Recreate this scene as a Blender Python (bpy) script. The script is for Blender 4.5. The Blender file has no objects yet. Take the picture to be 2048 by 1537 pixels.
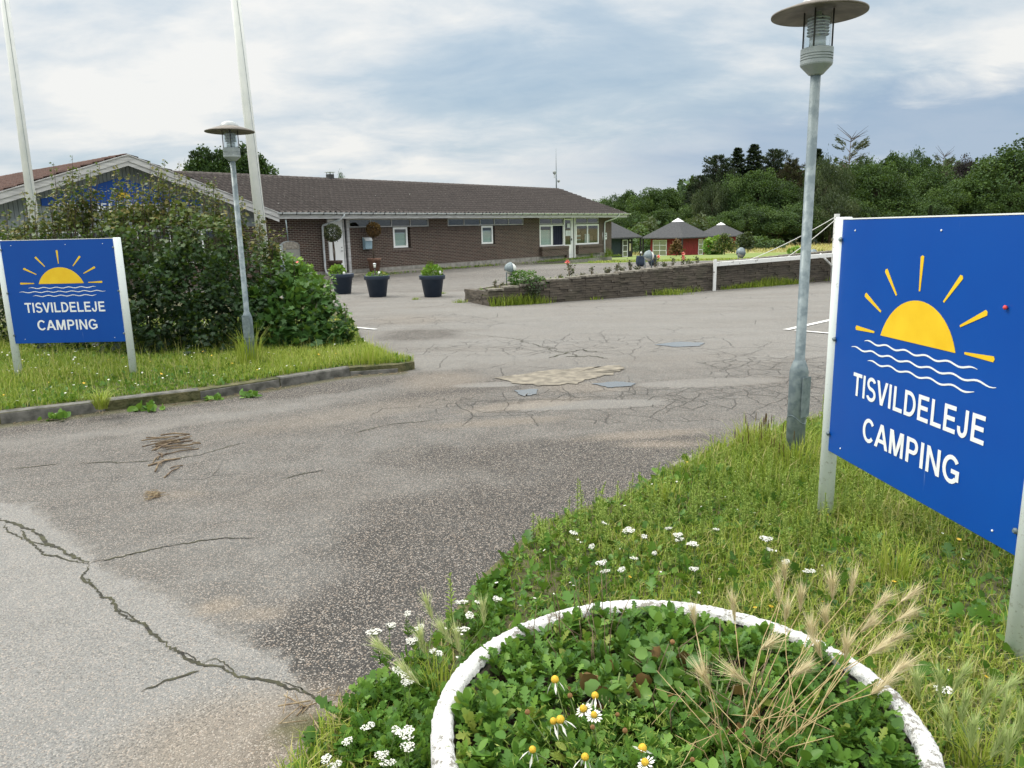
import bpy, math, random
import numpy as np
from mathutils import Vector, Matrix

random.seed(7)
rng = np.random.default_rng(11)
D2R = math.radians
scene = bpy.context.scene
COL = scene.collection

# ------------------------------------------------------------------ camera
F = 1500.0; PITCH = D2R(11.64); ROLL = D2R(1.3); CZ = 1.7
_f = np.array([0, math.cos(PITCH), -math.sin(PITCH)])
_r0 = np.array([1., 0, 0]); _u0 = np.array([0, math.sin(PITCH), math.cos(PITCH)])
_R = math.cos(ROLL) * _r0 - math.sin(ROLL) * _u0
_U = math.cos(ROLL) * _u0 + math.sin(ROLL) * _r0
_C = np.array([0, 0, CZ])
def ray(u, v): return _R * (u - 1024) / F + _U * (768.5 - v) / F + _f
def G(u, v, z=0.):
    d = ray(u, v); return _C + d * ((z - CZ) / d[2])
def P(u, v, y):
    d = ray(u, v); return _C + d * (y / d[1])
cam = bpy.data.cameras.new('camera'); camo = bpy.data.objects.new('camera', cam); COL.objects.link(camo)
cam.sensor_width = 36; cam.sensor_fit = 'HORIZONTAL'; cam.lens = F / 2048 * 36; cam.clip_start = 0.05; cam.clip_end = 3000
camo.matrix_world = Matrix(((_R[0], _U[0], -_f[0], 0), (_R[1], _U[1], -_f[1], 0), (_R[2], _U[2], -_f[2], CZ), (0, 0, 0, 1)))
scene.camera = camo

# ------------------------------------------------------------------ tagging
def tagit(o, label=None, cat=None, group=None, kind=None):
    if label: o['label'] = label
    if cat: o['category'] = cat
    if group: o['group'] = group
    if kind: o['kind'] = kind
    return o
def thing(name, label, cat, loc=(0, 0, 0), rz=0, group=None, rot=None):
    o = bpy.data.objects.new(name, None); COL.objects.link(o)
    o.empty_display_size = .1
    o.location = loc; o.rotation_euler = rot if rot else (0, 0, rz)
    return tagit(o, label, cat, group)
def link(name, me, parent=None, loc=None, rot=None):
    o = bpy.data.objects.new(name, me); COL.objects.link(o)
    if parent: o.parent = parent
    if loc is not None: o.location = loc
    if rot is not None: o.rotation_euler = rot
    return o
def copy_tree(o, parent=None):
    c = o.copy(); COL.objects.link(c)
    if parent: c.parent = parent
    for ch in list(o.children): copy_tree(ch, c)
    return c

# ------------------------------------------------------------------ mesh builder
class MB:
    def __init__(s): s.v = []; s.f = []; s.m = []; s.cm = 0; s.sm = []; s.cs = False
    def add(s, vs, fs):
        b = len(s.v); s.v += [tuple(map(float, p)) for p in vs]
        for f in fs: s.f.append([b + i for i in f]); s.m.append(s.cm); s.sm.append(s.cs)
        return s
    def box(s, x0, x1, y0, y1, z0, z1):
        v = [(x, y, z) for z in (z0, z1) for y in (y0, y1) for x in (x0, x1)]
        return s.add(v, [(0, 2, 3, 1), (4, 5, 7, 6), (0, 1, 5, 4), (2, 6, 7, 3), (0, 4, 6, 2), (1, 3, 7, 5)])
    def quad(s, a, b, c, d): return s.add([a, b, c, d], [(0, 1, 2, 3)])
    def lathe(s, prof, n=24, c=(0, 0, 0), capb=True, capt=True, smooth=True):
        o = s.cs; s.cs = smooth
        vs = []; fs = []
        for r, z in prof:
            for k in range(n):
                a = 2 * math.pi * k / n; vs.append((c[0] + r * math.cos(a), c[1] + r * math.sin(a), c[2] + z))
        for i in range(len(prof) - 1):
            for k in range(n):
                a = i * n + k; b = i * n + (k + 1) % n; fs.append((a, b, b + n, a + n))
        s.add(vs, fs); s.cs = False
        L = len(s.v) - len(vs)
        if capb: s.f.append([L + k for k in range(n)][::-1]); s.m.append(s.cm); s.sm.append(False)
        if capt: s.f.append([L + (len(prof) - 1) * n + k for k in range(n)]); s.m.append(s.cm); s.sm.append(False)
        s.cs = o; return s
    def tube(s, pts, r, n=8, cap=True):
        o = s.cs; s.cs = True
        pts = [Vector(p) for p in pts]
        rs = r if isinstance(r, (list, tuple)) else [r] * len(pts)
        vs = []; up = None
        for i, p in enumerate(pts):
            t = (pts[min(i + 1, len(pts) - 1)] - pts[max(i - 1, 0)]).normalized()
            if up is None: up = t.orthogonal().normalized()
            x = (up - t * up.dot(t))
            x = x.normalized() if x.length > 1e-6 else t.orthogonal().normalized()
            up = x; y = t.cross(x)
            for k in range(n):
                a = 2 * math.pi * k / n; q = p + (x * math.cos(a) + y * math.sin(a)) * rs[i]; vs.append(q)
        fs = []
        for i in range(len(pts) - 1):
            for k in range(n):
                a = i * n + k; b = i * n + (k + 1) % n; fs.append((a, b, b + n, a + n))
        if cap: fs.append(tuple(range(n))[::-1]); fs.append(tuple((len(pts) - 1) * n + k for k in range(n)))
        s.add(vs, fs); s.cs = o; return s
    def prism(s, poly, axis, a0, a1):
        """poly: 2D points; axis 'y': (x,z) extruded in y; axis 'z': (x,y) extruded in z; 'x': (y,z)"""
        def mk(p, t):
            return (p[0], t, p[1]) if axis == 'y' else (p[0], p[1], t) if axis == 'z' else (t, p[0], p[1])
        n = len(poly); vs = [mk(p, a0) for p in poly] + [mk(p, a1) for p in poly]
        fs = [tuple(range(n)), tuple(range(2 * n - 1, n - 1, -1))] + [(i, i + n, (i + 1) % n + n, (i + 1) % n) for i in range(n)]
        return s.add(vs, fs)
    def build(s, name, mats, parent=None, loc=None, rot=None, bevel=0, fix=True):
        me = bpy.data.meshes.new(name); me.from_pydata(s.v, [], s.f)
        if not isinstance(mats, (list, tuple)): mats = [mats]
        for m in mats: me.materials.append(m)
        me.polygons.foreach_set('material_index', s.m); me.polygons.foreach_set('use_smooth', s.sm)
        me.validate(); me.update()
        if fix:
            import bmesh
            bm = bmesh.new(); bm.from_mesh(me); bmesh.ops.recalc_face_normals(bm, faces=bm.faces); bm.to_mesh(me); bm.free()
        o = link(name, me, parent, loc, rot)
        if bevel:
            b = o.modifiers.new('bevel', 'BEVEL'); b.width = bevel; b.segments = 2; b.limit_method = 'ANGLE'
        return o

def np_mesh(name, V, T, mats, tint=None, uvw=None, smooth=False, mi=None):
    me = bpy.data.meshes.new(name)
    V = np.asarray(V, dtype=np.float32); T = np.asarray(T, dtype=np.int32); k = T.shape[1]
    me.vertices.add(len(V)); me.vertices.foreach_set('co', V.ravel())
    me.loops.add(T.size); me.loops.foreach_set('vertex_index', T.ravel())
    me.polygons.add(len(T))
    me.polygons.foreach_set('loop_start', np.arange(0, T.size, k, dtype=np.int32))
    me.polygons.foreach_set('loop_total', np.full(len(T), k, dtype=np.int32))
    if smooth: me.polygons.foreach_set('use_smooth', np.ones(len(T), dtype=bool))
    if mi is not None: me.polygons.foreach_set('material_index', np.asarray(mi, dtype=np.int32))
    for m in (mats if isinstance(mats, (list, tuple)) else [mats]): me.materials.append(m)
    if tint is not None:
        a = me.attributes.new('tint', 'FLOAT', 'POINT'); a.data.foreach_set('value', np.asarray(tint, dtype=np.float32))
    if uvw:
        for nm, arr in uvw.items():
            a = me.attributes.new(nm, 'FLOAT', 'POINT'); a.data.foreach_set('value', np.asarray(arr, dtype=np.float32))
    me.update(calc_edges=True)
    return me

def nrmz(a): return a / np.maximum(np.linalg.norm(a, axis=1, keepdims=True), 1e-9)
def scatter(tv, tf, pos, d, nr, sc, tint):
    """copies of a small template (x across, y along, z normal) at pos; returns V,T,tint"""
    tv = np.asarray(tv, float); tf = np.asarray(tf, int); N = len(pos)
    d = nrmz(d); x = nrmz(np.cross(d, nr)); z = np.cross(x, d)
    sc = np.asarray(sc, float)
    if sc.ndim == 1: sc = np.repeat(sc[:, None], 3, 1)
    V = (pos[:, None, :] + tv[None, :, 0:1] * x[:, None, :] * sc[:, None, 0:1] + tv[None, :, 1:2] * d[:, None, :] * sc[:, None, 1:2]
         + tv[None, :, 2:3] * z[:, None, :] * sc[:, None, 2:3])
    T = tf[None] + (np.arange(N) * len(tv))[:, None, None]
    return V.reshape(-1, 3), T.reshape(-1, tf.shape[1]), np.repeat(tint, len(tv))
class Acc:
    def __init__(s): s.V = []; s.T = []; s.t = []; s.m = []; s.n = 0
    def add(s, V, T, t, m=0):
        s.V.append(V); s.T.append(T + s.n); s.t.append(t); s.m.append(np.full(len(T), m)); s.n += len(V)
    def mesh(s, name, mats, smooth=False):
        return np_mesh(name, np.concatenate(s.V), np.concatenate(s.T), mats, np.concatenate(s.t), mi=np.concatenate(s.m), smooth=smooth)
def rdir(n, zb=0., zs=1.):
    a = rng.normal(size=(n, 3)); a[:, 2] = a[:, 2] * zs + zb; return nrmz(a)

# leaf templates (triangles only)
def fan(pts, fold=.15, cz=0.):
    v = [(0, .5, cz)] + [(x, y, abs(x) * fold) for x, y in pts]
    n = len(pts); return v, [(0, 1 + i, 1 + (i + 1) % n) for i in range(n)]
LEAF_SIMPLE = ([(0, 0, 0), (-.3, .45, .08), (0, 1, -.05), (.3, .45, .08)], [(0, 2, 1), (0, 3, 2)])
LEAF_OVAL = fan([(0, 0), (-.22, .18), (-.32, .5), (-.2, .82), (0, 1), (.2, .82), (.32, .5), (.22, .18)], .25)
LEAF_MAPLE = fan([(0, 0), (-.35, .08), (-.28, .3), (-.55, .55), (-.2, .6), (0, 1.02), (.2, .6), (.55, .55), (.28, .3), (.35, .08)], .22, .03)
LEAF_LOBED = fan([(0, 0), (-.05, .26), (-.19, .30), (-.10, .42), (-.29, .52), (-.15, .62), (-.33, .76), (-.17, .82), (-.16, .98), (0, 1.05), (.16, .98), (.17, .82), (.33, .76), (.15, .62), (.29, .52), (.10, .42), (.19, .30), (.05, .26)], .3)
LEAF_ROUND = fan([(0, .0), (-.3, .02), (-.5, .25), (-.56, .55), (-.42, .85), (-.2, .92), (0, 1.05), (.2, .92), (.42, .85), (.56, .55), (.5, .25), (.3, .02)], .3, -.06)
CLUMP = fan([(0, 0), (-.25, .1), (-.5, .3), (-.3, .45), (-.55, .8), (-.15, .75), (.1, 1.05), (.2, .7), (.55, .65), (.3, .4), (.5, .1), (.2, .15)], .3, .1)

def blades(pos, h, w, lean, tint, az=None, curl=1.0):
    """grass blades: 5 points / 3 triangles each, arching"""
    N = len(pos)
    az = rng.uniform(0, 2 * math.pi, N) if az is None else az
    dx = np.stack([np.cos(az), np.sin(az), np.zeros(N)], 1); wx = np.stack([-np.sin(az), np.cos(az), np.zeros(N)], 1)
    up = np.array([0, 0, 1.])[None]
    h = h[:, None]; w = w[:, None]; lean = lean[:, None]
    b = pos; m = pos + up * h * .6 + dx * h * lean * .3; t = pos + up * h * (1 - .25 * lean * curl) + dx * h * lean
    V = np.stack([b - wx * w / 2, b + wx * w / 2, m - wx * w * .4, m + wx * w * .4, t], 1).reshape(-1, 3)
    T = (np.array([(0, 1, 3), (0, 3, 2), (2, 3, 4)])[None] + (np.arange(N) * 5)[:, None, None]).reshape(-1, 3)
    return V, T, np.repeat(tint, 5)

# ------------------------------------------------------------------ materials
def newmat(name):
    m = bpy.data.materials.new(name); m.use_nodes = True; nt = m.node_tree
    return m, nt, nt.nodes['Principled BSDF']
def N(nt, t, **kw):
    n = nt.nodes.new(t)
    for k, v in kw.items():
        if k in ('op',): n.operation = v
        elif hasattr(n, k): setattr(n, k, v)
        else: n.inputs[k.replace('_', ' ')].default_value = v
    return n
def L(nt, a, b): nt.links.new(a, b)
def setin(nt, sock, v):
    if hasattr(v, 'is_output'): nt.links.new(v, sock)
    else: sock.default_value = v
def math_(nt, op, a, b=0., clamp=False):
    n = nt.nodes.new('ShaderNodeMath'); n.operation = op; n.use_clamp = clamp
    setin(nt, n.inputs[0], a); setin(nt, n.inputs[1], b); return n.outputs[0]
def mix(nt, fac, a, b, mode='MIX'):
    n = nt.nodes.new('ShaderNodeMix'); n.data_type = 'RGBA'; n.blend_type = mode; n.clamp_factor = True
    setin(nt, n.inputs[0], fac)
    for s, v in ((n.inputs[6], a), (n.inputs[7], b)):
        if isinstance(v, tuple): v = tuple(v) + ((1,) if len(v) == 3 else ())
        setin(nt, s, v)
    return n.outputs[2]
def ramp(nt, fac, stops, interp='LINEAR'):
    n = nt.nodes.new('ShaderNodeValToRGB'); n.color_ramp.interpolation = interp
    e = n.color_ramp.elements
    while len(e) < len(stops): e.new(.5)
    for i, (p, c) in enumerate(stops):
        e[i].position = p; e[i].color = tuple(c) + (1,) if not isinstance(c, (int, float)) else (c, c, c, 1)
    setin(nt, n.inputs[0], fac); return n.outputs[0]
def coord(nt, kind='Object', scale=None, rot=None):
    tc = nt.nodes.new('ShaderNodeTexCoord')
    if scale is None and rot is None: return tc.outputs[kind]
    mp = nt.nodes.new('ShaderNodeMapping')
    if scale is not None: mp.inputs['Scale'].default_value = scale if isinstance(scale, tuple) else (scale,) * 3
    if rot is not None: mp.inputs['Rotation'].default_value = rot
    L(nt, tc.outputs[kind], mp.inputs[0]); return mp.outputs[0]
def noise(nt, vec, scale, detail=4, rough=.55, dist=0.):
    n = nt.nodes.new('ShaderNodeTexNoise'); n.inputs['Scale'].default_value = scale; n.inputs['Detail'].default_value = detail
    n.inputs['Roughness'].default_value = rough; n.inputs['Distortion'].default_value = dist
    L(nt, vec, n.inputs['Vector']); return n.outputs[0]
def voro(nt, vec, scale, feature='F1', out='Distance', rnd=1.):
    n = nt.nodes.new('ShaderNodeTexVoronoi'); n.feature = feature; n.inputs['Scale'].default_value = scale; n.inputs['Randomness'].default_value = rnd
    L(nt, vec, n.inputs['Vector']); return n.outputs[out]
def attr(nt, name):
    n = nt.nodes.new('ShaderNodeAttribute'); n.attribute_name = name; return n.outputs['Fac']
def bump(nt, bsdf, h, strength=.5, dist=.01, prev=None):
    n = nt.nodes.new('ShaderNodeBump'); n.inputs['Strength'].default_value = strength; n.inputs['Distance'].default_value = dist
    L(nt, h, n.inputs['Height'])
    if prev is not None: L(nt, prev, n.inputs['Normal'])
    L(nt, n.outputs[0], bsdf.inputs['Normal']); return n.outputs[0]

def simple(name, c1, c2=None, scale=5., rough=.6, metal=0., bumps=0., lo=.35, hi=.65, vecscale=None, rough2=None, detail=5, kind='Object', dist=.005):
    m, nt, b = newmat(name)
    b.inputs['Roughness'].default_value = rough; b.inputs['Metallic'].default_value = metal
    v = coord(nt, kind, vecscale)
    if c2 is not None:
        n = noise(nt, v, scale, detail)
        col = ramp(nt, n, [(lo, c1), (hi, c2)]); L(nt, col, b.inputs['Base Color'])
        if bumps: bump(nt, b, noise(nt, v, scale * 3, 4), bumps, dist)
        if rough2 is not None: L(nt, ramp(nt, n, [(lo, rough), (hi, rough2)]), b.inputs['Roughness'])
    else: b.inputs['Base Color'].default_value = tuple(c1) + (1,)
    return m

def foliage(name, stops, rough=.55, trans=.25, spec=.3):
    m, nt, b = newmat(name)
    t = attr(nt, 'tint')
    c = ramp(nt, t, stops); L(nt, c, b.inputs['Base Color']); b.inputs['Roughness'].default_value = rough
    b.inputs['Specular IOR Level'].default_value = spec
    if trans:
        out = nt.nodes['Material Output']; tr = nt.nodes.new('ShaderNodeBsdfTranslucent')
        tc = mix(nt, .5, c, (.35, .5, .04), 'MULTIPLY'); 
        L(nt, mix(nt, .6, c, (.16, .24, .02)), tr.inputs[0])
        ms = nt.nodes.new('ShaderNodeMixShader'); ms.inputs[0].default_value = trans
        L(nt, b.outputs[0], ms.inputs[1]); L(nt, tr.outputs[0], ms.inputs[2]); L(nt, ms.outputs[0], out.inputs[0])
    return m

M = {}
M['grass'] = foliage('grass_blades', [(0, (.065, .12, .014)), (.45, (.185, .285, .028)), (.8, (.36, .43, .06)), (1, (.50, .43, .20))], .5, .35)
M['weed'] = foliage('weed_leaves', [(0, (.04, .11, .02)), (.5, (.09, .205, .03)), (.85, (.165, .30, .045)), (1, (.34, .24, .06))], .45, .3)
M['spire'] = foliage('spire_leaves', [(0, (.18, .29, .04)), (1, (.40, .50, .12))], .5, .35)
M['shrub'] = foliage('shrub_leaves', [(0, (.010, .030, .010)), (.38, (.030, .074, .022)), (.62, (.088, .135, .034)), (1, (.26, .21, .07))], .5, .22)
M['syca'] = foliage('sycamore_leaves', [(0, (.03, .08, .02)), (.5, (.065, .155, .03)), (1, (.15, .27, .05))], .45, .28)
M['bright'] = foliage('bright_leaves', [(0, (.06, .15, .02)), (.5, (.13, .27, .03)), (1, (.27, .42, .07))], .45, .3)
M['tree'] = foliage('tree_leaves', [(0, (.012, .030, .009)), (.5, (.033, .075, .018)), (1, (.085, .145, .032))], .6, .15)
M['conifer'] = foliage('conifer_needles', [(0, (.008, .018, .010)), (.5, (.02, .038, .018)), (1, (.05, .068, .028))], .6, .08)
M['rusty'] = foliage('rusty_needles', [(0, (.05, .03, .012)), (.5, (.13, .075, .03)), (1, (.2, .12, .04))], .6, .1)
M['rustpine'] = foliage('brown_tinged_needles', [(0, (.014, .018, .009)), (.5, (.045, .042, .02)), (1, (.09, .065, .03))], .6, .1)
M['olive'] = foliage('olive_leaves', [(0, (.03, .045, .022)), (.6, (.075, .095, .045)), (1, (.12, .13, .06))], .6, .1)
M['dry'] = foliage('dry_straw', [(0, (.26, .18, .08)), (.5, (.56, .45, .25)), (1, (.82, .72, .48))], .6, .25)
M['twig'] = simple('twig_bark', (.10, .065, .04), (.22, .16, .10), 30, .8)
M['bark'] = simple('bark', (.06, .045, .032), (.13, .10, .075), 9, .9, bumps=.5)
M['stem'] = simple('green_stem', (.07, .13, .03), (.13, .17, .05), 20, .6)
M['petal'] = simple('white_petal', (.60, .60, .54), (.76, .76, .71), 60, .6)
M['yellow'] = simple('yellow_cone', (.50, .30, .02), (.72, .48, .03), 200, .7, bumps=1., dist=.002)
M['browncone'] = simple('brown_cone', (.12, .06, .02), (.25, .13, .04), 200, .8)
M['red'] = simple('rose_red', (.65, .03, .03), (.8, .12, .1), 30, .5)
M['pink'] = simple('rose_pink', (.8, .14, .12), (.9, .32, .28), 30, .5)
M['soil'] = simple('soil', (.03, .02, .012), (.09, .065, .04), 12, .95, bumps=1., dist=.02)

# building surfaces
def brick_mat(name, c1, c2, c3, mortar, bw=.235, bh=.067, ms=.012, axis='xz', off=.5):
    m, nt, b = newmat(name); tc = coord(nt)
    sp = nt.nodes.new('ShaderNodeSeparateXYZ'); L(nt, tc, sp.inputs[0]); cb = nt.nodes.new('ShaderNodeCombineXYZ')
    a = math_(nt, 'ADD', sp.outputs[0], sp.outputs[1])
    L(nt, a, cb.inputs[0]); L(nt, sp.outputs[2], cb.inputs[1])
    br = nt.nodes.new('ShaderNodeTexBrick'); br.offset = off
    br.inputs['Scale'].default_value = 1; br.inputs['Brick Width'].default_value = bw; br.inputs['Row Height'].default_value = bh
    br.inputs['Mortar Size'].default_value = ms; br.inputs['Mortar Smooth'].default_value = .1; br.inputs['Bias'].default_value = 0
    br.inputs['Color1'].default_value = (0, 0, 0, 1); br.inputs['Color2'].default_value = (1, 1, 1, 1)
    br.inputs['Mortar'].default_value = (.5, .5, .5, 1); L(nt, cb.outputs[0], br.inputs['Vector'])
    col = ramp(nt, br.outputs['Color'], [(0, c1), (.5, c2), (1, c3)])
    n = noise(nt, tc, 3, 5); col = mix(nt, math_(nt, 'MULTIPLY', n, .5), col, c1)
    mc = mix(nt, noise(nt, tc, 1.2, 4), mortar, tuple(x * .6 for x in mortar))
    col = mix(nt, br.outputs['Fac'], col, mc)
    L(nt, col, b.inputs['Base Color']); b.inputs['Roughness'].default_value = .85
    bump(nt, b, math_(nt, 'SUBTRACT', noise(nt, tc, 60, 3), math_(nt, 'MULTIPLY', br.outputs['Fac'], 1.5)), .6, .006)
    return m
M['brick'] = brick_mat('dark_brick', (.030, .014, .010), (.056, .027, .020), (.090, .044, .031), (.25, .215, .18), ms=.011)
M['soldier'] = brick_mat('soldier_brick', (.035, .020, .016), (.062, .034, .027), (.095, .052, .040), (.23, .20, .175), .078, .24, .012, off=0)
M['stone'] = brick_mat('stacked_stone', (.045, .040, .034), (.085, .074, .060), (.17, .15, .12), (.022, .019, .016), .34, .062, .010)
def roof_mat(name, c1, c2, lich):
    m, nt, b = newmat(name); v = coord(nt)
    col = mix(nt, noise(nt, v, 2.2, 6, .65), c1, c2)
    vo = nt.nodes.new('ShaderNodeTexVoronoi'); vo.inputs['Scale'].default_value = 3.2; L(nt, v, vo.inputs['Vector'])
    col = mix(nt, ramp(nt, vo.outputs['Color'], [(0, 0.), (1, .5)]), col, c2)
    sp = ramp(nt, noise(nt, v, 14, 5, .7), [(.56, 0.), (.66, 1.)])
    col = mix(nt, math_(nt, 'MULTIPLY', sp, .6), col, lich)
    sp2 = ramp(nt, noise(nt, v, 6.5, 2), [(.76, 0.), (.78, 1.)]); col = mix(nt, sp2, col, (.5, .5, .46))
    col = mix(nt, math_(nt, 'MULTIPLY', attr(nt, 'tint'), .75), col, tuple(x * .22 for x in c1))  # tint carries painted shade: darkens tile grooves and row edges
    L(nt, col, b.inputs['Base Color']); b.inputs['Roughness'].default_value = .9; bump(nt, b, noise(nt, v, 30, 4), .5, .01)
    return m
M['roof'] = roof_mat('dark_roof_tiles', (.034, .029, .027), (.105, .086, .080), (.20, .185, .165))
M['roofred'] = roof_mat('red_roof_tiles', (.06, .030, .024), (.12, .062, .048), (.13, .11, .09))
M['felt'] = simple('roof_felt', (.035, .037, .042), (.06, .062, .066), 6, .85, bumps=.2)
M['white'] = simple('white_paint', (.76, .78, .78), (.86, .87, .86), 4, .45)
M['whitebld'] = simple('white_window_paint', (.80, .82, .82), (.87, .88, .87), 3, .5)
M['fascia'] = simple('grey_white_boards', (.36, .36, .36), (.56, .56, .56), 5, .7, vecscale=(.5, 1, 4))
M['zinc'] = simple('zinc_gutter', (.58, .63, .66), (.76, .80, .82), 7, .4, metal=.2)
M['galv'] = simple('galvanised_steel', (.12, .16, .18), (.20, .245, .26), 16, .6, metal=.15, rough2=.48, detail=3, lo=.4, hi=.6)
M['lampgrey'] = simple('lamp_grey_paint', (.27, .31, .32), (.36, .40, .41), 10, .45)
M['lampshade'] = simple('lamp_shade_dull_metal', (.10, .085, .072), (.20, .175, .15), 9, .55, bumps=.1)
M['lampdome'] = simple('lamp_dome_plastic', (.30, .32, .33), (.42, .44, .45), 10, .3)
M['dark'] = simple('dark_metal', (.03, .03, .032), (.05, .05, .05), 8, .5)
M['black'] = simple('black_void', (.012, .012, .014), None, rough=.8)
M['interior'] = simple('dark_room', (.05, .05, .05), (.09, .085, .08), 2, .9)
M['navydark'] = simple('navy_interior', (.006, .009, .028), (.012, .016, .04), 3, .9)
M['blind'] = simple('window_blind', (.42, .50, .52), (.54, .61, .62), 8, .7, vecscale=(.05, 1, 6))
M['navy'] = simple('navy_pot_plastic', (.018, .033, .062), (.03, .048, .082), 4, .5)
M['terra'] = simple('terracotta', (.16, .085, .06), (.30, .18, .13), 8, .85, bumps=.3)
M['terradark'] = simple('dark_terracotta', (.055, .035, .028), (.11, .07, .055), 8, .8, bumps=.3)
M['cabinet'] = simple('cabinet_grey', (.17, .17, .155), (.22, .22, .20), 3, .6)
M['cabinetd'] = simple('cabinet_dark_side', (.06, .075, .08), (.09, .10, .105), 3, .6)
M['letterbox'] = simple('letterbox_blue_grey', (.25, .38, .46), (.34, .48, .56), 5, .35)
M['teal'] = simple('dark_teal_boards', (.014, .030, .036), (.022, .040, .046), 5, .7)
M['hutred'] = simple('red_boards', (.20, .012, .012), (.27, .022, .020), 5, .7)
M['hutplum'] = simple('plum_boards', (.12, .02, .035), (.17, .03, .05), 5, .7)
M['hutblack'] = simple('black_boards', (.012, .012, .013), (.02, .02, .02), 5, .7)
M['palegable'] = simple('pale_gable_boards', (.20, .235, .25), (.30, .33, .345), 4, .7, vecscale=(3, 1, .5))
M['notice'] = simple('notice_paper', (.55, .6, .62), (.66, .7, .7), 14, .8)
M['cream'] = simple('cream_sign', (.58, .52, .30), (.66, .6, .38), 20, .6)
M['globe'] = simple('globe_opal', (.62, .64, .60), (.74, .76, .72), 14, .25)
M['signblue'], nt, b = newmat('sign_blue')
v = coord(nt); c = mix(nt, noise(nt, v, 2.5, 5), (.0, .056, .33), (.0, .078, .39))
c = mix(nt, ramp(nt, noise(nt, coord(nt, 'Object', (26, 26, 3)), 1.5, 5), [(.70, 0.), (.78, .35)]), c, (.25, .36, .55)); L(nt, c, b.inputs['Base Color'])
b.inputs['Roughness'].default_value = .38; b.inputs['Specular IOR Level'].default_value = .35
M['signyellow'] = simple('sign_yellow', (.80, .50, .01), (.86, .58, .02), 6, .45)
M['signpale'] = simple('sign_white', (.78, .82, .85), (.87, .89, .90), 30, .45)
def aged_white(name, dirt, zfade=.6):
    m, nt, b = newmat(name); v = coord(nt)
    n = noise(nt, v, 55, 5, .7); n2 = noise(nt, v, 6, 3)
    sp = nt.nodes.new('ShaderNodeSeparateXYZ'); L(nt, v, sp.inputs[0])
    lo = math_(nt, 'MULTIPLY', math_(nt, 'SUBTRACT', zfade, sp.outputs[2], True), .16)
    d = ramp(nt, math_(nt, 'ADD', math_(nt, 'ADD', n, lo), math_(nt, 'MULTIPLY', n2, .2)), [(.70, 0.), (.86, 1.)])
    L(nt, mix(nt, math_(nt, 'MULTIPLY', d, .7), (.74, .80, .80), dirt), b.inputs['Base Color'])
    b.inputs['Roughness'].default_value = .55; bump(nt, b, n, .1, .003); return m
M['post'] = aged_white('weathered_white_post', (.30, .31, .25))
M['chippy'], nt, b = newmat('flaking_white_paint'); v = coord(nt)
n = noise(nt, v, 9, 7, .72); L(nt, mix(nt, ramp(nt, n, [(.60, 0.), (.635, 1.)]), (.70, .71, .70), (.16, .14, .12)), b.inputs['Base Color']); b.inputs['Roughness'].default_value = .7
bump(nt, b, n, .4, .01)
M['rim'], nt, b = newmat('chipped_whitewash'); v = coord(nt)
n = noise(nt, v, 38, 8, .8); n2 = noise(nt, v, 7, 4)
f = ramp(nt, math_(nt, 'ADD', n, math_(nt, 'MULTIPLY', math_(nt, 'SUBTRACT', n2, .5), .55)), [(.575, 0.), (.61, 1.)])
c = mix(nt, f, mix(nt, n2, (.66, .66, .65), (.80, .80, .79)), (.27, .255, .22)); L(nt, c, b.inputs['Base Color']); b.inputs['Roughness'].default_value = .85
bm1 = bump(nt, b, noise(nt, v, 60, 6, .75), 1., .012); bump(nt, b, math_(nt, 'SUBTRACT', 1., f), .6, .004, bm1)
M['ringinside'] = simple('concrete_ring_inside', (.10, .085, .065), (.22, .19, .15), 20, .95, bumps=.6)
M['concrete'] = simple('plinth_concrete', (.20, .19, .17), (.34, .33, .30), 5, .9, bumps=.4)
M['kerb'] = simple('kerb_concrete', (.055, .055, .048), (.17, .165, .15), 9, .95, bumps=.8, detail=8)
M['edging'] = simple('edging_stone', (.12, .11, .09), (.27, .25, .22), 14, .9, bumps=.6)
M['capstone'] = simple('wall_cap_stone', (.09, .08, .065), (.26, .24, .20), 11, .9, bumps=.5)
M['rope'] = simple('white_rope', (.6, .6, .57), None, rough=.8)
M['wood'] = simple('split_wood', (.07, .045, .03), (.24, .18, .11), 18, .85)
M['paintline'] = simple('worn_line_paint', (.45, .45, .44), (.72, .72, .71), 16, .7)
M['puddle'], nt, b = newmat('puddle_water')
b.inputs['Base Color'].default_value = (.13, .128, .12, 1); b.inputs['Roughness'].default_value = .04; b.inputs['Specular IOR Level'].default_value = 1.; b.inputs['IOR'].default_value = 2.0
M['glass'], nt, b = newmat('window_glass')
out = nt.nodes['Material Output']; gl = nt.nodes.new('ShaderNodeBsdfGlossy'); gl.inputs['Roughness'].default_value = .02
tp = nt.nodes.new('ShaderNodeBsdfTransparent'); tp.inputs[0].default_value = (.86, .90, .91, 1)
fr = nt.nodes.new('ShaderNodeLayerWeight'); fr.inputs[0].default_value = .5
ms = nt.nodes.new('ShaderNodeMixShader'); L(nt, math_(nt, 'ADD', math_(nt, 'MULTIPLY', math_(nt, 'POWER', fr.outputs['Facing'], 4.), .7), .06, True), ms.inputs[0]); L(nt, tp.outputs[0], ms.inputs[1]); L(nt, gl.outputs[0], ms.inputs[2]); L(nt, ms.outputs[0], out.inputs[0])

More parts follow.
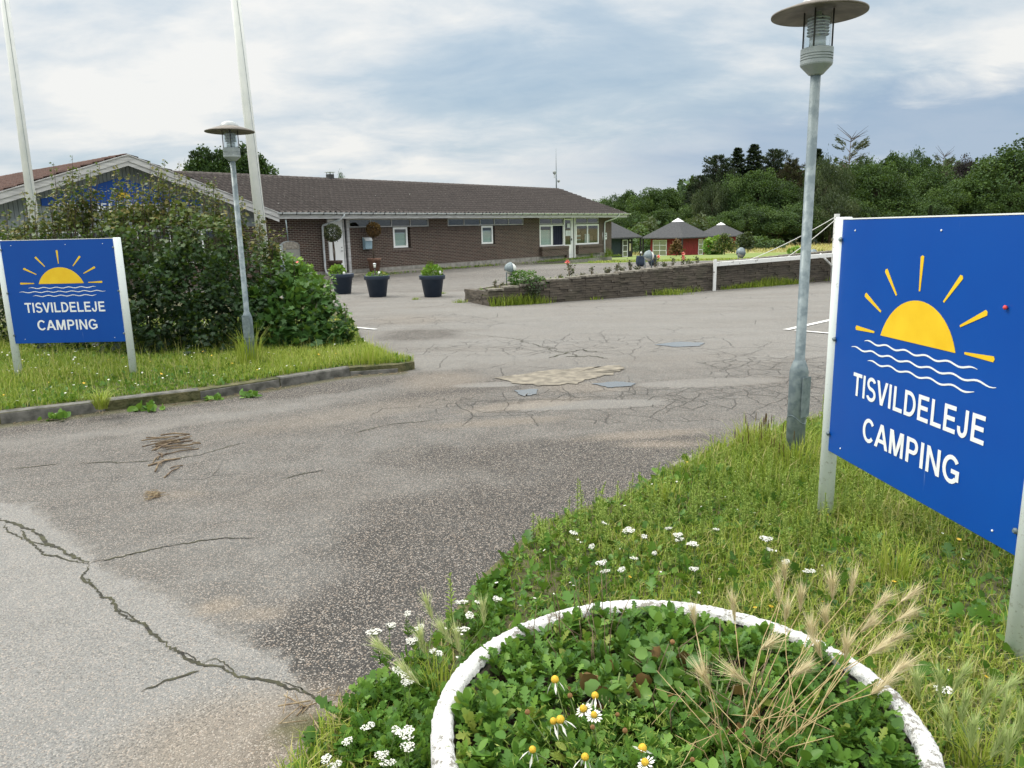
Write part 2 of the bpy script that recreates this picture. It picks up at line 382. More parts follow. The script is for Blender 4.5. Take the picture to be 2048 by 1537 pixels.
# ------------------------------------------------------------------ sky and light
SUN_EL = D2R(48); SUN_AZ = D2R(-70)   # azimuth from +Y, negative = left
world = bpy.data.worlds.new('World'); scene.world = world; world.use_nodes = True
nt = world.node_tree; bg = nt.nodes['Background']
sky = nt.nodes.new('ShaderNodeTexSky'); sky.sky_type = 'NISHITA'; sky.sun_disc = False
sky.sun_elevation = SUN_EL; sky.sun_rotation = SUN_AZ; sky.air_density = 1.2; sky.dust_density = 1.5
tc = nt.nodes.new('ShaderNodeTexCoord'); sep = nt.nodes.new('ShaderNodeSeparateXYZ'); L(nt, tc.outputs['Generated'], sep.inputs[0])
zz = math_(nt, 'MAXIMUM', sep.outputs[2], 0.); den = math_(nt, 'ADD', zz, .26)
cb = nt.nodes.new('ShaderNodeCombineXYZ'); L(nt, math_(nt, 'DIVIDE', sep.outputs[0], den), cb.inputs[0]); L(nt, math_(nt, 'MULTIPLY', math_(nt, 'DIVIDE', sep.outputs[1], den), 1.5), cb.inputs[1])
mp = nt.nodes.new('ShaderNodeMapping'); mp.inputs['Location'].default_value = (3.1, .4, 0); mp.inputs['Rotation'].default_value = (0, 0, D2R(12)); L(nt, cb.outputs[0], mp.inputs[0])
n1 = noise(nt, mp.outputs[0], .95, 7, .55, .25); n2 = noise(nt, mp.outputs[0], 3.0, 7, .6, .4)
nn = math_(nt, 'ADD', math_(nt, 'MULTIPLY', n1, .72), math_(nt, 'MULTIPLY', n2, .28))
cloud = ramp(nt, nn, [(.33, (3.0, 3.9, 4.8)), (.43, (3.9, 4.65, 5.3)), (.49, (5.0, 5.45, 5.8)), (.58, (6.6, 6.6, 6.45))])
cover = ramp(nt, n1, [(.30, .8), (.5, .96)])
col = mix(nt, cover, sky.outputs[0], cloud)
# overcast sky grows brighter with height; a dim blue-grey bank of cloud lies low on the right
up = ramp(nt, zz, [(0, .92), (.34, 1.0), (.52, (2.2, 2.1, 2.0)), (1, (4.2, 3.95, 3.6))]); col = mix(nt, 1., col, up, 'MULTIPLY')
bank = math_(nt, 'MULTIPLY', ramp(nt, math_(nt, 'ADD', zz, math_(nt, 'MULTIPLY', math_(nt, 'SUBTRACT', n2, .5), .10)), [(.02, .35), (.07, 1.), (.125, 1.), (.165, 0.)]), ramp(nt, math_(nt, 'ADD', sep.outputs[0], math_(nt, 'MULTIPLY', math_(nt, 'SUBTRACT', n1, .5), 1.2)), [(.02, .0), (.38, .8)]))
col = mix(nt, bank, col, (2.15, 3.05, 4.2))
L(nt, col, bg.inputs[0]); bg.inputs[1].default_value = .1
sun = bpy.data.lights.new('sun', 'SUN'); sun.energy = 1.5; sun.angle = D2R(14); sun.color = (1, .94, .83)
so = bpy.data.objects.new('sun', sun); COL.objects.link(so)
sd = Vector((math.sin(SUN_AZ) * math.cos(SUN_EL), math.cos(SUN_AZ) * math.cos(SUN_EL), math.sin(SUN_EL)))
so.rotation_euler = sd.to_track_quat('Z', 'Y').to_euler(); so.location = (-20, 10, 30)
vs = scene.view_settings; vs.view_transform = 'Standard'; vs.look = 'None'; vs.exposure = 0.53; vs.gamma = 1
scene.cycles.max_bounces = 6; scene.cycles.diffuse_bounces = 3; scene.cycles.transparent_max_bounces = 8
scene.cycles.use_denoising = True; scene.cycles.sample_clamp_indirect = 6

# ------------------------------------------------------------------ terrain
_hy = np.array([-2000, 37, 60, 84, 110, 150, 260, 2000.]); _hz = np.array([0, 0, -.72, -1.5, -1.85, -2.1, -1.0, 4.])
def H(x, y): return np.interp(y, _hy, _hz)
def inside(poly, x, y):
    x = np.asarray(x, float); y = np.asarray(y, float); r = np.zeros(x.shape, bool); n = len(poly); j = n - 1
    for i in range(n):
        xi, yi = poly[i][:2]; xj, yj = poly[j][:2]
        c = ((yi > y) != (yj > y)) & (x < (xj - xi) * (y - yi) / ((yj - yi) + 1e-12) + xi); r ^= c; j = i
    return r
def smooth_noise(x, y, s, seed=0):
    r = np.random.default_rng(seed); o = 0
    for k in range(6):
        a = r.uniform(0, 6.28); b = r.uniform(0, 6.28); w = r.uniform(.6, 1.6) / s
        o = o + np.sin((x * math.cos(a) + y * math.sin(a)) * w + b)
    return o / 6 * 1.6

m, nt, b = newmat('meadow_ground'); v = coord(nt)
straw = mix(nt, noise(nt, v, .5, 6, .7), (.27, .225, .10), (.42, .35, .17)); lawn = mix(nt, noise(nt, v, .8, 6, .7), (.10, .16, .03), (.20, .25, .055))
c = mix(nt, math_(nt, 'ADD', attr(nt, 'straw'), math_(nt, 'MULTIPLY', math_(nt, 'SUBTRACT', noise(nt, v, .12, 5), .5), 1.1), True), lawn, straw)
L(nt, c, b.inputs['Base Color']); b.inputs['Roughness'].default_value = .95; bump(nt, b, noise(nt, v, 3, 5), .6, .08); M['meadow'] = m
xs = np.unique(np.concatenate([np.linspace(-1500, -120, 8), np.linspace(-120, 160, 71), np.linspace(160, 1500, 8)])); ys = np.unique(np.concatenate([np.linspace(-400, -20, 5), np.linspace(-20, 37, 8), np.linspace(37, 170, 60), np.linspace(170, 1500, 12)]))
X, Y = np.meshgrid(xs, ys); Z = H(X, Y) - .03 + np.where(Y > 45, .08 * smooth_noise(X, Y, 6, 3), 0) * (Y < 200)
idx = np.arange(X.size).reshape(X.shape); T = np.stack([idx[:-1, :-1], idx[:-1, 1:], idx[1:, 1:], idx[1:, :-1]], -1).reshape(-1, 4)
st = np.clip((Y - 86) / 8, 0, 1) * np.clip((X - 5) / 20 + .6, 0, 1)
gr = link('ground', np_mesh('ground', np.stack([X, Y, Z], -1).reshape(-1, 3), T, M['meadow'], uvw={'straw': st.ravel()}, smooth=True)); tagit(gr, kind='structure')

# asphalt sheet ---------------------------------------------------------
m, nt, b = newmat('weathered_asphalt'); v = coord(nt)
tone = attr(nt, 'tone'); tan = attr(nt, 'tan'); crk = attr(nt, 'crack'); smo = attr(nt, 'fine'); moss = attr(nt, 'moss')
base = mix(nt, noise(nt, v, 1.3, 7, .62), (.138, .136, .128), (.214, .211, .200))
base = mix(nt, ramp(nt, noise(nt, coord(nt, 'Object', (.35, 1.6, 1)), .9, 5, .6), [(.42, 0.), (.64, .5)]), base, (.12, .108, .094))
vo = nt.nodes.new('ShaderNodeTexVoronoi'); vo.inputs['Scale'].default_value = 185; L(nt, v, vo.inputs['Vector'])
spx = nt.nodes.new('ShaderNodeSeparateColor'); L(nt, vo.outputs['Color'], spx.inputs[0])
chipc = mix(nt, spx.outputs[1], (.52, .49, .45), (.44, .34, .26))
chip = ramp(nt, spx.outputs[0], [(.66, 0.), (.97, 1.)])
darkc = mix(nt, noise(nt, v, 2.6, 5), (.024, .023, .022), (.060, .057, .053))
tn = ramp(nt, math_(nt, 'ADD', tone, math_(nt, 'MULTIPLY', math_(nt, 'SUBTRACT', noise(nt, v, 3.2, 7, .65), .5), .9)), [(.05, 0.), (.80, 1.)])
base = mix(nt, tn, darkc, base)
light = mix(nt, noise(nt, v, 4, 5), (.172, .171, .164), (.245, .243, .234))
base = mix(nt, math_(nt, 'MULTIPLY', math_(nt, 'SUBTRACT', tone, 1., True), .7), base, light)
lm = ramp(nt, math_(nt, 'ADD', attr(nt, 'light'), math_(nt, 'MULTIPLY', math_(nt, 'SUBTRACT', noise(nt, v, 9, 7, .7), .5), .30)), [(.0, 0.), (.045, 1.)])
base = mix(nt, lm, base, light)
base = mix(nt, tan, base, mix(nt, noise(nt, v, 9, 5), (.15, .125, .10), (.27, .23, .18)))
mo = ramp(nt, spx.outputs[2], [(0., 0.), (.45, 1.)])
base = mix(nt, math_(nt, 'MULTIPLY', math_(nt, 'SUBTRACT', 1., mo), .55), base, (.035, .033, .03))
base = mix(nt, math_(nt, 'MULTIPLY', chip, math_(nt, 'ADD', math_(nt, 'MULTIPLY', tn, -.18), .66)), base, chipc)
# alligator cracking
wv = nt.nodes.new('ShaderNodeMix'); wv.data_type = 'VECTOR'; wv.inputs[0].default_value = .12
nz = nt.nodes.new('ShaderNodeTexNoise'); nz.inputs['Scale'].default_value = 3.; nz.inputs['Detail'].default_value = 5; L(nt, v, nz.inputs['Vector']); L(nt, v, wv.inputs[4]); L(nt, nz.outputs['Color'], wv.inputs[5])
e1 = voro(nt, wv.outputs[1], 4.2, 'DISTANCE_TO_EDGE'); e2 = voro(nt, wv.outputs[1], 1.3, 'DISTANCE_TO_EDGE')
nb = noise(nt, v, 1.6, 3)
c1 = math_(nt, 'MULTIPLY', ramp(nt, e1, [(.0, 1.), (.032, 0.)]), ramp(nt, math_(nt, 'ADD', crk, math_(nt, 'MULTIPLY', math_(nt, 'SUBTRACT', nb, .5), 1.2)), [(.45, 0.), (.6, 1.)]))
c2 = math_(nt, 'MULTIPLY', ramp(nt, e2, [(.0, 1.), (.010, 0.)]), ramp(nt, math_(nt, 'ADD', crk, math_(nt, 'MULTIPLY', math_(nt, 'SUBTRACT', noise(nt, v, .7, 2), .5), 1.4)), [(.25, 0.), (.42, 1.)]))
cr = math_(nt, 'MAXIMUM', c1, c2)
base = mix(nt, math_(nt, 'MULTIPLY', cr, .58), base, (.03, .027, .022))
base = mix(nt, moss, base, (.075, .075, .022))
L(nt, base, b.inputs['Base Color']); b.inputs['Roughness'].default_value = .82; b.inputs['Specular IOR Level'].default_value = .35
b1 = bump(nt, b, math_(nt, 'SUBTRACT', 1., vo.outputs['Distance']), .75, .006); b2 = bump(nt, b, noise(nt, v, 25, 4), .35, .01, b1); bump(nt, b, math_(nt, 'SUBTRACT', 1., cr), .8, .015, b2)
M['asphalt'] = m

def axis_steps(a, b, fine0, fine1, f, c):
    return np.unique(np.concatenate([np.arange(a, fine0, c), np.arange(fine0, fine1, f), np.arange(fine1, b + c, c)]))
xs = axis_steps(-30, 34, -6, 7, .06, .5); ys = axis_steps(-6, 37, 1.2, 15, .06, .4)
X, Y = np.meshgrid(xs, ys); 
def blob(cx, cy, rx, ry, ang=0, soft=.35, nz=.25, seed=1):
    a = D2R(ang); dx = X - cx; dy = Y - cy; p = (dx * math.cos(a) + dy * math.sin(a)) / rx; q = (-dx * math.sin(a) + dy * math.cos(a)) / ry
    d = np.hypot(p, q) + nz * smooth_noise(X, Y, .35, seed) * .7
    return np.clip((1 - d) / soft + .5, 0, 1)
def gp(u, v): return G(u, v)[:2]
tone = np.clip(.66 + .3 * smooth_noise(X, Y, 1.4, 5), .2, 1.)
nearmask = np.clip((9.3 - Y) / 1.2, 0, 1)
tone = np.where(Y > 10.5, np.clip(.85 + .15 * smooth_noise(X, Y, 2, 6), 0, 1), tone); tone = np.where(Y > 21.5, .42 + .22 * smooth_noise(X, Y * 3, 2.2, 16), tone)
far = np.clip((Y - 9.0) / 2.0, 0, 1) * np.clip((X + 3) / 3, 0, 1) * (Y < 21.5)
tone = tone * (1 - .30 * nearmask) + far * .55
# dark worn areas
for (u, v, rx, ry, a) in [(820, 1250, .5, .5, 0), (1000, 1130, .6, .7, 20), (1100, 990, 1.1, .5, 35), (900, 1200, .55, 1.35, -22), (430, 800, 2.2, .35, 30), (620, 700, .8, .6, 0),  (1180, 1000, .9, .35, 30), (950, 1060, .9, .6, 30), (1250, 905, 1.1, .35, 18), (720, 1290, .5, .5, 0), (1050, 900, 1.0, .3, 12), (850, 670, .8, .9, 10), (560, 790, 1.8, .28, 30), (200, 850, 1.6, .2, 28), (900, 780, 1.4, .35, 20)]:
    c = gp(u, v); tone = tone * (1 - blob(c[0], c[1], rx, ry, a, .8, .35, int(u)) * .85)
tone = tone + .30 * np.clip(blob(*gp(400, 830), 2.2, .35, 28) * 1., 0, 1)
# light newer surface, bottom left
e = [gp(-200, 985), gp(60, 1010), gp(130, 1060), gp(200, 1130), gp(330, 1190), gp(420, 1250), gp(560, 1320), gp(640, 1400), gp(560, 1440), gp(440, 1537), (-.9, 1.4), (-6, 1.4)]
X2 = X + .03 * smooth_noise(X, Y, .07, 21); Y2 = Y + .04 * smooth_noise(X, Y, .09, 22)
lightm = inside(e, X2, Y2); tone = np.where(lightm, .9, tone)
dist_e = np.full(X.shape, 9.)
for (ax_, ay_), (bx_, by_) in zip(e, e[1:] + e[:1]):
    dx_, dy_ = bx_ - ax_, by_ - ay_; tt_ = np.clip(((X - ax_) * dx_ + (Y - ay_) * dy_) / (dx_ * dx_ + dy_ * dy_), 0, 1); dist_e = np.minimum(dist_e, np.hypot(X - ax_ - tt_ * dx_, Y - ay_ - tt_ * dy_))
lightv = np.clip(np.where(inside(e, X, Y), dist_e, -dist_e), -.5, .5)
tanv = np.zeros_like(X)
for (u, v, rx, ry, a, s) in [(440, 1215, .10, .07, 10, .9), (520, 1230, .14, .06, 0, .6), (1300, 870, .5, .12, 10, .55), (1050, 810, .6, .16, 20, .5), (880, 760, .5, .5, 10, .5), (1320, 890, .35, .1, 0, .6), (350, 990, .2, .1, 0, .35), (1000, 845, .6, .12, 10, .45), (560, 1480, .5, .3, 0, .75), (640, 1450, .2, .2, 0, .8), (820, 640, .8, .7, 0, .3), (1170, 775, .45, .25, 0, .4), (700, 830, 1.4, .3, 30, .3)]:
    c = gp(u, v); tanv = np.maximum(tanv, blob(c[0], c[1], rx, ry, a, .7, .35, int(v)) * s)
crack = np.where(Y > 8, .28, .10) + 0 * X
for (u, v, rx, ry, a, s) in [(1150, 800, 1.7, .55, 10, .9), (1450, 790, 1.8, .75, 5, 1.), (1100, 690, 2.4, .9, 10, .75), (1250, 850, 1.6, .5, 5, .6), (1380, 700, 2.5, 1.0, 0, .5), (850, 640, 2.2, 1.2, 0, .55), (1600, 740, 1.5, 1.2, 0, .8)]:
    c = gp(u, v); crack = np.maximum(crack, blob(c[0], c[1], rx, ry, a, 1.0, .3, int(u + v)) * s)
for (u, v, rx, ry) in [(1170, 810, .75, .18), (1420, 765, .75, .2), (980, 770, .4, .12)]:
    c = gp(u, v); k = blob(c[0], c[1], rx, ry, 3, .25, .12, 8); crack = crack * (1 - k); tone = tone * (1 - k) + k * 1.25
crack = np.where(lightm, 0, crack)
crack = np.where(Y < 6.4, np.minimum(crack, .2), crack)
mossv = np.maximum(blob(*gp(620, 1455), .12, .07, 0, .8, .5, 4) * .8, np.clip((.18 - np.abs(Y - np.interp(X, [-9, -4.87, -3.32, -1.97, -1.22], [5.0, 6.9, 7.77, 8.93, 9.17]) + .05)) / .1, 0, 1) * (X < -1.3) * .55)
Zr = H(X, Y) + .001
Zr = Zr + np.where((Y < 16) & (Y > 1), .006 * smooth_noise(X, Y, .6, 9), 0)
idx = np.arange(X.size).reshape(X.shape); T = np.stack([idx[:-1, :-1], idx[:-1, 1:], idx[1:, 1:], idx[1:, :-1]], -1).reshape(-1, 4)
yard = link('car_park', np_mesh('car_park', np.stack([X, Y, Zr], -1).reshape(-1, 3), T, M['asphalt'], uvw=dict(tone=tone.ravel(), tan=tanv.ravel(), crack=crack.ravel(), moss=mossv.ravel(), fine=np.zeros(X.size), light=lightv.ravel()), smooth=True)); tagit(yard, kind='structure')
def asph_z(x, y):
    return float(H(x, y) + .001 + (.006 * smooth_noise(np.array(x), np.array(y), .6, 9) if 1 < y < 16 else 0))

# long cracks: narrow dark strips that follow the surface
def crack_strip(px, w0, name='crack', mat=None, jit=.012):
    pts = [G(*p)[:2] for p in px]; out = []
    for a, b_ in zip(pts[:-1], pts[1:]):
        n = max(2, int(np.hypot(*(b_ - a)) / .016)); wob = np.cumsum(rng.normal(size=(n, 2)), 0) * jit * .38; wob -= np.linspace(0, 1, n)[:, None] * wob[-1]
        for i in range(n): out.append(a + (b_ - a) * i / n + wob[i] + rng.normal(size=2) * jit * .30)
    out.append(pts[-1]); out = np.array(out); t = np.gradient(out, axis=0); t /= np.linalg.norm(t, axis=1, keepdims=True) + 1e-9
    nrm = np.stack([-t[:, 1], t[:, 0]], 1); k = np.linspace(0, 1, len(out)); w = w0 * (.25 + .5 * rng.uniform(0, 1, len(out)) + .5 * np.abs(np.sin(np.arange(len(out)) * .13))) * np.clip(np.minimum(k, 1 - k) * 8 + .15, 0, 1)
    Lx = out + nrm * w[:, None] / 2; Rx = out - nrm * w[:, None] / 2
    V = []; 
    for l, r in zip(Lx, Rx): V += [(l[0], l[1], asph_z(*l) + .003), (r[0], r[1], asph_z(*r) + .003)]
    me = np_mesh(name, V, [(2 * i, 2 * i + 1, 2 * i + 3, 2 * i + 2) for i in range(len(out) - 1)], mat or M['crackfill']); o = link(name, me); tagit(o, kind='structure'); return o
M['crackfill'] = simple('crack_shadow_dirt', (.016, .015, .012), (.06, .06, .03), 14, .95)
crack_strip([(-60, 1020), (40, 1050), (110, 1095), (178, 1128)], .022)
crack_strip([(40, 1060), (90, 1112), (178, 1130)], .015)
crack_strip([(178, 1128), (240, 1115), (330, 1095), (430, 1080), (520, 1078)], .013)
crack_strip([(178, 1128), (160, 1160), (190, 1178), (235, 1225), (300, 1262), (345, 1300), (400, 1330), (470, 1350), (560, 1368), (640, 1400)], .015)
crack_strip([(232, 1222), (262, 1232), (300, 1262)], .008); crack_strip([(345, 1302), (372, 1308), (402, 1331)], .007); crack_strip([(160, 1160), (182, 1162), (190, 1178)], .010); crack_strip([(400, 1330), (428, 1322), (470, 1350)], .006); crack_strip([(10, 1048), (60, 1082), (110, 1096)], .010); crack_strip([(560, 1368), (600, 1376), (640, 1402)], .008)
crack_strip([(280, 1385), (330, 1365), (400, 1345)], .014)
crack_strip([(500, 885), (400, 912), (280, 925)], .012); crack_strip([(20, 940), (120, 930)], .012); crack_strip([(160, 928), (300, 925)], .014)
crack_strip([(1125, 715), (1180, 712), (1215, 718)], .03, jit=.03); crack_strip([(1090, 718), (1160, 700), (1205, 706)], .03, jit=.03)
crack_strip([(940, 668), (1020, 678), (1100, 700), (1170, 716)], .014, jit=.03)
crack_strip([(700, 870), (780, 850), (900, 838)], .012); crack_strip([(560, 960), (650, 942)], .012)

def flat_patch(name, px, dz, mat, jit=.0, sub=6, kind='structure'):
    pts = [G(*p)[:2] for p in px]; out = []
    n = len(pts)
    for i in range(n):
        a, b_ = pts[i], pts[(i + 1) % n]
        for k in range(sub): out.append(a + (b_ - a) * k / sub + rng.normal(size=2) * jit)
    c = np.mean(out, 0); V = [(c[0], c[1], asph_z(*c) + dz)] + [(p[0], p[1], asph_z(*p) + dz) for p in out]
    V += [(c[0] + (p[0] - c[0]) * .5, c[1] + (p[1] - c[1]) * .5, asph_z(*(c + (p - c) * .5)) + dz) for p in out]
    q = len(out); T = []
    for i in range(q):
        j = (i + 1) % q; T += [(0, 1 + q + i, 1 + q + j), (1 + q + i, 1 + i, 1 + j), (1 + q + i, 1 + j, 1 + q + j)]
    o = link(name, np_mesh(name, V, T, mat)); tagit(o, kind=kind); return o
M['tanpatch'] = simple('sandy_exposed_concrete', (.12, .107, .085), (.25, .222, .175), 9, .92, bumps=.9, detail=8)
flat_patch('concrete_patch', [(985, 757), (1050, 750), (1110, 742), (1180, 736), (1235, 732), (1250, 740), (1225, 749), (1190, 757), (1150, 768), (1080, 773), (1030, 768)], .008, M['tanpatch'], .02)
flat_patch('puddle', [(1030, 782), (1075, 779), (1073, 788), (1060, 792), (1042, 792)], .0075, M['puddle'], .012)
flat_patch('puddle', [(1185, 768), (1230, 764), (1270, 767), (1262, 773), (1215, 776)], .0075, M['puddle'], .01)
flat_patch('puddle', [(1310, 690), (1360, 684), (1410, 687), (1400, 693), (1350, 695)], .0075, M['puddle'], .015)
def paint(px, w0, w1):
    a, b_ = G(*px[0])[:2], G(*px[1])[:2]; t = (b_ - a) / np.linalg.norm(b_ - a); n = np.array([-t[1], t[0]])
    q = [a - n * w0 / 2, b_ - n * w1 / 2, b_ + n * w1 / 2, a + n * w0 / 2]
    o = link('parking_line', np_mesh('parking_line', [(p[0], p[1], asph_z(*p) + .012) for p in q], [(0, 1, 2, 3)], M['paintline'])); tagit(o, kind='structure')
paint([(1572, 661), (1800, 611)], .11, .11); paint([(1590, 662), (1900, 690)], .09, .09); paint([(700, 655), (752, 660)], .09, .09)

# ------------------------------------------------------------------ verges
def verge(name, outline, zt, mat, sub=.25):
    xs_ = [p[0] for p in outline]; ys_ = [p[1] for p in outline]
    # dense triangulated top via grid clipped to outline + skirt
    n = len(outline)
    import bmesh
    bm = bmesh.new(); top = [bm.verts.new((p[0], p[1], zt if len(p) < 3 else p[2])) for p in outline]; bot = [bm.verts.new((p[0], p[1], -.25)) for p in outline]
    f = bm.faces.new(top)
    for i in range(n): bm.faces.new((top[i], bot[i], bot[(i + 1) % n], top[(i + 1) % n]))
    bmesh.ops.triangulate(bm, faces=[f]); bmesh.ops.recalc_face_normals(bm, faces=bm.faces)
    me = bpy.data.meshes.new(name); bm.to_mesh(me); bm.free(); me.materials.append(mat); o = link(name, me); tagit(o, kind='structure'); return o
M['turf'] = simple('turf_soil', (.035, .045, .014), (.12, .11, .05), 7, .95, bumps=1., detail=8, dist=.03)
KERB = [(-12, 2.9), (-9, 4.55), (-6.7, 5.85), (-4.87, 6.93), (-3.32, 7.8), (-1.97, 8.97), (-1.4, 9.12)]
LV = KERB + [(-1.22, 9.3), (-1.6, 9.75), (-2.2, 11.0), (-2.6, 12.6), (-3.2, 14.8), (-4.6, 18.5), (-9, 22), (-22, 20), (-24, 4)]
verge('grass_verge', LV, .1, M['turf'])
RV = [(-.92, .6), (-.78, 1.9), (-.64, 2.34), (-.47, 2.56), (-.30, 3.0), (-.16, 3.42), (.14, 4.07), (.6, 4.44), (1.36, 5.26), (2.22, 6.01), (2.75, 6.38), (4.5, 7.0), (9, 8), (14, 8.4), (14, -3), (-1.4, -3)]
verge('grass_verge', RV, .045, M['turf'])
# kerb stones along the left verge, one strip with joints
mb = MB(); kp = [np.array(p) for p in KERB]
seglen = .9; acc = []
for a, b_ in zip(kp[:-1], kp[1:]):
    n = max(1, round(np.linalg.norm(b_ - a) / seglen))
    for i in range(n): acc.append((a + (b_ - a) * i / n, a + (b_ - a) * (i + 1) / n))
for i, (a, b_) in enumerate(acc):
    t = (b_ - a) / np.linalg.norm(b_ - a); n = np.array([-t[1], t[0]]); a = a + t * .006; b_ = b_ - t * .006; o = rng.normal() * .006
    h = .105 + rng.normal() * .004 if i < len(acc) - 1 else .06
    q = [a + n * o - n * .005, b_ + n * o - n * .005, b_ + n * (.13 + o), a + n * (.13 + o)]
    top = [(p[0], p[1]) for p in q]
    b0 = len(mb.v); c = .015
    base = [(p[0], p[1], -.1) for p in q]; up1 = [(p[0], p[1], h - c) for p in q]
    q2 = [q[0] + n * c, q[1] + n * c, q[2] - n * c, q[3] - n * c]; up2 = [(p[0], p[1], h) for p in q2]
    fs = []
    for r in (0, 4):
        for k in range(4): fs.append((r + k, r + (k + 1) % 4, r + 4 + (k + 1) % 4, r + 4 + k))
    fs.append((8, 9, 10, 11)); mb.add(base + up1 + up2, fs)
k = mb.build('kerb', M['kerb']); tagit(k, kind='structure')
# low broken concrete edging of the right verge
mb = MB()
rvp = [np.array(p) for p in RV[7:11]]
for a, b_ in zip(rvp[:-1], rvp[1:]):
    Ls = np.linalg.norm(b_ - a); n = max(1, round(Ls / .33))
    for i in range(n):
        if random.random() < .6: continue
        p = a + (b_ - a) * (i + .5) / n; t = (b_ - a) / Ls; nn_ = np.array([-t[1], t[0]]); ln = Ls / n * .46; w = .05
        r = [p - t * ln + nn_ * (w + rng.normal() * .01), p + t * ln + nn_ * (w + rng.normal() * .01), p + t * ln * .95 - nn_ * w, p - t * ln * .95 - nn_ * w]
        mb.prism([tuple(x) for x in r], 'z', -.05, .045 + rng.uniform(0, .02))
k = mb.build('kerb', M['edging'], bevel=.012); tagit(k, kind='structure')

# ------------------------------------------------------------------ main building
A0 = G(625, 558); _d = np.array([.64, .7684, 0]); _n = np.array([-.7684, .64, 0]); BRZ = math.atan2(_d[1], _d[0])
def BL(u, v, off=0.):
    """pixel -> (s, z) on the plane of the front wall moved off metres towards the viewer"""
    r = ray(u, v); p0 = A0 - _n * off; q = _C + r * (np.dot(p0 - _C, _n) / np.dot(r, _n)); return float(np.dot(q - A0, _d)), float(q[2])
bld = thing('camping_building', 'long low dark brick building with tiled roof and pale gable behind the large shrub', 'building', A0, BRZ)
def wall_panel(mb, s0, s1, z0, z1, ops, y=0., depth=.16):
    ss = sorted({s0, s1, *[o[0] for o in ops], *[o[1] for o in ops]}); zs = sorted({z0, z1, *[o[2] for o in ops], *[o[3] for o in ops]})
    for a, b_ in zip(ss[:-1], ss[1:]):
        for c, d in zip(zs[:-1], zs[1:]):
            if any(o[0] <= (a + b_) / 2 <= o[1] and o[2] <= (c + d) / 2 <= o[3] for o in ops): continue
            if a < s0 or b_ > s1 or c < z0 or d > z1: continue
            mb.quad((a, y, c), (b_, y, c), (b_, y, d), (a, y, d))
    for o in ops:
        a, b_, c, d = o[:4]
        mb.quad((a, y, c), (a, y + depth, c), (a, y + depth, d), (a, y, d)); mb.quad((b_, y, c), (b_, y, d), (b_, y + depth, d), (b_, y + depth, c))
        mb.quad((a, y, c), (b_, y, c), (b_, y + depth, c), (a, y + depth, c)); mb.quad((a, y, d), (a, y + depth, d), (b_, y + depth, d), (b_, y, d))
ZW = 2.27; PL = .24
ops = [(.86, 1.93, .14, ZW), (1.93, 6.42, 1.90, ZW), (4.24, 5.26, 1.02, 1.90), (7.6, 13.2, 1.90, ZW), (9.88, 10.9, 1.02, 1.90), (14.5, 16.72, .76, ZW), (16.72, 17.78, .05, ZW), (17.78, 20.25, .76, ZW)]
mb = MB(); wall_panel(mb, -1.95, 21.6, PL, ZW, [o for o in ops if o[2] >= PL] + [(.86, 1.93, PL, ZW), (16.72, 17.78, PL, ZW)])
mb.quad((21.6, 0, PL), (21.6, 9, PL), (21.6, 9, 4.0), (21.6, 0, ZW)); mb.quad((-1.95, 9, PL), (21.6, 9, PL), (21.6, 9, ZW), (-1.95, 9, ZW))
mb.build('brick_wall', M['brick'], bld, fix=False)
mb = MB()
for a, b_ in ((-1.95, .86), (1.93, 16.72), (17.78, 21.62)): mb.box(a, b_, -.03, .1, -.6, PL + .003)
mb.box(.86, 1.93, -.05, .4, -.6, .13); mb.box(16.6, 17.9, -.35, .4, -.6, .06)
mb.box(21.45, 21.63, .1, 9, -.8, PL + .003)
mb.build('plinth', M['concrete'], bld)
mb = MB(); mb.box(-1.95, 5.5, -.95, -.035, -.3, .10); mb.box(5.5, 16, -.5, -.035, -.3, .06); mb.build('footpath_strip', M['edging'], bld, bevel=.01)
# soldier courses, 2 mm proud, and brick ledges
for a, b_, z0, z1 in ((2.2, 4.1, 1.72, 1.895), (5.4, 6.6, 1.74, 1.895), (7.62, 9.7, 1.74, 1.895), (11.05, 13.15, 1.74, 1.895), (4.2, 5.35, .86, 1.0), (9.84, 10.95, .86, 1.0)): mb = MB(); mb.box(a, b_, -.012, .02, z0, z1); mb.build('soldier_course', M['soldier'], bld)
mb = MB(); mb.box(14.45, 16.9, -.22, .05, .60, .755); mb.box(16.72, 16.9, -.2, .0, -.1, .598); mb.build('brick_ledge', M['soldier'], bld); mb = MB(); mb.box(17.85, 20.4, -.2, .05, .60, .755); mb.build('brick_ledge', M['soldier'], bld)
mb = MB(); mb.box(14.5, 16.72, -.19, -.002, PL + .01, .6); mb.build('brick_bay', M['brick'], bld); mb = MB(); mb.box(17.9, 20.3, -.17, -.002, PL + .01, .6); mb.build('brick_bay', M['brick'], bld)
# dark rooms behind the openings
mb = MB(); mb.quad((-1.9, 2.6, -.3), (21.5, 2.6, -.3), (21.5, 2.6, 2.4), (-1.9, 2.6, 2.4)); mb.quad((-1.9, .17, .02), (21.5, .17, .02), (21.5, 2.6, .02), (-1.9, 2.6, .02)); mb.quad((-1.9, 0, ZW + .02), (21.5, 0, ZW + .02), (21.5, 2.6, ZW + .02), (-1.9, 2.6, ZW + .02))
for s in (7, 14, 17.7): mb.quad((s, .2, 0), (s, 2.6, 0), (s, 2.6, 2.4), (s, .2, 2.4))
mb.build('room_interior', M['interior'], bld, fix=False)
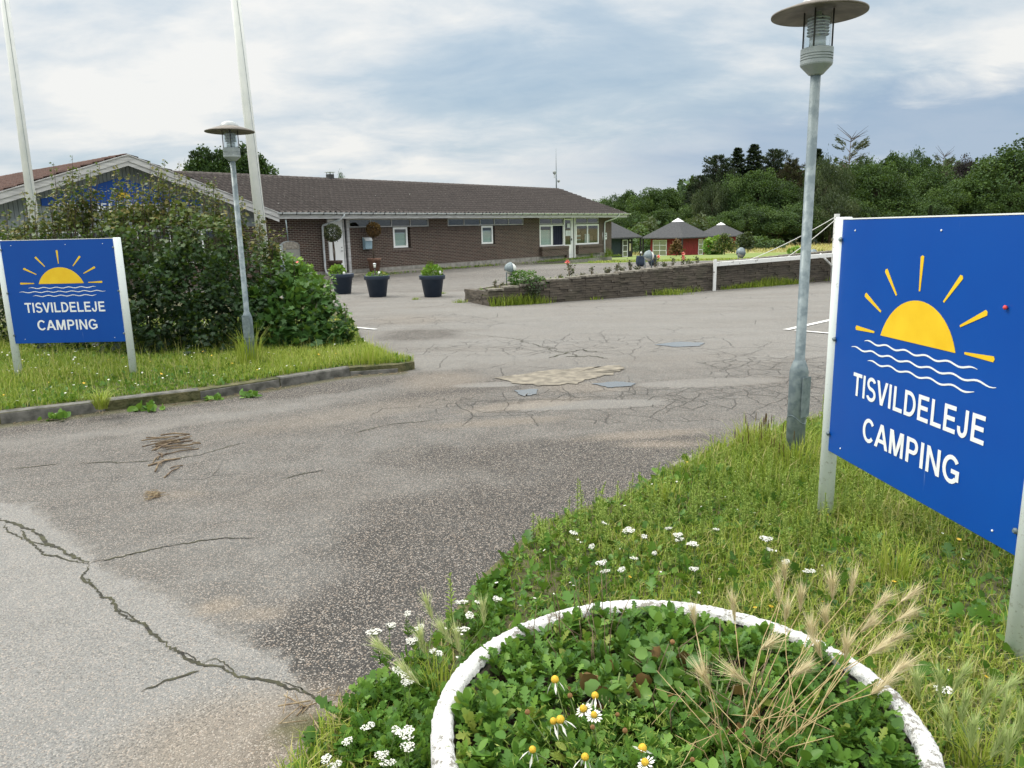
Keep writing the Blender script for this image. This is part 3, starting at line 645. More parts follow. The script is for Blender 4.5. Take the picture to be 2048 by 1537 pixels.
# windows: strip of clerestory lights
def frame_window(name, s0, s1, z0, z1, cuts, t=.05, y=.05, mat='whitebld', label=None, zc=(), blind=None, pane=True, dark=None, fd=.06):
    mb = MB(); mb.box(s0, s1, y, y + fd, z0, z0 + t); mb.box(s0, s1, y, y + fd, z1 - t, z1)
    xs_ = [s0] + list(cuts) + [s1]
    mb.box(s0, s0 + t, y + .002, y + fd - .002, z0 + t, z1 - t); mb.box(s1 - t, s1, y + .002, y + fd - .002, z0 + t, z1 - t)
    for c in cuts: mb.box(c - t / 2, c + t / 2, y + .002, y + fd - .002, z0 + t, z1 - t)
    for c in zc: mb.box(s0 + t, s1 - t, y + .005, y + fd - .005, c - t / 2, c + t / 2)
    w = mb.build('window', M[mat], bld)
    if label: w['label'] = label
    if pane:
        for a, b_ in zip(xs_[:-1], xs_[1:]):
            p = MB(); p.box(a + t * .5, b_ - t * .5, y + .025, y + .031, z0 + t * .6, z1 - t * .6); p.build('pane', M['glass'], w)
    if blind:
        for a, b_ in blind:
            p = MB(); p.box(a, b_, y + .075, y + .085, z0 + t, z1 - t - (z1 - z0) * .16 * (s1 - s0 < 1.2)); p.build('blind', M['blind'], w)
    return w
frame_window('w', 1.95, 6.40, 1.92, 2.265, (3.05, 4.22, 5.3), .045, .02, 'fascia')
frame_window('w', 7.62, 13.18, 1.92, 2.265, (8.72, 9.86, 10.9, 12.0), .045, .02, 'fascia')
frame_window('w', 4.26, 5.08, 1.04, 1.9, (), .085, .0, blind=[(4.3, 5.04)], label='white square window with a lowered blind')
frame_window('w', 9.9, 10.74, 1.04, 1.9, (), .085, .0, blind=[(9.95, 10.7)], label='white square window with a lowered blind')
frame_window('w', 14.52, 16.70, 1.92, 2.265, (15.6,), .045, .02, 'fascia')
w = frame_window('w', 14.52, 15.62, .765, 1.9, (), .085, .0, blind=[(14.6, 15.55)], label='white reception window with pale blind')
w = frame_window('w', 15.64, 16.70, .765, 1.9, (), .05, .0, pane=False, label='open reception window with dark navy interior')
p = MB()
for k in range(12): p.box(15.68 + k * .083, 15.68 + k * .083 + .075, .09 + .012 * (k % 2), .11 + .012 * (k % 2), .80, 1.86)
p.build('dark_backdrop', M['navydark'], w)  # pleated dark navy sheet added in place of the open interior
w = frame_window('w', 17.87, 20.22, .765, 1.9, (19.06,), .085, .0, label='wide white two-pane window at the right end')
for bx_ in ((17.95, 18.7, .25, .3, .8, 1.35), (18.1, 18.6, .25, .32, 1.45, 1.7), (19.7, 20.1, .3, .4, .8, 1.25)): p = MB(); p.box(*bx_); p.build('goods_on_display', M['terradark'], w)
for bx_ in ((19.15, 19.6, .25, .3, .8, 1.35), (18.0, 18.65, .22, .24, 1.22, 1.3), (18.0, 18.65, .22, .24, 1.02, 1.06)): p = MB(); p.box(*bx_); p.build('paper_on_display', M['blind'], w)
frame_window('w', 17.87, 20.22, 1.94, 2.265, (19.06,), .045, .02, 'fascia')
# doors
mb = MB(); mb.box(.90, 1.62, .03, .07, .14, ZW - .03); d = mb.build('door', M['whitebld'], bld); d['label'] = 'plain white side door'
p = MB(); p.box(1.52, 1.55, .0, .03, 1.0, 1.02); p.box(1.45, 1.55, -.02, .0, 1.0, 1.02); p.build('handle', M['dark'], d); p = MB(); p.box(1.51, 1.54, .015, .03, 1.12, 1.16); p.build('lock', M['dark'], d)
p = MB(); p.box(1.625, 1.69, .0, .09, .14, ZW - .03); p.box(.862, .898, .0, .09, .14, ZW - .03); p.box(1.80, 1.925, -.02, .09, .1, ZW - .01); p.build('door_frame', M['fascia'], d)
p = MB(); p.box(1.692, 1.798, .06, .10, .14, ZW - .03); p.build('dark_gap_strip', M['black'], d)  # black strip painted in for the shade of the gap beside the door
mb = MB(); mb.box(16.78, 17.50, .03, .07, .06, .72); mb.box(16.78, 16.86, .03, .07, .72, 2.22); mb.box(17.42, 17.50, .03, .07, .72, 2.22); mb.box(16.86, 17.42, .03, .07, 2.14, 2.22); mb.box(16.86, 17.42, .03, .07, .72, .80)
d = mb.build('door', M['whitebld'], bld); d['label'] = 'white reception door with glass and taped notices'
p = MB(); p.box(16.85, 17.43, .045, .052, .79, 2.15); p.build('pane', M['glass'], d)
p = MB(); p.box(16.9, 17.13, .022, .028, 1.28, 1.58); p.box(17.15, 17.38, .022, .028, 1.28, 1.58); p.box(17.05, 17.33, .022, .028, 1.72, 1.95); p.build('notice', M['notice'], d)
p = MB(); p.box(17.44, 17.47, -.02, .03, 1.02, 1.14); p.build('handle', M['dark'], d)
p = MB(); p.box(17.505, 17.585, .0, .09, .06, ZW); p.box(17.70, 17.78, -.03, .09, .06, ZW); p.box(16.725, 16.775, .0, .09, .06, ZW); p.build('door_frame', M['whitebld'], d)
p = MB(); p.box(17.588, 17.698, .05, .1, .06, ZW); p.build('dark_gap_strip', M['black'], d)  # black strip standing in for the shaded gap between door and window
mb = MB(); mb.box(20.75, 21.05, -.03, -.003, 1.0, 1.38); o = mb.build('notice_board', M['notice'], bld); 
p = MB(); p.box(20.8, 20.88, -.036, -.031, 1.05, 1.15); p.box(20.9, 21.0, -.036, -.031, 1.12, 1.2); p.box(20.82, 20.98, -.036, -.031, 1.25, 1.33); p.build('printed_marks', M['dark'], o)
mb = MB(); mb.tube([(20.6, -.02, .95), (20.6, -.02, 1.4)], .025, 6); mb.build('wall_thermometer', M['fascia'], bld)
# roof: wavy tiles as real geometry
TP = .33 / 1.0; RY0 = -.62; RIDGE_Y = 4.5; RZ0 = 2.42; RZ1 = 4.13
def tile_roof(name, s0, s1, mat, mapf, ds=.034, rows=15, wave=.25, valley=False):
    cs = np.arange(s0, s1 + ds / 2, ds); L_ = math.hypot(RIDGE_Y - RY0, RZ1 - RZ0)
    ph_ = (cs / wave) % 1.; prof_ = np.where(ph_ < .72, .062 * np.sin(math.pi * ph_ / .72), -.018 * np.sin(math.pi * (ph_ - .72) / .28)); ts = []
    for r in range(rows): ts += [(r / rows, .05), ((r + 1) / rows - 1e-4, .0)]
    V = []; TI = []; groove_shade = np.clip((.030 - prof_) / .03, 0, 1) * rng.uniform(.6, 1, len(cs))  # shade of the tile grooves, painted into the tint
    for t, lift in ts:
        TI.append(np.maximum(groove_shade, .75 if lift == 0. else .0))  # row edges get painted shade too
        jit = np.repeat(rng.normal(size=len(cs) // 7 + 1) * .006, 7)[:len(cs)]
        zz_ = RZ0 + (RZ1 - RZ0) * t + lift + prof_ + jit + .012 * np.sin(cs * .8 + t * 3)
        yy = np.full(len(cs), RY0 + (RIDGE_Y - RY0) * t); V.append(np.stack([cs, yy, zz_], 1))
    V = np.array(V); nr, ncol = V.shape[:2]; idx = np.arange(nr * ncol).reshape(nr, ncol)
    T = np.stack([idx[:-1, :-1], idx[:-1, 1:], idx[1:, 1:], idx[1:, :-1]], -1)  .reshape(-1, 4)
    if valley:
        fv = V.reshape(-1, 3); c_ = fv[T].mean(1); T = T[(c_[:, 0] > -1.7) | (c_[:, 1] > -.62 + (-1.68 - c_[:, 0]) - .1)]
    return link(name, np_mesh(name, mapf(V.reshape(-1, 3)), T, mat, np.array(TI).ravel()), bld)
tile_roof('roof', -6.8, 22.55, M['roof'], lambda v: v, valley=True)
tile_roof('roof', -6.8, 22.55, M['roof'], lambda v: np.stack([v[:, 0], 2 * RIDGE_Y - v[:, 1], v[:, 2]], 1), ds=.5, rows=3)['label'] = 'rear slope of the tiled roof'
# wing: gable front at y=-.6 line, ridge at s=-6.8 running back
WS = -6.8; WH = 5.12
def wingmap(sign):
    def f(v):
        t = (v[:, 1] - RY0) / (RIDGE_Y - RY0); s = WS + sign * WH * (1 - t); return np.stack([s, v[:, 0], v[:, 2] + .02], 1)
    return f
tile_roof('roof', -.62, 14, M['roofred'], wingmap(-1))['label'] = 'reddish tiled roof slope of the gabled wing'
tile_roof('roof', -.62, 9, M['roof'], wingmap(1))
# ridge caps
mb = MB(); 
for k in range(int((22.5 + 6.8) / .4)):
    s = -6.8 + k * .4; mb.tube([(s, RIDGE_Y, RZ1 + .0), (s + .42, RIDGE_Y, RZ1 + .012)], .085, 8)
mb.build('ridge_cap', M['roof'], bld)
mb = MB()
for k in range(34): mb.tube([(WS, -.6 + k * .4, RZ1 + .0), (WS, -.18 + k * .4, RZ1 + .012)], .09, 8)
mb.build('ridge_cap', M['roofred'], bld)
# fascia, soffit, gutter
mb = MB(); mb.box(-1.72, 22.4, -.60, -.575, 2.26, 2.40); mb.build('fascia', M['fascia'], bld)
mb = MB(); mb.box(-1.72, 22.4, -.573, .0, ZW, ZW + .02); mb.box(21.6, 22.4, 0, 9, ZW + .005, ZW + .015); mb.build('soffit', M['fascia'], bld)
mb = MB(); mb.cs = True
prof = [(-.605 - .062 + .062 * math.cos(a), 2.475 + .062 * math.sin(a)) for a in np.linspace(math.pi, 2 * math.pi, 9)]
V = [(s, p[0], p[1]) for s in (-1.75, 22.65) for p in prof]; mb.add(V, [(i, i + 1, i + 10, i + 9) for i in range(8)])
V = [(s, p[0] * 1 , p[1] + .008) for s in (-1.75, 22.65) for p in prof]; mb.add(V, [(i, i + 1, i + 10, i + 9) for i in range(8)])
gt = mb.build('gutter', M['zinc'], bld, fix=False)
for k in range(41):
    mb = MB(); s = -1.6 + k * .6; mb.box(s, s + .025, -.735, -.60, 2.40, 2.49); mb.build('gutter_bracket', M['dark'], gt)
for s, drop in ((.70, 1), (20.85, 1)):
    mb = MB(); s2 = s - .12
    mb.tube([(s + .5, -.665, 2.43), (s + .5, -.655, 2.36), (s + .42, -.55, 2.24), (s2 + .02, -.10, 2.02), (s2, -.075, 1.95), (s2, -.07, 1.2), (s2, -.07, .35), (s2 + .02, -.1, .2), (s2 + .06, -.25, .1)], .042, 10)
    mb.build('downpipe', M['zinc'], bld)
# right verge board of main roof
mb = MB(); mb.add([(22.56, RY0, RZ0 - .13), (22.56, RIDGE_Y, RZ1 - .13), (22.56, RIDGE_Y, RZ1 + .04), (22.56, RY0, RZ0 + .05), (22.59, RY0, RZ0 - .13), (22.59, RIDGE_Y, RZ1 - .13), (22.59, RIDGE_Y, RZ1 + .04), (22.59, RY0, RZ0 + .05)], [(0, 1, 2, 3), (4, 7, 6, 5), (0, 4, 5, 1), (3, 2, 6, 7)]); mb.build('verge_board', M['fascia'], bld)
# gable end: boards, barge boards, emblem
SL = (RZ1 - RZ0) / WH
mb = MB()
bw = .12; s = -11.4
while s < -2.2:
    zt = RZ1 - SL * abs(s + bw / 2 - WS) - .05; sl = SL * (1 if s < WS else -1) * bw / 2
    mb.add([(s, -.0, 2.10), (s + bw - .012, 0, 2.10), (s + bw - .012, 0, zt + sl), (s, 0, zt - sl), (s, .03, 2.10), (s + bw - .012, .03, 2.10), (s + bw - .012, .03, zt + sl), (s, .03, zt - sl)], [(0, 1, 2, 3), (0, 4, 5, 1), (0, 3, 7, 4), (1, 5, 6, 2)])
    s += bw
mb.build('gable_cladding', M['palegable'], bld, fix=False)
mb = MB(); mb.add([(-11.4, .035, 2.0), (-2.2, .035, 2.0), (-2.2, .035, 2.55), (WS, .035, RZ1 - .05), (-11.4, .035, 2.55)], [(0, 1, 2, 3, 4)]); mb.build('gable_backing', M['black'], bld, fix=False)
mb = MB(); mb.box(-11.45, -2.0, -.04, -.003, 2.02, 2.30); mb.build('gable_beam', M['palegable'], bld)
for name, y0, y1, dz0, dz1, mt in (('barge_board', -.66, -.635, -.14, .03, 'fascia'), ('barge_board', -.632, -.61, -.27, -.12, 'fascia'), ('verge_trim', -.69, -.60, .032, .062, 'fascia')):
    for sg in (-1, 1):
        mb = MB(); a = (WS, RZ1); b_ = (WS + sg * WH, RZ0)
        vs = [(p[0], y, p[1] + dz) for y in (y0, y1) for p in (a, b_) for dz in (dz0, dz1)]
        mb.add(vs, [(0, 2, 3, 1), (4, 5, 7, 6), (0, 1, 5, 4), (2, 6, 7, 3), (1, 3, 7, 5), (0, 4, 6, 2)]); mb.build(name, M[mt], bld)
mb = MB()
for sg in (-1, 1): mb.quad((WS, -.61, RZ1 - .11), (WS + sg * WH, -.61, RZ0 - .11), (WS + sg * WH, .03, RZ0 - .11), (WS, .03, RZ1 - .11))
mb.build('gable_soffit', M['fascia'], bld, fix=False)
mb = MB(); wall_panel(mb, -11.4, -1.95, -.1, 2.05, [(-10.3, -7.2, .8, 1.95), (-6.5, -3.2, .8, 1.95)], y=.0); mb.quad((-11.4, 0, -.1), (-11.4, 12, -.1), (-11.4, 12, 2.5), (-11.4, 0, 2.5)); mb.build('brick_wall', M['brick'], bld, fix=False)
frame_window('w', -10.3, -7.2, .8, 1.95, (-9.2, -8.2), .06, .05); frame_window('w', -6.5, -3.2, .8, 1.95, (-5.4, -4.3), .06, .05)
mb = MB(); mb.box(-11.3, -2.1, 1.4, 1.5, 0, 2.2); mb.build('room_interior', M['interior'], bld)

# ---------------------------------------------------------------- lettering: a bold sans alphabet built from strokes
def _rib(cx, cy, rx, ry, a0, a1, tx=.19, ty=.16, n=18):
    A = np.linspace(D2R(a0), D2R(a1), n); o = [(cx + rx * math.cos(a), cy + ry * math.sin(a)) for a in A]; i_ = [(cx + (rx - tx) * math.cos(a), cy + (ry - ty) * math.sin(a)) for a in A]
    return [[o[k], o[k + 1], i_[k + 1], i_[k]] for k in range(n - 1)]
def _bx(x0, x1, y0, y1): return [(x0, y0), (x1, y0), (x1, y1), (x0, y1)]
GLY = {
 'T': (.853, [[_bx(.02, .833, .84, 1)], [_bx(.33, .525, 0, .84)]]), 'I': (.388, [[_bx(.10, .295, 0, 1)]]),
 'V': (.93, [[[(0, 1), (.215, 1), (.465, .26), (.715, 1), (.93, 1), (.57, 0), (.36, 0)]]]), 'L': (.853, [[[(.10, 1), (.295, 1), (.295, .165), (.81, .165), (.81, 0), (.10, 0)]]]),
 'E': (.93, [[[(.10, 0), (.10, 1), (.84, 1), (.84, .84), (.295, .84), (.295, .605), (.79, .605), (.79, .44), (.295, .44), (.295, .165), (.86, .165), (.86, 0)]]]),
 'D': (1.008, [[_bx(.10, .295, 0, 1)], [_bx(.295, .46, .84, 1), _bx(.295, .46, 0, .16)], _rib(.46, .5, .49, .5, -90, 90)]),
 'P': (.93, [[_bx(.10, .295, 0, 1)], [_bx(.295, .55, .84, 1), _bx(.295, .55, .37, .53)], _rib(.55, .685, .32, .315, -90, 90)]),
 'C': (1.008, [_rib(.52, .5, .47, .52, 38, 322)]), 'G': (1.086, [_rib(.54, .5, .485, .52, 38, 318), [_bx(.55, 1.0, .37, .53)], [_bx(.81, 1.0, .13, .37)]]),
 'J': (.776, [[_bx(.47, .665, .31, 1)], _rib(.355, .31, .31, .33, 180, 360), [_bx(.045, .235, .31, .36)]]),
 'S': (.93, [_rib(.465, .73, .385, .29, 22, 270, .19, .155), _rib(.465, .285, .415, .305, 90, -160, .19, .155)]),
 'A': (1.008, [[[(0, 0), (.215, 0), (.60, 1), (.395, 1)]], [[(1.008, 0), (.793, 0), (.408, 1), (.613, 1)]], [_bx(.24, .77, .22, .38)]]),
 'M': (1.163, [[_bx(.09, .275, 0, 1)], [_bx(.888, 1.073, 0, 1)], [[(.10, 1), (.355, 1), (.665, 0), (.495, 0)]], [[(1.063, 1), (.808, 1), (.498, 0), (.668, 0)]]]),
 'N': (1.008, [[_bx(.09, .275, 0, 1)], [_bx(.733, .918, 0, 1)], [[(.09, 1), (.29, 1), (.918, 0), (.718, 0)]]]), ' ': (.39, [])}
def text_geo(txt, cap, width, bold=.02, z0=0., cx=0., y=0., th=.0015):
    tot = sum(GLY[c][0] for c in txt); k = width / tot; x = cx - width / 2; V = []; Fs = []
    for c in txt:
        w, pieces = GLY[c]
        for i, pc in enumerate(pieces):
            for poly in pc:
                b0 = len(V); V += [(x + p[0] * k, y - .0003 * i, z0 + p[1] * cap) for p in poly]; Fs.append(tuple(range(b0, len(V))))
        x += w * k
    return V, Fs
def emblem(par, cx, cz, k, y, th, lines=True):
    """sun, rays, waves; k = scale (1 = roadside sign); y = face of the board"""
    mb = MB(); n = 30; R_ = .268 * k; Hh = .190 * k
    # circular segment of half chord R_ and height Hh
    rc = (R_ ** 2 + Hh ** 2) / (2 * Hh); a0 = math.asin(min(1, R_ / rc)); 
    if Hh > rc: a0 = math.pi - a0
    poly = [(cx + rc * math.sin(a), cz + Hh - rc + rc * math.cos(a)) for a in np.linspace(-a0, a0, n)]
    mb.prism(poly, 'y', y - th, y)
    for x0, z0, x1, z1 in ((.322, .008, .484, .010), (.280, .112, .421, .182), (.166, .200, .262, .310), (0, .232, 0, .382), (-.166, .200, -.262, .310), (-.280, .112, -.421, .182), (-.322, .008, -.484, .010)):
        dx, dz = x1 - x0, z1 - z0; l = math.hypot(dx, dz); px_, pz_ = -dz / l, dx / l; w0, w1 = .0045, .0115
        q = [(x0 - px_ * w0, z0 - pz_ * w0), (x1 - px_ * w1, z1 - pz_ * w1), (x1 + dx / l * .006, z1 + dz / l * .006), (x1 + px_ * w1, z1 + pz_ * w1), (x0 + px_ * w0, z0 + pz_ * w0)]
        mb.prism([(cx + a * k, cz + b_ * k) for a, b_ in q], 'y', y - th, y)
    mb.build('sun_graphic', M['signyellow'], par)
    if lines:
        for x0, x1, zc in ((-.40, .405, -.046), (-.515, .515, -.093), (-.36, .40, -.140)):
            mb = MB(); t = np.linspace(0, 1, 60); xx = x0 + (x1 - x0) * t; zz_ = zc + .0062 * np.sin((xx - x0) * 2 * math.pi / .148); hw = .0042 * np.clip(np.minimum(t, 1 - t) * 12 + .25, 0, 1)
            up_ = [(cx + a * k, cz + (b_ + w) * k) for a, b_, w in zip(xx, zz_, hw)]; lo_ = [(cx + a * k, cz + (b_ - w) * k) for a, b_, w in zip(xx, zz_, hw)]
            mb.add([(p[0], y - th, p[1]) for p in up_ + lo_], [(i, i + 1, i + 61, i + 60) for i in range(59)]); mb.build('wave_graphic', M['signpale'], par, fix=False)
# gable sign, on the cladding
def W(u, v): return BL(u, v, .05)
mb = MB(); poly = [W(84, 412), W(82, 398), (WS - 1.3, RZ1 - 1.0), (WS, RZ1 - .58), (WS + 1.3, RZ1 - 1.0), W(404, 402), W(406, 412)]
mb.prism(poly, 'y', -.045, -.02); gs = mb.build('gable_sign_board', M['signblue'], bld)
emblem(gs, WS, 2.93, .85, -.045, .006); mb = MB(); V, Fs = text_geo('TISVILDELEJE CAMPING', .24, 4.0, .02, z0=2.52, cx=WS, y=-.051); mb.add(V, Fs); mb.build('lettering', M['signpale'], gs, fix=False)

# chimney, antenna
mb = MB(); s, z = BL(660, 352, -4.5); mb.box(s - .13, s + .13, 4.37, 4.63, RZ1 - .1, RZ1 + .24); mb.build('chimney', M['dark'], bld)
mb = MB(); mb.box(s - .18, s + .18, 4.32, 4.68, RZ1 + .32, RZ1 + .35)
for a in (-.12, .09):
    for b_ in (4.38, 4.58): mb.box(s + a, s + a + .03, b_, b_ + .03, RZ1 + .24, RZ1 + .32)
mb.build('chimney_cap', M['zinc'], bld)
a = A0 + _d * 22.2 + _n * 4.5
t = thing('antenna_mast', 'thin antenna mast with small round dishes on the right end of the roof ridge', 'antenna', (a[0], a[1], RZ1))
mb = MB(); mb.tube([(0, 0, -.1), (0, 0, 1.2)], .035, 8); mb.tube([(0, 0, 1.2), (0, 0, 2.5)], [.018, .008], 6); mb.build('mast', M['galv'], t)
for x, z, r in ((-.12, 1.05, .12), (.14, .52, .10)):
    mb = MB(); mb.lathe([(.02, -.05), (r, 0), (r * .96, .02), (.02, .05)], 14); mb.build('dish', M['lampdome'], t, loc=(x, -.08, z), rot=(D2R(95), 0, D2R(20)))
mb = MB(); mb.box(-.16, -.06, -.05, .05, .72, .95); mb.build('radio_box', M['zinc'], t)

# wall lamp box, letterbox, cream sign, electricity cabinet
def bpos(s, y, z): return tuple(A0 + _d * s + _n * y + np.array([0, 0, z]))
t = thing('letterbox', 'small blue grey letterbox mounted on the brick wall behind the brown topiary', 'letterbox', bpos(2.55, -.01, 1.02), BRZ)
mb = MB(); mb.prism([(-.02, 0), (-.20, .03), (-.20, .34), (-.14, .45), (-.02, .47)], 'x', 0, .36); mb.build('body', M['letterbox'], t, bevel=.008)
mb = MB(); mb.prism([(-.205, .36), (-.225, .35), (-.15, .48), (-.02, .50), (-.02, .475), (-.14, .455)], 'x', -.01, .37); mb.build('lid', M['zinc'], t)
t = thing('electricity_cabinet', 'grey arched top electricity cabinet in front of the brick wall', 'cabinet', tuple(P(587, 560, 26.0)[:2]) + (0,), BRZ - D2R(26))
arc = [(.30 * math.cos(a), 1.32 + .16 * math.sin(a)) for a in np.linspace(0, math.pi, 13)]
mb = MB(); mb.prism([(-.30, .0), (.30, 0)] + arc, 'y', .012, .55); mb.build('housing', M['cabinetd'], t, bevel=.01)
mb = MB(); mb.prism([(-.28, .05), (.28, .05), (.28, 1.2), (-.28, 1.2)], 'y', -.012, .01); d = mb.build('door', M['cabinet'], t, bevel=.005)
mb = MB(); mb.box(-.24, -.22, -.03, -.012, .5, .62); mb.build('handle', M['dark'], d)
mb = MB(); mb.prism([(-.28, 1.215), (.28, 1.215)] + [(.28 * math.cos(a), 1.32 + .145 * math.sin(a)) for a in np.linspace(0, math.pi, 13)], 'y', -.01, .011); mb.build('arched_hood', M['edging'], t)
mb = MB(); mb.tube([(-.0, .5, 1.4), (-.02, .52, 2.2)], .018, 6); mb.build('cable_pipe', M['galv'], t)

# ---------------------------------------------------------------- pots
def pot_prof(r0, r1, h, rim=.035, rimh=.08):
    return [(r0, 0), (r0 + (r1 - rim - r0) * ((h - rimh) / h), h - rimh), (r1 - .004, h - rimh + .003), (r1, h - .01), (r1, h), (r1 - .03, h), (r1 - .045, h - .06)]
def big_pot(u, v, D, rt, rb, h, label, leafn):
    c = P(u, v, D); t = thing('planter_pot', label, 'plant pot', (c[0], c[1], 0), group='navy plastic pots across the yard')
    mb = MB(); mb.lathe(pot_prof(rb, rt, h, .03, .11), 36, capt=False); mb.build('pot', M['navy'], t)
    mb = MB(); mb.lathe([(.01, h - .065), (rt - .035, h - .065)], 24, capb=False, capt=False); mb.build('soil', M['soil'], t, fix=False)
    return c, h
def leafball(acc, c, r, n, tmpl, sc, tint=(.2, 1.), zs=.7, mid=0):
    dr = rdir(n); rad = rng.uniform(.55, 1., n) ** .5
    p = np.array(c) + dr * rad[:, None] * np.array([r, r, r * zs]); d = nrmz(dr + rdir(n) * .8 + [0, 0, .3]); nr = nrmz(dr + rdir(n) * .6 + [0, 0, .5])
    acc.add(*scatter(*tmpl, p, d, nr, rng.uniform(.7, 1.3, n) * sc, np.clip(rng.uniform(*tint, n), 0, 1)), mid)
pots = []
for (u, v, D, lab) in ((686, 588, 21.64, 'navy pot nearest the white door with a leafy green plant on its left side'), (756, 594, 20.34, 'middle navy pot with low sparse plants and a tall solar light'), (866, 594, 19.95, 'navy pot on the right with one bright lettuce green plant')):
    pots.append(big_pot(u, v, D, .345, .225, .57, lab, 0))
def solar_light(c, z, h, label):
    t = thing('solar_light', label, 'garden light', (c[0], c[1], z)); mb = MB(); mb.tube([(0, 0, -.05), (0, 0, h)], .012, 6); mb.build('stake', M['dark'], t)
    mb = MB(); mb.lathe([(.03, h), (.034, h + .09)], 12); mb.build('lens', M['globe'], t); mb = MB(); mb.lathe([(.045, h + .09), (.045, h + .11), (.01, h + .125)], 12); mb.build('cap', M['zinc'], t)
for (i, dx, r, n, nm, tm, sc, mt, lab, zs) in ((0, -.12, .2, 260, 'pot_plant', LEAF_OVAL, .09, 'bright', 'rounded bright green plant in the navy pot nearest the white door', .9), (2, .02, .21, 300, 'pot_plant', LEAF_LOBED, .11, 'bright', 'lettuce green leafy plant filling the right navy pot', .8), (1, .0, .26, 240, 'pot_plant', LEAF_OVAL, .06, 'weed', 'low sparse green plants in the middle navy pot', .35)):
    c, h = pots[i]; ac = Acc(); leafball(ac, (0, 0, r * zs * .5), r, n, tm, sc, zs=zs)
    o = link(nm, ac.mesh(nm, [M[mt]]), loc=(c[0] + dx, c[1], h - .05)); tagit(o, lab, 'plant')
solar_light((pots[1][0][0] - .02, pots[1][0][1] - .12), .5, .28, 'tall black stake solar light with silver cap in the middle navy pot')
def bulb_light(c, z, lab):
    t = thing('garden_bulb_light', lab, 'garden light', (c[0], c[1], z)); mb = MB(); mb.tube([(0, 0, -.05), (0, 0, .08)], .012, 6); mb.build('stake', M['dark'], t)
    mb = MB(); mb.lathe([(.015, .08), (.04, .12), (.036, .16), (.005, .19)], 12); mb.build('bulb', M['globe'], t)
bulb_light((pots[1][0][0] + .09, pots[1][0][1] - .15), .5, 'short white bulb light beside the tall solar light in the middle navy pot')
bulb_light((pots[2][0][0] + .22, pots[2][0][1] - .1), .5, 'white bulb light at the right side of the right navy pot')
bulb_light((pots[0][0][0] + .1, pots[0][0][1] - .15), .45, 'low white bulb light in the navy pot nearest the white door')
# topiary trees by the door
def topiary(s, y, pot, r, hz, mt, lab, mats, lean=0.):
    p = bpos(s, y, .1); t = thing('topiary_tree', lab, 'potted tree', p, BRZ)
    mb = MB(); mb.lathe(pot_prof(.19, .29, .58, .03, .1), 28, capt=False); mb.build('pot', M[pot], t)
    mb = MB(); mb.lathe([(.01, .5), (.25, .5)], 16, capb=False, capt=False); mb.build('soil', M['soil'], t, fix=False)
    mb = MB(); mb.tube([(0, 0, .45), (.02, 0, .9), (lean, 0, hz - r * .5)], [.03, .025, .02], 7); mb.tube([(0, .03, .45), (-.03, .02, .9), (lean - .02, 0, hz - r * .5)], [.02, .02, .015], 7); mb.build('trunk', M['bark'], t)
    ac = Acc(); leafball(ac, (lean, 0, hz), r, 1500, LEAF_OVAL, .06, tint=(0, 1), zs=1.); link('crown', ac.mesh('crown', [M[mats]]), t)
topiary(.55, -.75, 'terradark', .32, 1.62, '', 'potted ball topiary with grey green crown left of the white door', 'olive', -.02)
topiary(2.62, -.6, 'terra', .28, 1.72, '', 'potted ball topiary with withered brown crown right of the white door', 'rusty', .06)
# low dark glazed pots near the bed
for u, v, D, r, lab in ((1281, 528, 33, .21, 'dark blue glazed round pot on the far yard left of the globe lamp'), (1305, 528, 33.5, .19, 'dark green glazed round pot on the far yard behind the globe lamp')):
    c = P(u, v, D); t = thing('glazed_pot', lab, 'plant pot', (c[0], c[1], 0)); mb = MB(); mb.lathe([(r * .6, 0), (r * .95, .12), (r, .25), (r * .85, .42), (r * .9, .46), (r * .8, .46), (r * .75, .4)], 24, capt=False); mb.build('pot', M['navy'], t)
    mb = MB(); mb.lathe([(.01, .42), (r * .78, .42)], 16, capb=False, capt=False); mb.build('soil', M['soil'], t, fix=False)
c = P(1281, 528, 33); bulb_light((c[0] + .02, c[1]), .45, 'white bulb light standing in the dark blue glazed pot')

# ---------------------------------------------------------------- retaining wall and bed
WP = [np.array(G(u, v)[:2]) for u, v in ((978, 613), (1100, 606), (1240, 596), (1440, 580), (1660, 562))] 
WP.append(WP[-1] + (WP[-1] - WP[-2]) * .9); WP.append(WP[-1] + np.array([7., 6.]))
WT = []
for (u, v), p in zip(((985, 583), (1100, 563), (1240, 548), (1420, 527), (1660, 505)), WP): WT.append(float(P(u, v, p[1])[2]))
WT += [WT[-1] + .05, WT[-1] + .1]
WE = np.array(G(930, 603)[:2])
def resample(ps, hs, step):
    out = []
    for (a, b_), (h0, h1) in zip(zip(ps[:-1], ps[1:]), zip(hs[:-1], hs[1:])):
        n = max(1, round(np.linalg.norm(b_ - a) / step))
        for i in range(n): out.append((a + (b_ - a) * i / n, h0 + (h1 - h0) * i / n))
    out.append((ps[-1], hs[-1])); return out
t = thing('retaining_wall', 'long low dark stacked stone wall retaining the rose bed beside the car park', 'wall', (0, 0, 0))
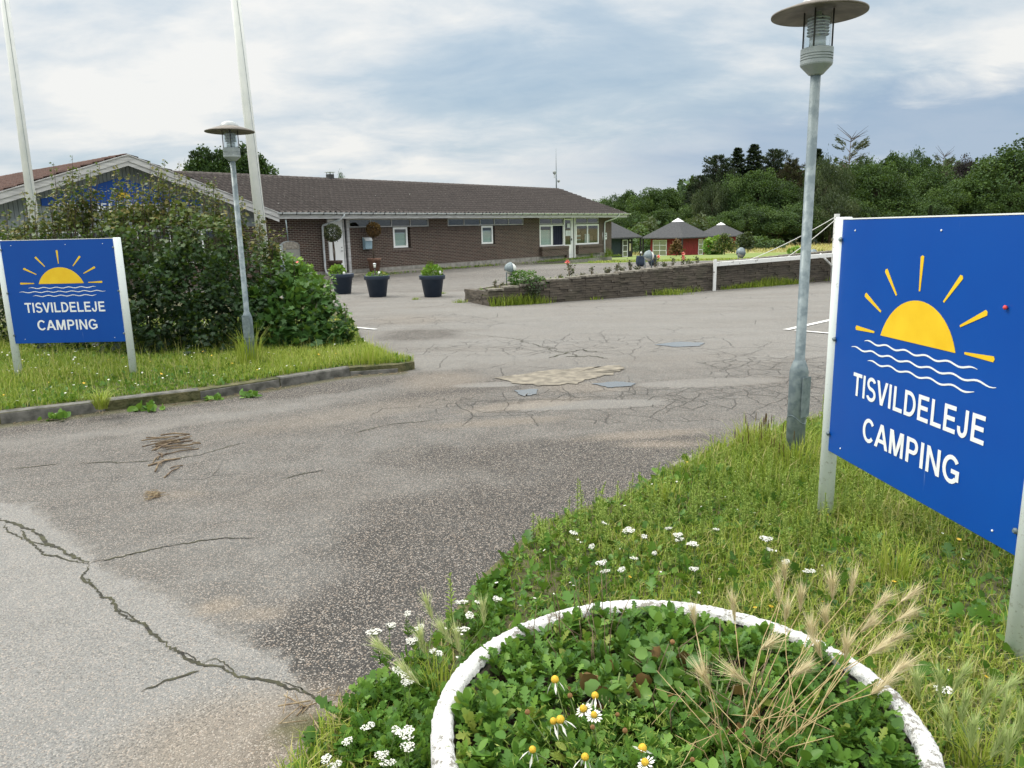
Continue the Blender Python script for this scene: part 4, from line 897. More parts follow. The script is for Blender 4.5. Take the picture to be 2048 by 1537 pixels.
def stacked(path, parent_mb, th=.22, side=1):
    # individually laid thin stones, jittered
    row = .058
    for (a, h0), (b_, h1) in zip(path[:-1], path[1:]):
        d = (b_ - a); ln = np.linalg.norm(d); d = d / ln; n = np.array([-d[1], d[0]]) * side; z = -.05; h = (h0 + h1) / 2; r = 0
        nrow = max(1, int(round((h + .05) / row)))
        for r in range(nrow):
            z0 = -.05 + (h + .05) * r / nrow; z1 = -.05 + (h + .05) * (r + 1) / nrow - .006
            x = -rng.uniform(0, .15)
            while x < ln:
                w = rng.uniform(.18, .5); x0 = max(0, x); x1 = min(ln, x + w - .008); x += w
                if x1 - x0 < .03: continue
                o = rng.uniform(-.014, .014)
                p = [a + d * x0 + n * o, a + d * x1 + n * o, a + d * x1 + n * th, a + d * x0 + n * th]
                parent_mb.add([(q[0], q[1], z0) for q in p] + [(q[0], q[1], z1) for q in p], [(0, 1, 5, 4), (1, 2, 6, 5), (2, 3, 7, 6), (3, 0, 4, 7), (4, 5, 6, 7)])
path = resample(WP, WT, .9); mb = MB(); stacked(path, mb); m2, nt, b = newmat('slate_stone_wall')
v = coord(nt); oi = noise(nt, coord(nt, 'Object', (2.5, 2.5, 16)), 1.5, 3, .6)
c = mix(nt, ramp(nt, oi, [(.3, 0.), (.7, 1.)]), (.040, .034, .028), (.125, .105, .082)); c = mix(nt, ramp(nt, noise(nt, v, 9, 6, .7), [(.6, 0.), (.72, .6)]), c, (.22, .205, .17)); c = mix(nt, ramp(nt, noise(nt, v, 2.0, 4), [(.5, 0.), (.75, .5)]), c, (.05, .055, .03))
L(nt, c, b.inputs['Base Color']); b.inputs['Roughness'].default_value = .9; bump(nt, b, noise(nt, v, 28, 5), .6, .01); M['slate'] = m2
mb.build('stonework', M['slate'], t, fix=False)
mb = MB(); stacked(resample([WE, WP[0]], [.30, WT[0]], .8), mb); stacked(resample([WP[0] + (WP[1] - WP[0]) * 0, WE], [WT[0] - .03, .28], .8), mb, .02, -1); e_ = mb.build('stonework', M['slate'], t, fix=False)
# cap stones
mb = MB()
for (a, h0), (b_, h1) in zip(path[:-1], path[1:]):
    d = (b_ - a); ln = np.linalg.norm(d); d = d / ln; n = np.array([-d[1], d[0]]); x = 0
    while x < ln - .02:
        w = min(rng.uniform(.3, .6), ln - x); o = rng.uniform(-.025, .01); z = h0 + (h1 - h0) * (x / ln) + rng.uniform(-.006, .006); x0, x1 = x, x + w - .012; x += w
        p = [a + d * x0 + n * o, a + d * x1 + n * o, a + d * x1 + n * .25, a + d * x0 + n * .25]; zt = z + .045
        mb.add([(q[0], q[1], z + .001) for q in p] + [(q[0], q[1], zt) for q in p], [(0, 1, 5, 4), (1, 2, 6, 5), (2, 3, 7, 6), (3, 0, 4, 7), (4, 5, 6, 7)])
mb.build('cap_stone', M['capstone'], t, fix=False)
nW = []
for i, p in enumerate(WP):
    d = WP[min(i + 1, len(WP) - 1)] - WP[max(i - 1, 0)]; d /= np.linalg.norm(d); nW.append(np.array([-d[1], d[0]]))
bed = MB(); BW = 1.25
inner = [p + n * .2 for p, n in zip(WP, nW)]; outer = [p + n * (BW if i else 1.3) for i, (p, n) in enumerate(zip(WP, nW))]
V = []
for p, q, h in zip(inner, outer, WT): V += [(p[0], p[1], h - .03), (q[0], q[1], min(h - .03, .42 if h > .45 else h - .1))]
bed.add(V, [(2 * i, 2 * i + 2, 2 * i + 3, 2 * i + 1) for i in range(len(WP) - 1)]); V2 = []
for q, h in zip(outer, WT): V2 += [(q[0], q[1], min(h - .03, .42 if h > .45 else h - .1)), (q[0], q[1], -.05)]
o = bed.build('planting_bed', M['soil'], fix=False); tagit(o, kind='structure')
mb = MB()
for i in range(len(outer) - 1):
    a, b_ = outer[i], outer[i + 1]; h0, h1 = [min(h - .03, .42 if h > .45 else h - .1) + .05 for h in (WT[i], WT[i + 1])]; d = (b_ - a) / np.linalg.norm(b_ - a); n = np.array([-d[1], d[0]]) * .1
    mb.add([(a[0], a[1], -.1), (b_[0], b_[1], -.1), (b_[0] + n[0], b_[1] + n[1], -.1), (a[0] + n[0], a[1] + n[1], -.1), (a[0], a[1], h0), (b_[0], b_[1], h1), (b_[0] + n[0], b_[1] + n[1], h1), (a[0] + n[0], a[1] + n[1], h0)], [(0, 1, 5, 4), (1, 2, 6, 5), (2, 3, 7, 6), (3, 0, 4, 7), (4, 5, 6, 7)])
mb.build('back_edging', M['edging'], t, fix=False)
def bedpos(u, f=.45):
    """point in the bed, behind the wall where pixel column u meets it"""
    best = None
    for i in range(len(WP) - 1):
        for k in np.linspace(0, 1, 60):
            p = WP[i] + (WP[i + 1] - WP[i]) * k + nW[i] * f; q = np.array([p[0], p[1], .5]) - _C; uu = 1024 + F * (q @ _R) / (q @ _f)
            if best is None or abs(uu - u) < best[0]: best = (abs(uu - u), p, WT[i] + (WT[i + 1] - WT[i]) * k)
    h = best[2]; hb = min(h - .03, .42 if h > .45 else h - .1); return best[1], (h - .03) + (hb - h + .03) * (f - .2) / (BW - .2)

# globe lamps on two posts
def globe_lamp(u, lab, hgt, f=.5, r=.125, rz=0., posD=None, zb=None):
    if posD is None: p, z = bedpos(u, f)
    else: q = P(u, 500, posD); p = q[:2]; z = zb
    t = thing('globe_lamp', lab, 'garden lamp', (p[0], p[1], z), rz, 'white globe lamps along the bed')
    mb = MB(); o = .10
    for dx in (-o, o): mb = MB(); mb.tube([(dx, .03, -.05), (dx, .03, hgt)], .014, 8); mb.build('post', M['galv'], t)
    mb = MB(); nseg = 20; vs = []
    mb.lathe([(r * math.sin(a), -r * math.cos(a)) for a in np.linspace(.02, math.pi - .02, 16)], 24); g = mb.build('globe', M['globe'], t, loc=(0, 0, hgt))
    mb = MB(); ring = [(r * 1.12 * math.cos(a), 0, r * 1.12 * math.sin(a)) for a in np.linspace(0, 2 * math.pi, 29)]; mb.tube(ring, .012, 6, cap=False)
    # hood: rear half-shell
    mb.cs = True; vs = []
    for i, a in enumerate(np.linspace(0, math.pi * .5, 7)):
        for b_ in np.linspace(-.5, math.pi + .5, 17): vs.append((r * 1.13 * math.cos(a) * math.cos(b_), -r * 1.13 * math.sin(a), r * 1.13 * math.cos(a) * math.sin(b_)))
    mb.add(vs, [(i * 17 + k, i * 17 + k + 1, i * 17 + k + 18, i * 17 + k + 17) for i in range(6) for k in range(16)]); mb.build('hood', M['galv'], t, loc=(0, 0, hgt), fix=False, rot=(0, 0, D2R(-95)))
    return t
globe_lamp(1021, 'globe lamp on two thin posts behind the near end of the stone wall', .43, .55, .135, D2R(25))
globe_lamp(1296, 'globe lamp on two posts among the roses beside the dark blue pot', .40, .5, .13, D2R(25))
globe_lamp(1480, 'globe lamp behind the left part of the white barrier beam', .36, .8, .125, D2R(40))
globe_lamp(1625, 'globe lamp behind red roses between the steel lamp post and the blue sign', .22, .9, .115, D2R(40))

# white barrier in front of the wall
t = thing('barrier', 'flaking white wooden barrier beam on a post along the dark stone wall', 'barrier', (0, 0, 0))
a = P(1427, 578, 19.9); bz = float(P(1427, 527, 19.6)[2]); far = WP[4] - nW[4] * .35; fz = float(P(1675, 506, far[1])[2])
pa = np.array([a[0], a[1]]); dd = (far - pa) / np.linalg.norm(far - pa); far2 = far + dd * 1.0
def beam(mb, p, q, z0, z1, w, h):
    d = (q - p) / np.linalg.norm(q - p); n = np.array([-d[1], d[0]]) * w / 2
    vs = [(*(p - n), z0), (*(q - n), z1), (*(q + n), z1), (*(p + n), z0), (*(p - n), z0 + h), (*(q - n), z1 + h), (*(q + n), z1 + h), (*(p + n), z0 + h)]
    mb.add(vs, [(0, 1, 2, 3), (4, 5, 6, 7), (0, 1, 5, 4), (1, 2, 6, 5), (2, 3, 7, 6), (3, 0, 4, 7)])
mb = MB(); beam(mb, pa + dd * .0, far2, bz - .10, fz - .08, .09, .11); mb.build('beam', M['chippy'], t, bevel=.006)
mb = MB(); mb.box(a[0] - .04, a[0] + .04, a[1] - .10, a[1] - .045, -.05, bz + .08); mb.build('post', M['chippy'], t, bevel=.005)
far3 = P(1671, 430, far[1]); mb = MB(); mb.box(far3[0] - .06, far3[0] + .06, far[1] - .16, far[1] - .05, -.05, float(far3[2]) + .02); mb.build('tall_post', M['chippy'], t, bevel=.006)
mb = MB(); q0 = P(1640, 508, far[1] - .1); q1 = P(1668, 536, far[1] - .1); mb.tube([q0, q1], .03, 6); mb.build('brace', M['chippy'], t)
zt = float(far3[2])
for (u, dz, sag) in ((1500, -.06, .06), (1576, -.14, .04)):
    k = (u - 1427) / (1668 - 1427.); 
    ks = np.linspace(0, 1, 9); e0 = P(u, 518 - (u - 1500) * .06, pa[1] + (far[1] - pa[1]) * (k * .93)); e1 = np.array([far3[0] - .05, far[1] - .12, zt + dz]); e0[2] = bz + (fz - bz) * k
    mb = MB(); mb.tube([e0 + (e1 - e0) * x + np.array([0, 0, -sag * 4 * x * (1 - x)]) for x in ks], .011, 6); mb.build('rope', M['rope'], t)

# ---------------------------------------------------------------- street lamps
def street_lamp(u, v, label, zt, zb=.0, rz=0.):
    p = G(u, v, zb); D = p[1]; z = lambda vv: float(P(u, vv, D)[2]) - zb
    t = thing('street_lamp', label, 'street lamp', (p[0], p[1], zb), rz); hs, hc, hb0, hb1, hd, hr = zt   # sleeve top, cone bottom, body bottom, body top, disc, dome top
    mb = MB(); mb.lathe([(.062, -.2), (.062, hs - .03), (.056, hs), (.038, hs + .05), (.033, hs + .055), (.031, hc + .01)], 24); mb.build('pole', M['galv'], t)
    mb = MB(); 
    mb.tube([(.0625 * math.cos(a), .0625 * math.sin(a), .32 + .03 * math.cos(a * 2)) for a in np.linspace(0, 2 * math.pi, 25)], .003, 5, cap=False); mb.box(-.045, .045, -.0655, -.0615, .34, .62); mb.build('access_hatch', M['galv'], t)
    R_ = .098
    prof = [(.034, hc), (.045, hc + .005), (R_ - .003, hb0 - .008), (R_, hb0)]
    for k in range(3): zz_ = hb0 + .02 + k * .016; prof += [(R_, zz_), (R_ - .006, zz_ + .001), (R_ - .006, zz_ + .005), (R_, zz_ + .006)]
    prof += [(R_, hb1), (R_ - .012, hb1 + .004)]
    mb = MB(); mb.lathe(prof, 32, smooth=False); mb.build('base_housing', M['lampgrey'], t)
    mb = MB(); mb.lathe([(.078, hb1), (.078, hd - .005)], 28, capb=False, capt=False); mb.build('glass_cylinder', M['glass'], t, fix=False)
    mb = MB(); mb.lathe([(.05, hb1), (.05, hb1 + (hd - hb1) * .3)], 20)
    n = 6
    for k in range(n):
        zz_ = hb1 + (hd - hb1) * (.36 + .085 * k); mb.lathe([(.066, zz_), (.068, zz_ + .004), (.045, zz_ + .016), (.044, zz_ + .012)], 24, capb=False, capt=False)
    mb.lathe([(.018, hb1), (.018, hd)], 10); mb.build('louvre_stack', M['zinc'], t, fix=False)
    for k in range(4):
        mb = MB(); a = math.pi / 2 * k + .35; mb.tube([(.088 * math.cos(a), .088 * math.sin(a), hb1 - .02), (.088 * math.cos(a), .088 * math.sin(a), hd + .005)], .0055, 6); mb.build('rod', M['dark'], t)
    mb = MB(); Rr = .286; mb.lathe([(.05, hd + .012), (Rr * .5, hd + .006), (Rr - .01, hd - .022), (Rr, hd - .02), (Rr, hd - .010), (Rr * .6, hd + .030), (.11, hd + .045)], 48); mb.build('disc_shade', M['lampshade'], t)
    mb = MB(); mb.lathe([(.115, hd + .03), (.11, hd + .05), (.085, hd + .085), (.045, hd + .103), (.005, hd + .108)], 24); mb.build('dome_cap', M['lampdome'], t)
pL = G(503, 728, .1); zl = lambda v: float(P(470, v, pL[1])[2]) - .1
street_lamp(503, 728, 'slim grey steel lamp post with a disc shade in front of the big shrub', (zl(634), zl(323), zl(314), zl(296.5), zl(261), 0), .1)
pR = G(1588, 925, .05); zr = lambda v: float(P(1610, v, pR[1])[2]) - .05
street_lamp(1588, 925, 'tall steel lamp post with a wide disc shade left of the large blue sign', (zr(735), zr(152), zr(130), zr(99), zr(24), 0), .05, .6)

# ---------------------------------------------------------------- flagpoles
def flagpole(u0, v0, u1, v1, D, w0, w1, lab, zmax):
    p0 = P(u1, v1, D); p1 = P(u0, v0, D); d = (p1 - p0) / (p1[2] - p0[2]); base = p0 - d * p0[2]
    t = thing('flagpole', lab, 'flagpole', tuple(base)); rx = math.atan2(d[0], 1)
    top = d * zmax; mb = MB(); mb.tube([(0, 0, -.1), tuple(d * (zmax * .5)), tuple(top)], [w0, (w0 + w1) / 2, w1], 20); mb.build('pole', M['white'], t)
    mb = MB(); mb.tube([(w0 * .8, -w0 * .9, 1.1), tuple(d * 2.2 + np.array([w0 * 1.0, -w0 * .85, 0])), tuple(d * 6 + np.array([w0 * .55, -w0 * .9, 0])), tuple(top + np.array([w1, -w1, 0]))], .006, 5); mb.build('halyard', M['lampgrey'], t)
    mb = MB(); mb.box(w0 * .6, w0 * 1.2, -w0 * .5, w0 * .2, 1.05, 1.2); mb.build('cleat', M['dark'], t)
flagpole(9, 0, 68, 440, 14.5, .088, .06, 'white flagpole at the left behind the smaller blue sign', 9)
flagpole(471, 0, 520, 440, 15.33, .112, .075, 'white flagpole with a rope behind the grey lamp post and shrub', 9.5)

# ---------------------------------------------------------------- blue signs
def camp_sign(base_l, base_r, zl_, zr_, label, ptop, extra=None):
    """posts at base_l and base_r (world xy), board between them"""
    bl, br = np.array(base_l), np.array(base_r); d = br - bl; Lw = float(np.linalg.norm(d)); rz = math.atan2(d[1], d[0])
    t = thing('camping_sign', label, 'sign', (bl[0], bl[1], 0), rz)
    pr = .042
    for i, x in enumerate((0, Lw)):
        mb = MB(); mb.lathe([(pr, -.2), (pr, ptop - .006), (pr - .006, ptop)], 22); mb.build('post', M['post'], t, loc=(x, 0, 0))
    mb = MB(); x0, x1 = pr * .55, Lw - pr * .55; z0, z1 = zl_, zr_
    mb.box(x0, x1, -.012 - .012, -.012 + .012, z0, z1); bd = mb.build('board', M['signblue'], t, bevel=.003)
    mb = MB(); mb.box(x0, x1, -.026, .002, z1 + .001, z1 + .007); mb.build('edge_trim', M['whitebld'], t)
    cx = Lw * .5 - .01; cz = z0 + .70
    emblem(bd, cx, cz, 1., -.0245, .0015)
    mb = MB(); V, Fs = text_geo('TISVILDELEJE', .117, .965, .022, z0=cz - .335, cx=cx + .005, y=-.0262); mb.add(V, Fs); mb.build('lettering', M['signpale'], bd, fix=False); mb = MB(); V, Fs = text_geo('CAMPING', .119, .735, .022, z0=cz - .545, cx=cx + .005, y=-.0262); mb.add(V, Fs)
    mb.build('lettering', M['signpale'], bd, fix=False)
    mb = MB()
    for x in (.16, Lw / 2 + .1, Lw - .16):
        for z in (z0 + .05, z1 - .055):
            if x > .5 and z < z1 - .1 and x < Lw - .4: continue
            mb.lathe([(.005, 0), (.004, .003), (.001, .004)], 8, c=(0, 0, 0)); 
            n = len(mb.v) - 24
            for k in range(n, len(mb.v)): p = mb.v[k]; mb.v[k] = (p[0] + x, -.0248 - p[2], p[1] + z)
    mb.build('rivets', M['whitebld'], bd, fix=False)
    mb = MB()
    for z in (z0 + .1, (z0 + z1) / 2, z1 - .1):
        for x in (pr * .9, Lw - pr * .9):
            b0 = len(mb.v); mb.lathe([(.012, 0), (.012, .006), (.007, .007), (.007, .012)], 8)
            for k in range(b0, len(mb.v)): p = mb.v[k]; mb.v[k] = (p[0] + x, -.030 - p[2], p[1] + z)
    mb.build('bolts', M['galv'], bd, fix=False)
    return t, bd
sr, bdr = camp_sign((1.762, 4.02), (1.893, 2.575), .462, 1.711, 'large blue camping sign on white posts in the near right grass', 1.725)
camp_sign((-5.955, 8.93), (-4.555, 8.90), .495, 1.70, 'smaller looking blue camping sign on white posts in front of the big shrub', 1.712)
mb = MB(); mb.lathe([(.006, 0), (.009, .008), (.003, .014)], 10); o = mb.build('insect_case', M['red'], bdr, loc=(1.24, -.027, 1.375), rot=(D2R(90), 0, 0))
# grey sign post seen end-on by the bright shrub
c = G(575, 640, .0); c = P(571, 600, 15.0)
t = thing('marker_post', 'narrow grey steel marker post with white top strip in the bright leaves', 'post', (c[0], c[1], 0)); zt_ = float(P(564, 490, 15.)[2])
mb = MB(); mb.box(-.045, .045, -.03, .03, -.1, zt_ - .40); mb.build('sleeve', M['galv'], t, bevel=.004); mb = MB(); mb.box(-.028, .028, -.02, .02, zt_ - .40, zt_); mb.build('upper_post', M['lampgrey'], t, bevel=.003)
mb = MB(); mb.box(-.012, .006, -.024, -.021, zt_ - .36, zt_ - .08); mb.build('white_strip', M['signpale'], t)

# ---------------------------------------------------------------- huts
def hut(apex_u, D, a, phi, zg, eave, roofh, label, wallm, doorm='whitebld', lod=0):
    c = P(apex_u, 480, D); t = thing('camping_hut', label, 'hut', (c[0], c[1], zg), phi); h = a / 2; w = h * .74
    mb = MB(); ov = h
    # pyramid roof with slab thickness and slightly flared edge
    b0 = [(-ov, -ov, eave), (ov, -ov, eave), (ov, ov, eave), (-ov, ov, eave)]; k = .14
    b1 = [(x * k, y * k, eave + roofh * (1 - k)) for x, y, _ in b0]; lo = [(x, y, eave - .12) for x, y, _ in b0]
    mb.add(b0 + b1 + lo, [(0, 1, 5, 4), (1, 2, 6, 5), (2, 3, 7, 6), (3, 0, 4, 7), (8, 9, 1, 0), (9, 10, 2, 1), (10, 11, 3, 2), (11, 8, 0, 3), (8, 11, 10, 9)]); mb.build('roof', M['felt'], t)
    mb = MB(); k2 = k * 1.25; mb.add([(-ov * k2, -ov * k2, eave + roofh * (1 - k2) + .03), (ov * k2, -ov * k2, eave + roofh * (1 - k2) + .03), (ov * k2, ov * k2, eave + roofh * (1 - k2) + .03), (-ov * k2, ov * k2, eave + roofh * (1 - k2) + .03), (0, 0, eave + roofh + .10)], [(0, 1, 4), (1, 2, 4), (2, 3, 4), (3, 0, 4), (0, 3, 2, 1)]); mb.build('skylight_cap', M['white'], t)
    mb = MB()
    def boards(p, q, mat):
        p = np.array(p); q = np.array(q); n = max(1, int(np.linalg.norm(q - p) / .14)); d = (q - p) / n; nn_ = np.array([d[1], -d[0]]) / np.linalg.norm(d)
        for i in range(n):
            x = p + d * i + nn_ * (.012 * (i % 2)); y = p + d * (i + 1) * 1 + nn_ * (.012 * (i % 2)); mb.quad((*x, 0), (*y, 0), (*y, eave - .1), (*x, eave - .1))
    # walls set back under the roof; front-right and front-left faces visible
    boards((-w, -w), (w, -w), None); boards((w, -w), (w, w), None); boards((w, w), (-w, w), None); boards((-w, w), (-w, -w), None); mb.build('wall', M[wallm], t, fix=False)
    for x, y in ((-ov + .15, -ov + .15), (ov - .15, -ov + .15), (-ov + .15, ov - .15), (ov - .15, ov - .15)): mb = MB(); mb.box(x - .06, x + .06, y - .06, y + .06, -.3, eave - .12); mb.build('roof_post', M['hutblack'], t)
    def gdoor(face, x0, x1, rows, cols, z1=None):
        z1 = z1 or eave - .25; mb = MB(); T_ = .07
        def bx(a0, a1, c0, c1):
            if face == 'f': mb.box(a0, a1, -w - .06, -w - .013, c0, c1)
            elif face == 'l': mb.box(-w - .06, -w - .013, a0, a1, c0, c1)
            else: mb.box(w + .013, w + .06, a0, a1, c0, c1)
        bx(x0, x1, .02, .02 + T_); bx(x0, x1, z1 - T_, z1); bx(x0, x0 + T_, .02 + T_, z1 - T_); bx(x1 - T_, x1, .02 + T_, z1 - T_)
        xs_ = [x0 + T_] + [x0 + (x1 - x0) * (i + 1) / cols for i in range(cols - 1)] + [x1 - T_]
        for i in range(1, cols): bx(xs_[i] - .03, xs_[i] + .03, .02 + T_, z1 - T_)
        for r in range(1, rows):
            zz_ = .02 + (z1 - .02) * r / rows
            for i in range(cols): bx(xs_[i] + (.031 if i else 0), xs_[i + 1] - (.031 if i < cols - 1 else 0), zz_ - .03, zz_ + .03)
        dd_ = mb.build('glass_door', M['whitebld'], t); mb = MB()
        if face == 'f': mb.box(x0 + .03, x1 - .03, -w - .03, -w - .02, .05, z1 - .03)
        elif face == 'l': mb.box(-w - .03, -w - .02, x0 + .03, x1 - .03, .05, z1 - .03)
        else: mb.box(w + .02, w + .03, x0 + .03, x1 - .03, .05, z1 - .03)
        mb.build('pane', M['puddle'], dd_)
    return t, gdoor, w
t, gd, w = hut(1355, 84, 5.6, D2R(40), -1.5, 1.98, 1.95, 'red wooden hut with pyramid roof and white glass doors on the lawn', 'hutred')
gd('l', -.2, 1.7, 3, 2); gd('f', w - 1.15, w - .35, 3, 1)
mb = MB(); mb.box(w - .32, w, -w - .03, -w - .014, 0, 1.85); mb.build('corner_panel', M['hutplum'], t); mb = MB(); mb.box(w - .25, w - .05, -w - .05, -w - .032, .9, 1.45); mb.build('cream_board', M['cream'], t)
t, gd, w = hut(1206, 77, 5.6, D2R(40), -1.28, 1.98, 1.95, 'dark teal wooden hut with pyramid roof beside the brick building', 'teal')
gd('f', w - 1.5, w - .75, 3, 1)
mb = MB(); mb.box(w - 1.75, w - 1.52, -w - .03, -w - .014, 0, 1.85); mb.box(w - .72, w, -w - .03, -w - .014, 0, 1.85); mb.build('corner_panel', M['hutblack'], t); mb = MB(); mb.box(w - .5, w - .25, -w - .05, -w - .032, .6, 1.35); mb.build('cream_board', M['cream'], t)
mb = MB(); mb.lathe([(.1, 0), (.1, .03), (.06, .05)], 14); mb.build('round_lamp', M['globe'], t, loc=(w - .4, -w - .04, 1.65), rot=(D2R(90), 0, 0))
t, gd, w = hut(1441, 108, 5.4, D2R(40), -1.85, 2.0, 1.8, 'far red hut with pyramid roof behind the conifer bush', 'hutred')
gd('f', w - 1.3, w - .6, 3, 1)

# ================================================================= VEGETATION
def vis(p, m=350):
    q = p - _C; z = q @ _f; z = np.maximum(z, .05); u = 1024 + F * (q @ _R) / z; v = 768.5 - F * (q @ _U) / z
    return (u > -m) & (u < 2048 + m) & (v > -m) & (v < 1537 + m) & ((q @ _f) > .2)
def fill(poly, dens, z=0., m=350):
    P_ = np.array([p[:2] for p in poly]); lo = P_.min(0); hi = P_.max(0); n = int((hi - lo).prod() * dens)
    x = rng.uniform(lo[0], hi[0], n); y = rng.uniform(lo[1], hi[1], n); k = inside(poly, x, y); p = np.stack([x[k], y[k], np.full(k.sum(), z)], 1); return p[vis(p, m)]

# --- left verge grass
LVn = [(-12, 3.1), (-9, 4.75), (-6.7, 6.02), (-4.87, 7.1), (-3.32, 7.97), (-2.0, 9.1), (-1.35, 9.25), (-1.22, 9.35), (-1.6, 9.75), (-2.2, 11.0), (-2.6, 12.6), (-3.2, 14.8), (-14, 15), (-20, 8)]
ac = Acc(); p = fill(LVn, 2600, .095, 250); d_ = np.hypot(p[:, 0], p[:, 1]); keep = rng.uniform(size=len(p)) < np.clip(9 / d_, .25, 1) * np.where(p[:, 1] > 12.5, .3, 1); p = p[keep]; n = len(p)
lush = smooth_noise(p[:, 0], p[:, 1], .7, 31); hgt = np.clip(.075 + .035 * lush, .03, .15) * rng.uniform(.6, 1.5, n)
ti = np.clip(.55 + .22 * lush + rng.normal(size=n) * .14, 0, .86); ti = np.where(rng.uniform(size=n) < .05, .97, ti)
ac.add(*blades(p, hgt, np.full(n, .007), rng.uniform(.15, .9, n), ti))
# taller pale stalks
k = rng.uniform(size=n) < .02; q = p[k]; ac.add(*blades(q, rng.uniform(.15, .32, len(q)), np.full(len(q), .005), rng.uniform(.1, .5, len(q)), rng.uniform(.8, 1, len(q))))
# broad leaves
k = rng.uniform(size=n) < .16; q = p[k]; m_ = len(q); ac.add(*scatter(*LEAF_OVAL, q + rng.normal(size=(m_, 3)) * .01, rdir(m_, .6), rdir(m_, 1.6), rng.uniform(.03, .075, m_), rng.uniform(.1, .7, m_)), 1)
o = link('grass', ac.mesh('grass', [M['grass'], M['weed']])); tagit(o, 'short green grass growing on the kerbed verge around the left sign', 'grass', kind='stuff')

# --- right verge: uneven, with bare mossy spots
RVn = [(-.94, .6), (-.80, 1.9), (-.66, 2.3), (-.50, 2.54), (-.28, 3.0), (-.12, 3.42), (.16, 4.03), (.6, 4.38), (1.36, 5.2), (2.22, 5.93), (2.75, 6.3), (4.5, 6.9), (9, 7.8), (9, 1), (4, .4)]
PC = (.445, 1.92); PR = .70; PH = .32
def off_ring(p, r=PR + .0): return np.hypot(p[:, 0] - PC[0], p[:, 1] - PC[1]) > r
ac = Acc(); p = fill(RVn, 7200, .04, 200); p = p[off_ring(p)]; d_ = np.hypot(p[:, 0], p[:, 1]); p = p[rng.uniform(size=len(p)) < np.clip(3.4 / d_, .2, 1)]; n = len(p)
ls = smooth_noise(p[:, 0], p[:, 1], .45, 41) + .6 * smooth_noise(p[:, 0], p[:, 1], .16, 42); lamp = np.exp(-((p[:, 0] - 2.1) ** 2 + (p[:, 1] - 5.1) ** 2) / 1.2)
bare = np.clip((p[:, 0] - 1.2) * .5, 0, .28) * (p[:, 1] < 3.6)
k = rng.uniform(size=n) < np.clip(.74 + .4 * ls + lamp - bare, .3, 1); p = p[k]; ls = ls[k]; lamp = lamp[k]; bare = bare[k]; n = len(p)
hgt = np.clip(.055 + .025 * ls + .10 * lamp - .03 * bare, .02, .2) * rng.uniform(.5, 1.6, n); ti = np.clip(.62 + .2 * ls + rng.normal(size=n) * .18, .05, .92); ti = np.where(rng.uniform(size=n) < .10 + .2 * bare, .98, ti)
ac.add(*blades(p, hgt, rng.uniform(.003, .0065, n), rng.uniform(.1, 1.1, n), ti))
k = rng.uniform(size=n) < np.clip(.34 - .2 * ls, .1, .5); q = p[k]; m_ = len(q); ac.add(*scatter(*LEAF_OVAL, q + rng.normal(size=(m_, 3)) * .012 + [0, 0, .015], rdir(m_, .3), rdir(m_, 2.), rng.uniform(.018, .05, m_), rng.uniform(.1, .85, m_)), 1)
k = rng.uniform(size=n) < .03; q = p[k]; m_ = len(q); ac.add(*scatter(*LEAF_LOBED, q + [0, 0, .01], rdir(m_, .5), rdir(m_, 2.), rng.uniform(.05, .11, m_), rng.uniform(.1, .7, m_)), 1)
o = link('grass', ac.mesh('grass', [M['grass'], M['weed']])); tagit(o, 'uneven green grass and clover around the large blue sign and the round planter', 'grass', kind='stuff')
# tall tufts of yellow-green grass
def tuft(c, n, h, spread, ti=(.6, .9), w=.006, lean=(.1, .6), z=.04):
    a = rng.uniform(0, 6.28, n); r = rng.uniform(0, 1, n) ** .7 * spread; p = np.stack([c[0] + r * np.cos(a), c[1] + r * np.sin(a), np.full(n, z)], 1)
    return blades(p, h * rng.uniform(.5, 1.2, n), np.full(n, w), rng.uniform(*lean, n), rng.uniform(*ti, n), az=a + rng.normal(size=n) * .6)
for (u, v, nn_, h, sp, lab) in ((1790, 1160, 90, .24, .13, 'tall yellow green grass tuft under the large blue sign'), (205, 828, 130, .22, .05, 'spreading bright grass tuft hanging over the left kerb'), (1500, 905, 90, .26, .12, 'tall grass tuft at the asphalt edge left of the tall lamp post'), (1590, 945, 160, .25, .14, 'tall grass tuft around the foot of the tall lamp post'), (1330, 1010, 80, .16, .1, 'small grass tuft at the broken asphalt edge'), (500, 740, 120, .5, .16, 'tall grass tuft at the foot of the grey lamp post by the shrub'), (740, 735, 110, .28, .25, 'grass tuft at the tip of the kerbed verge'), (2035, 1300, 60, .16, .05, 'thin grass tuft at the foot of the right sign post')):
    c = G(u, v, .04); ac = Acc(); ac.add(*tuft(c, nn_, h, sp, lean=(.5, 1.1) if u == 205 else (.1, .6), w=.008 if u < 800 else .006, z=.09 if u < 800 else .04)); o = link('grass_tuft', ac.mesh('grass_tuft', [M['grass']])); tagit(o, lab, 'grass tuft')

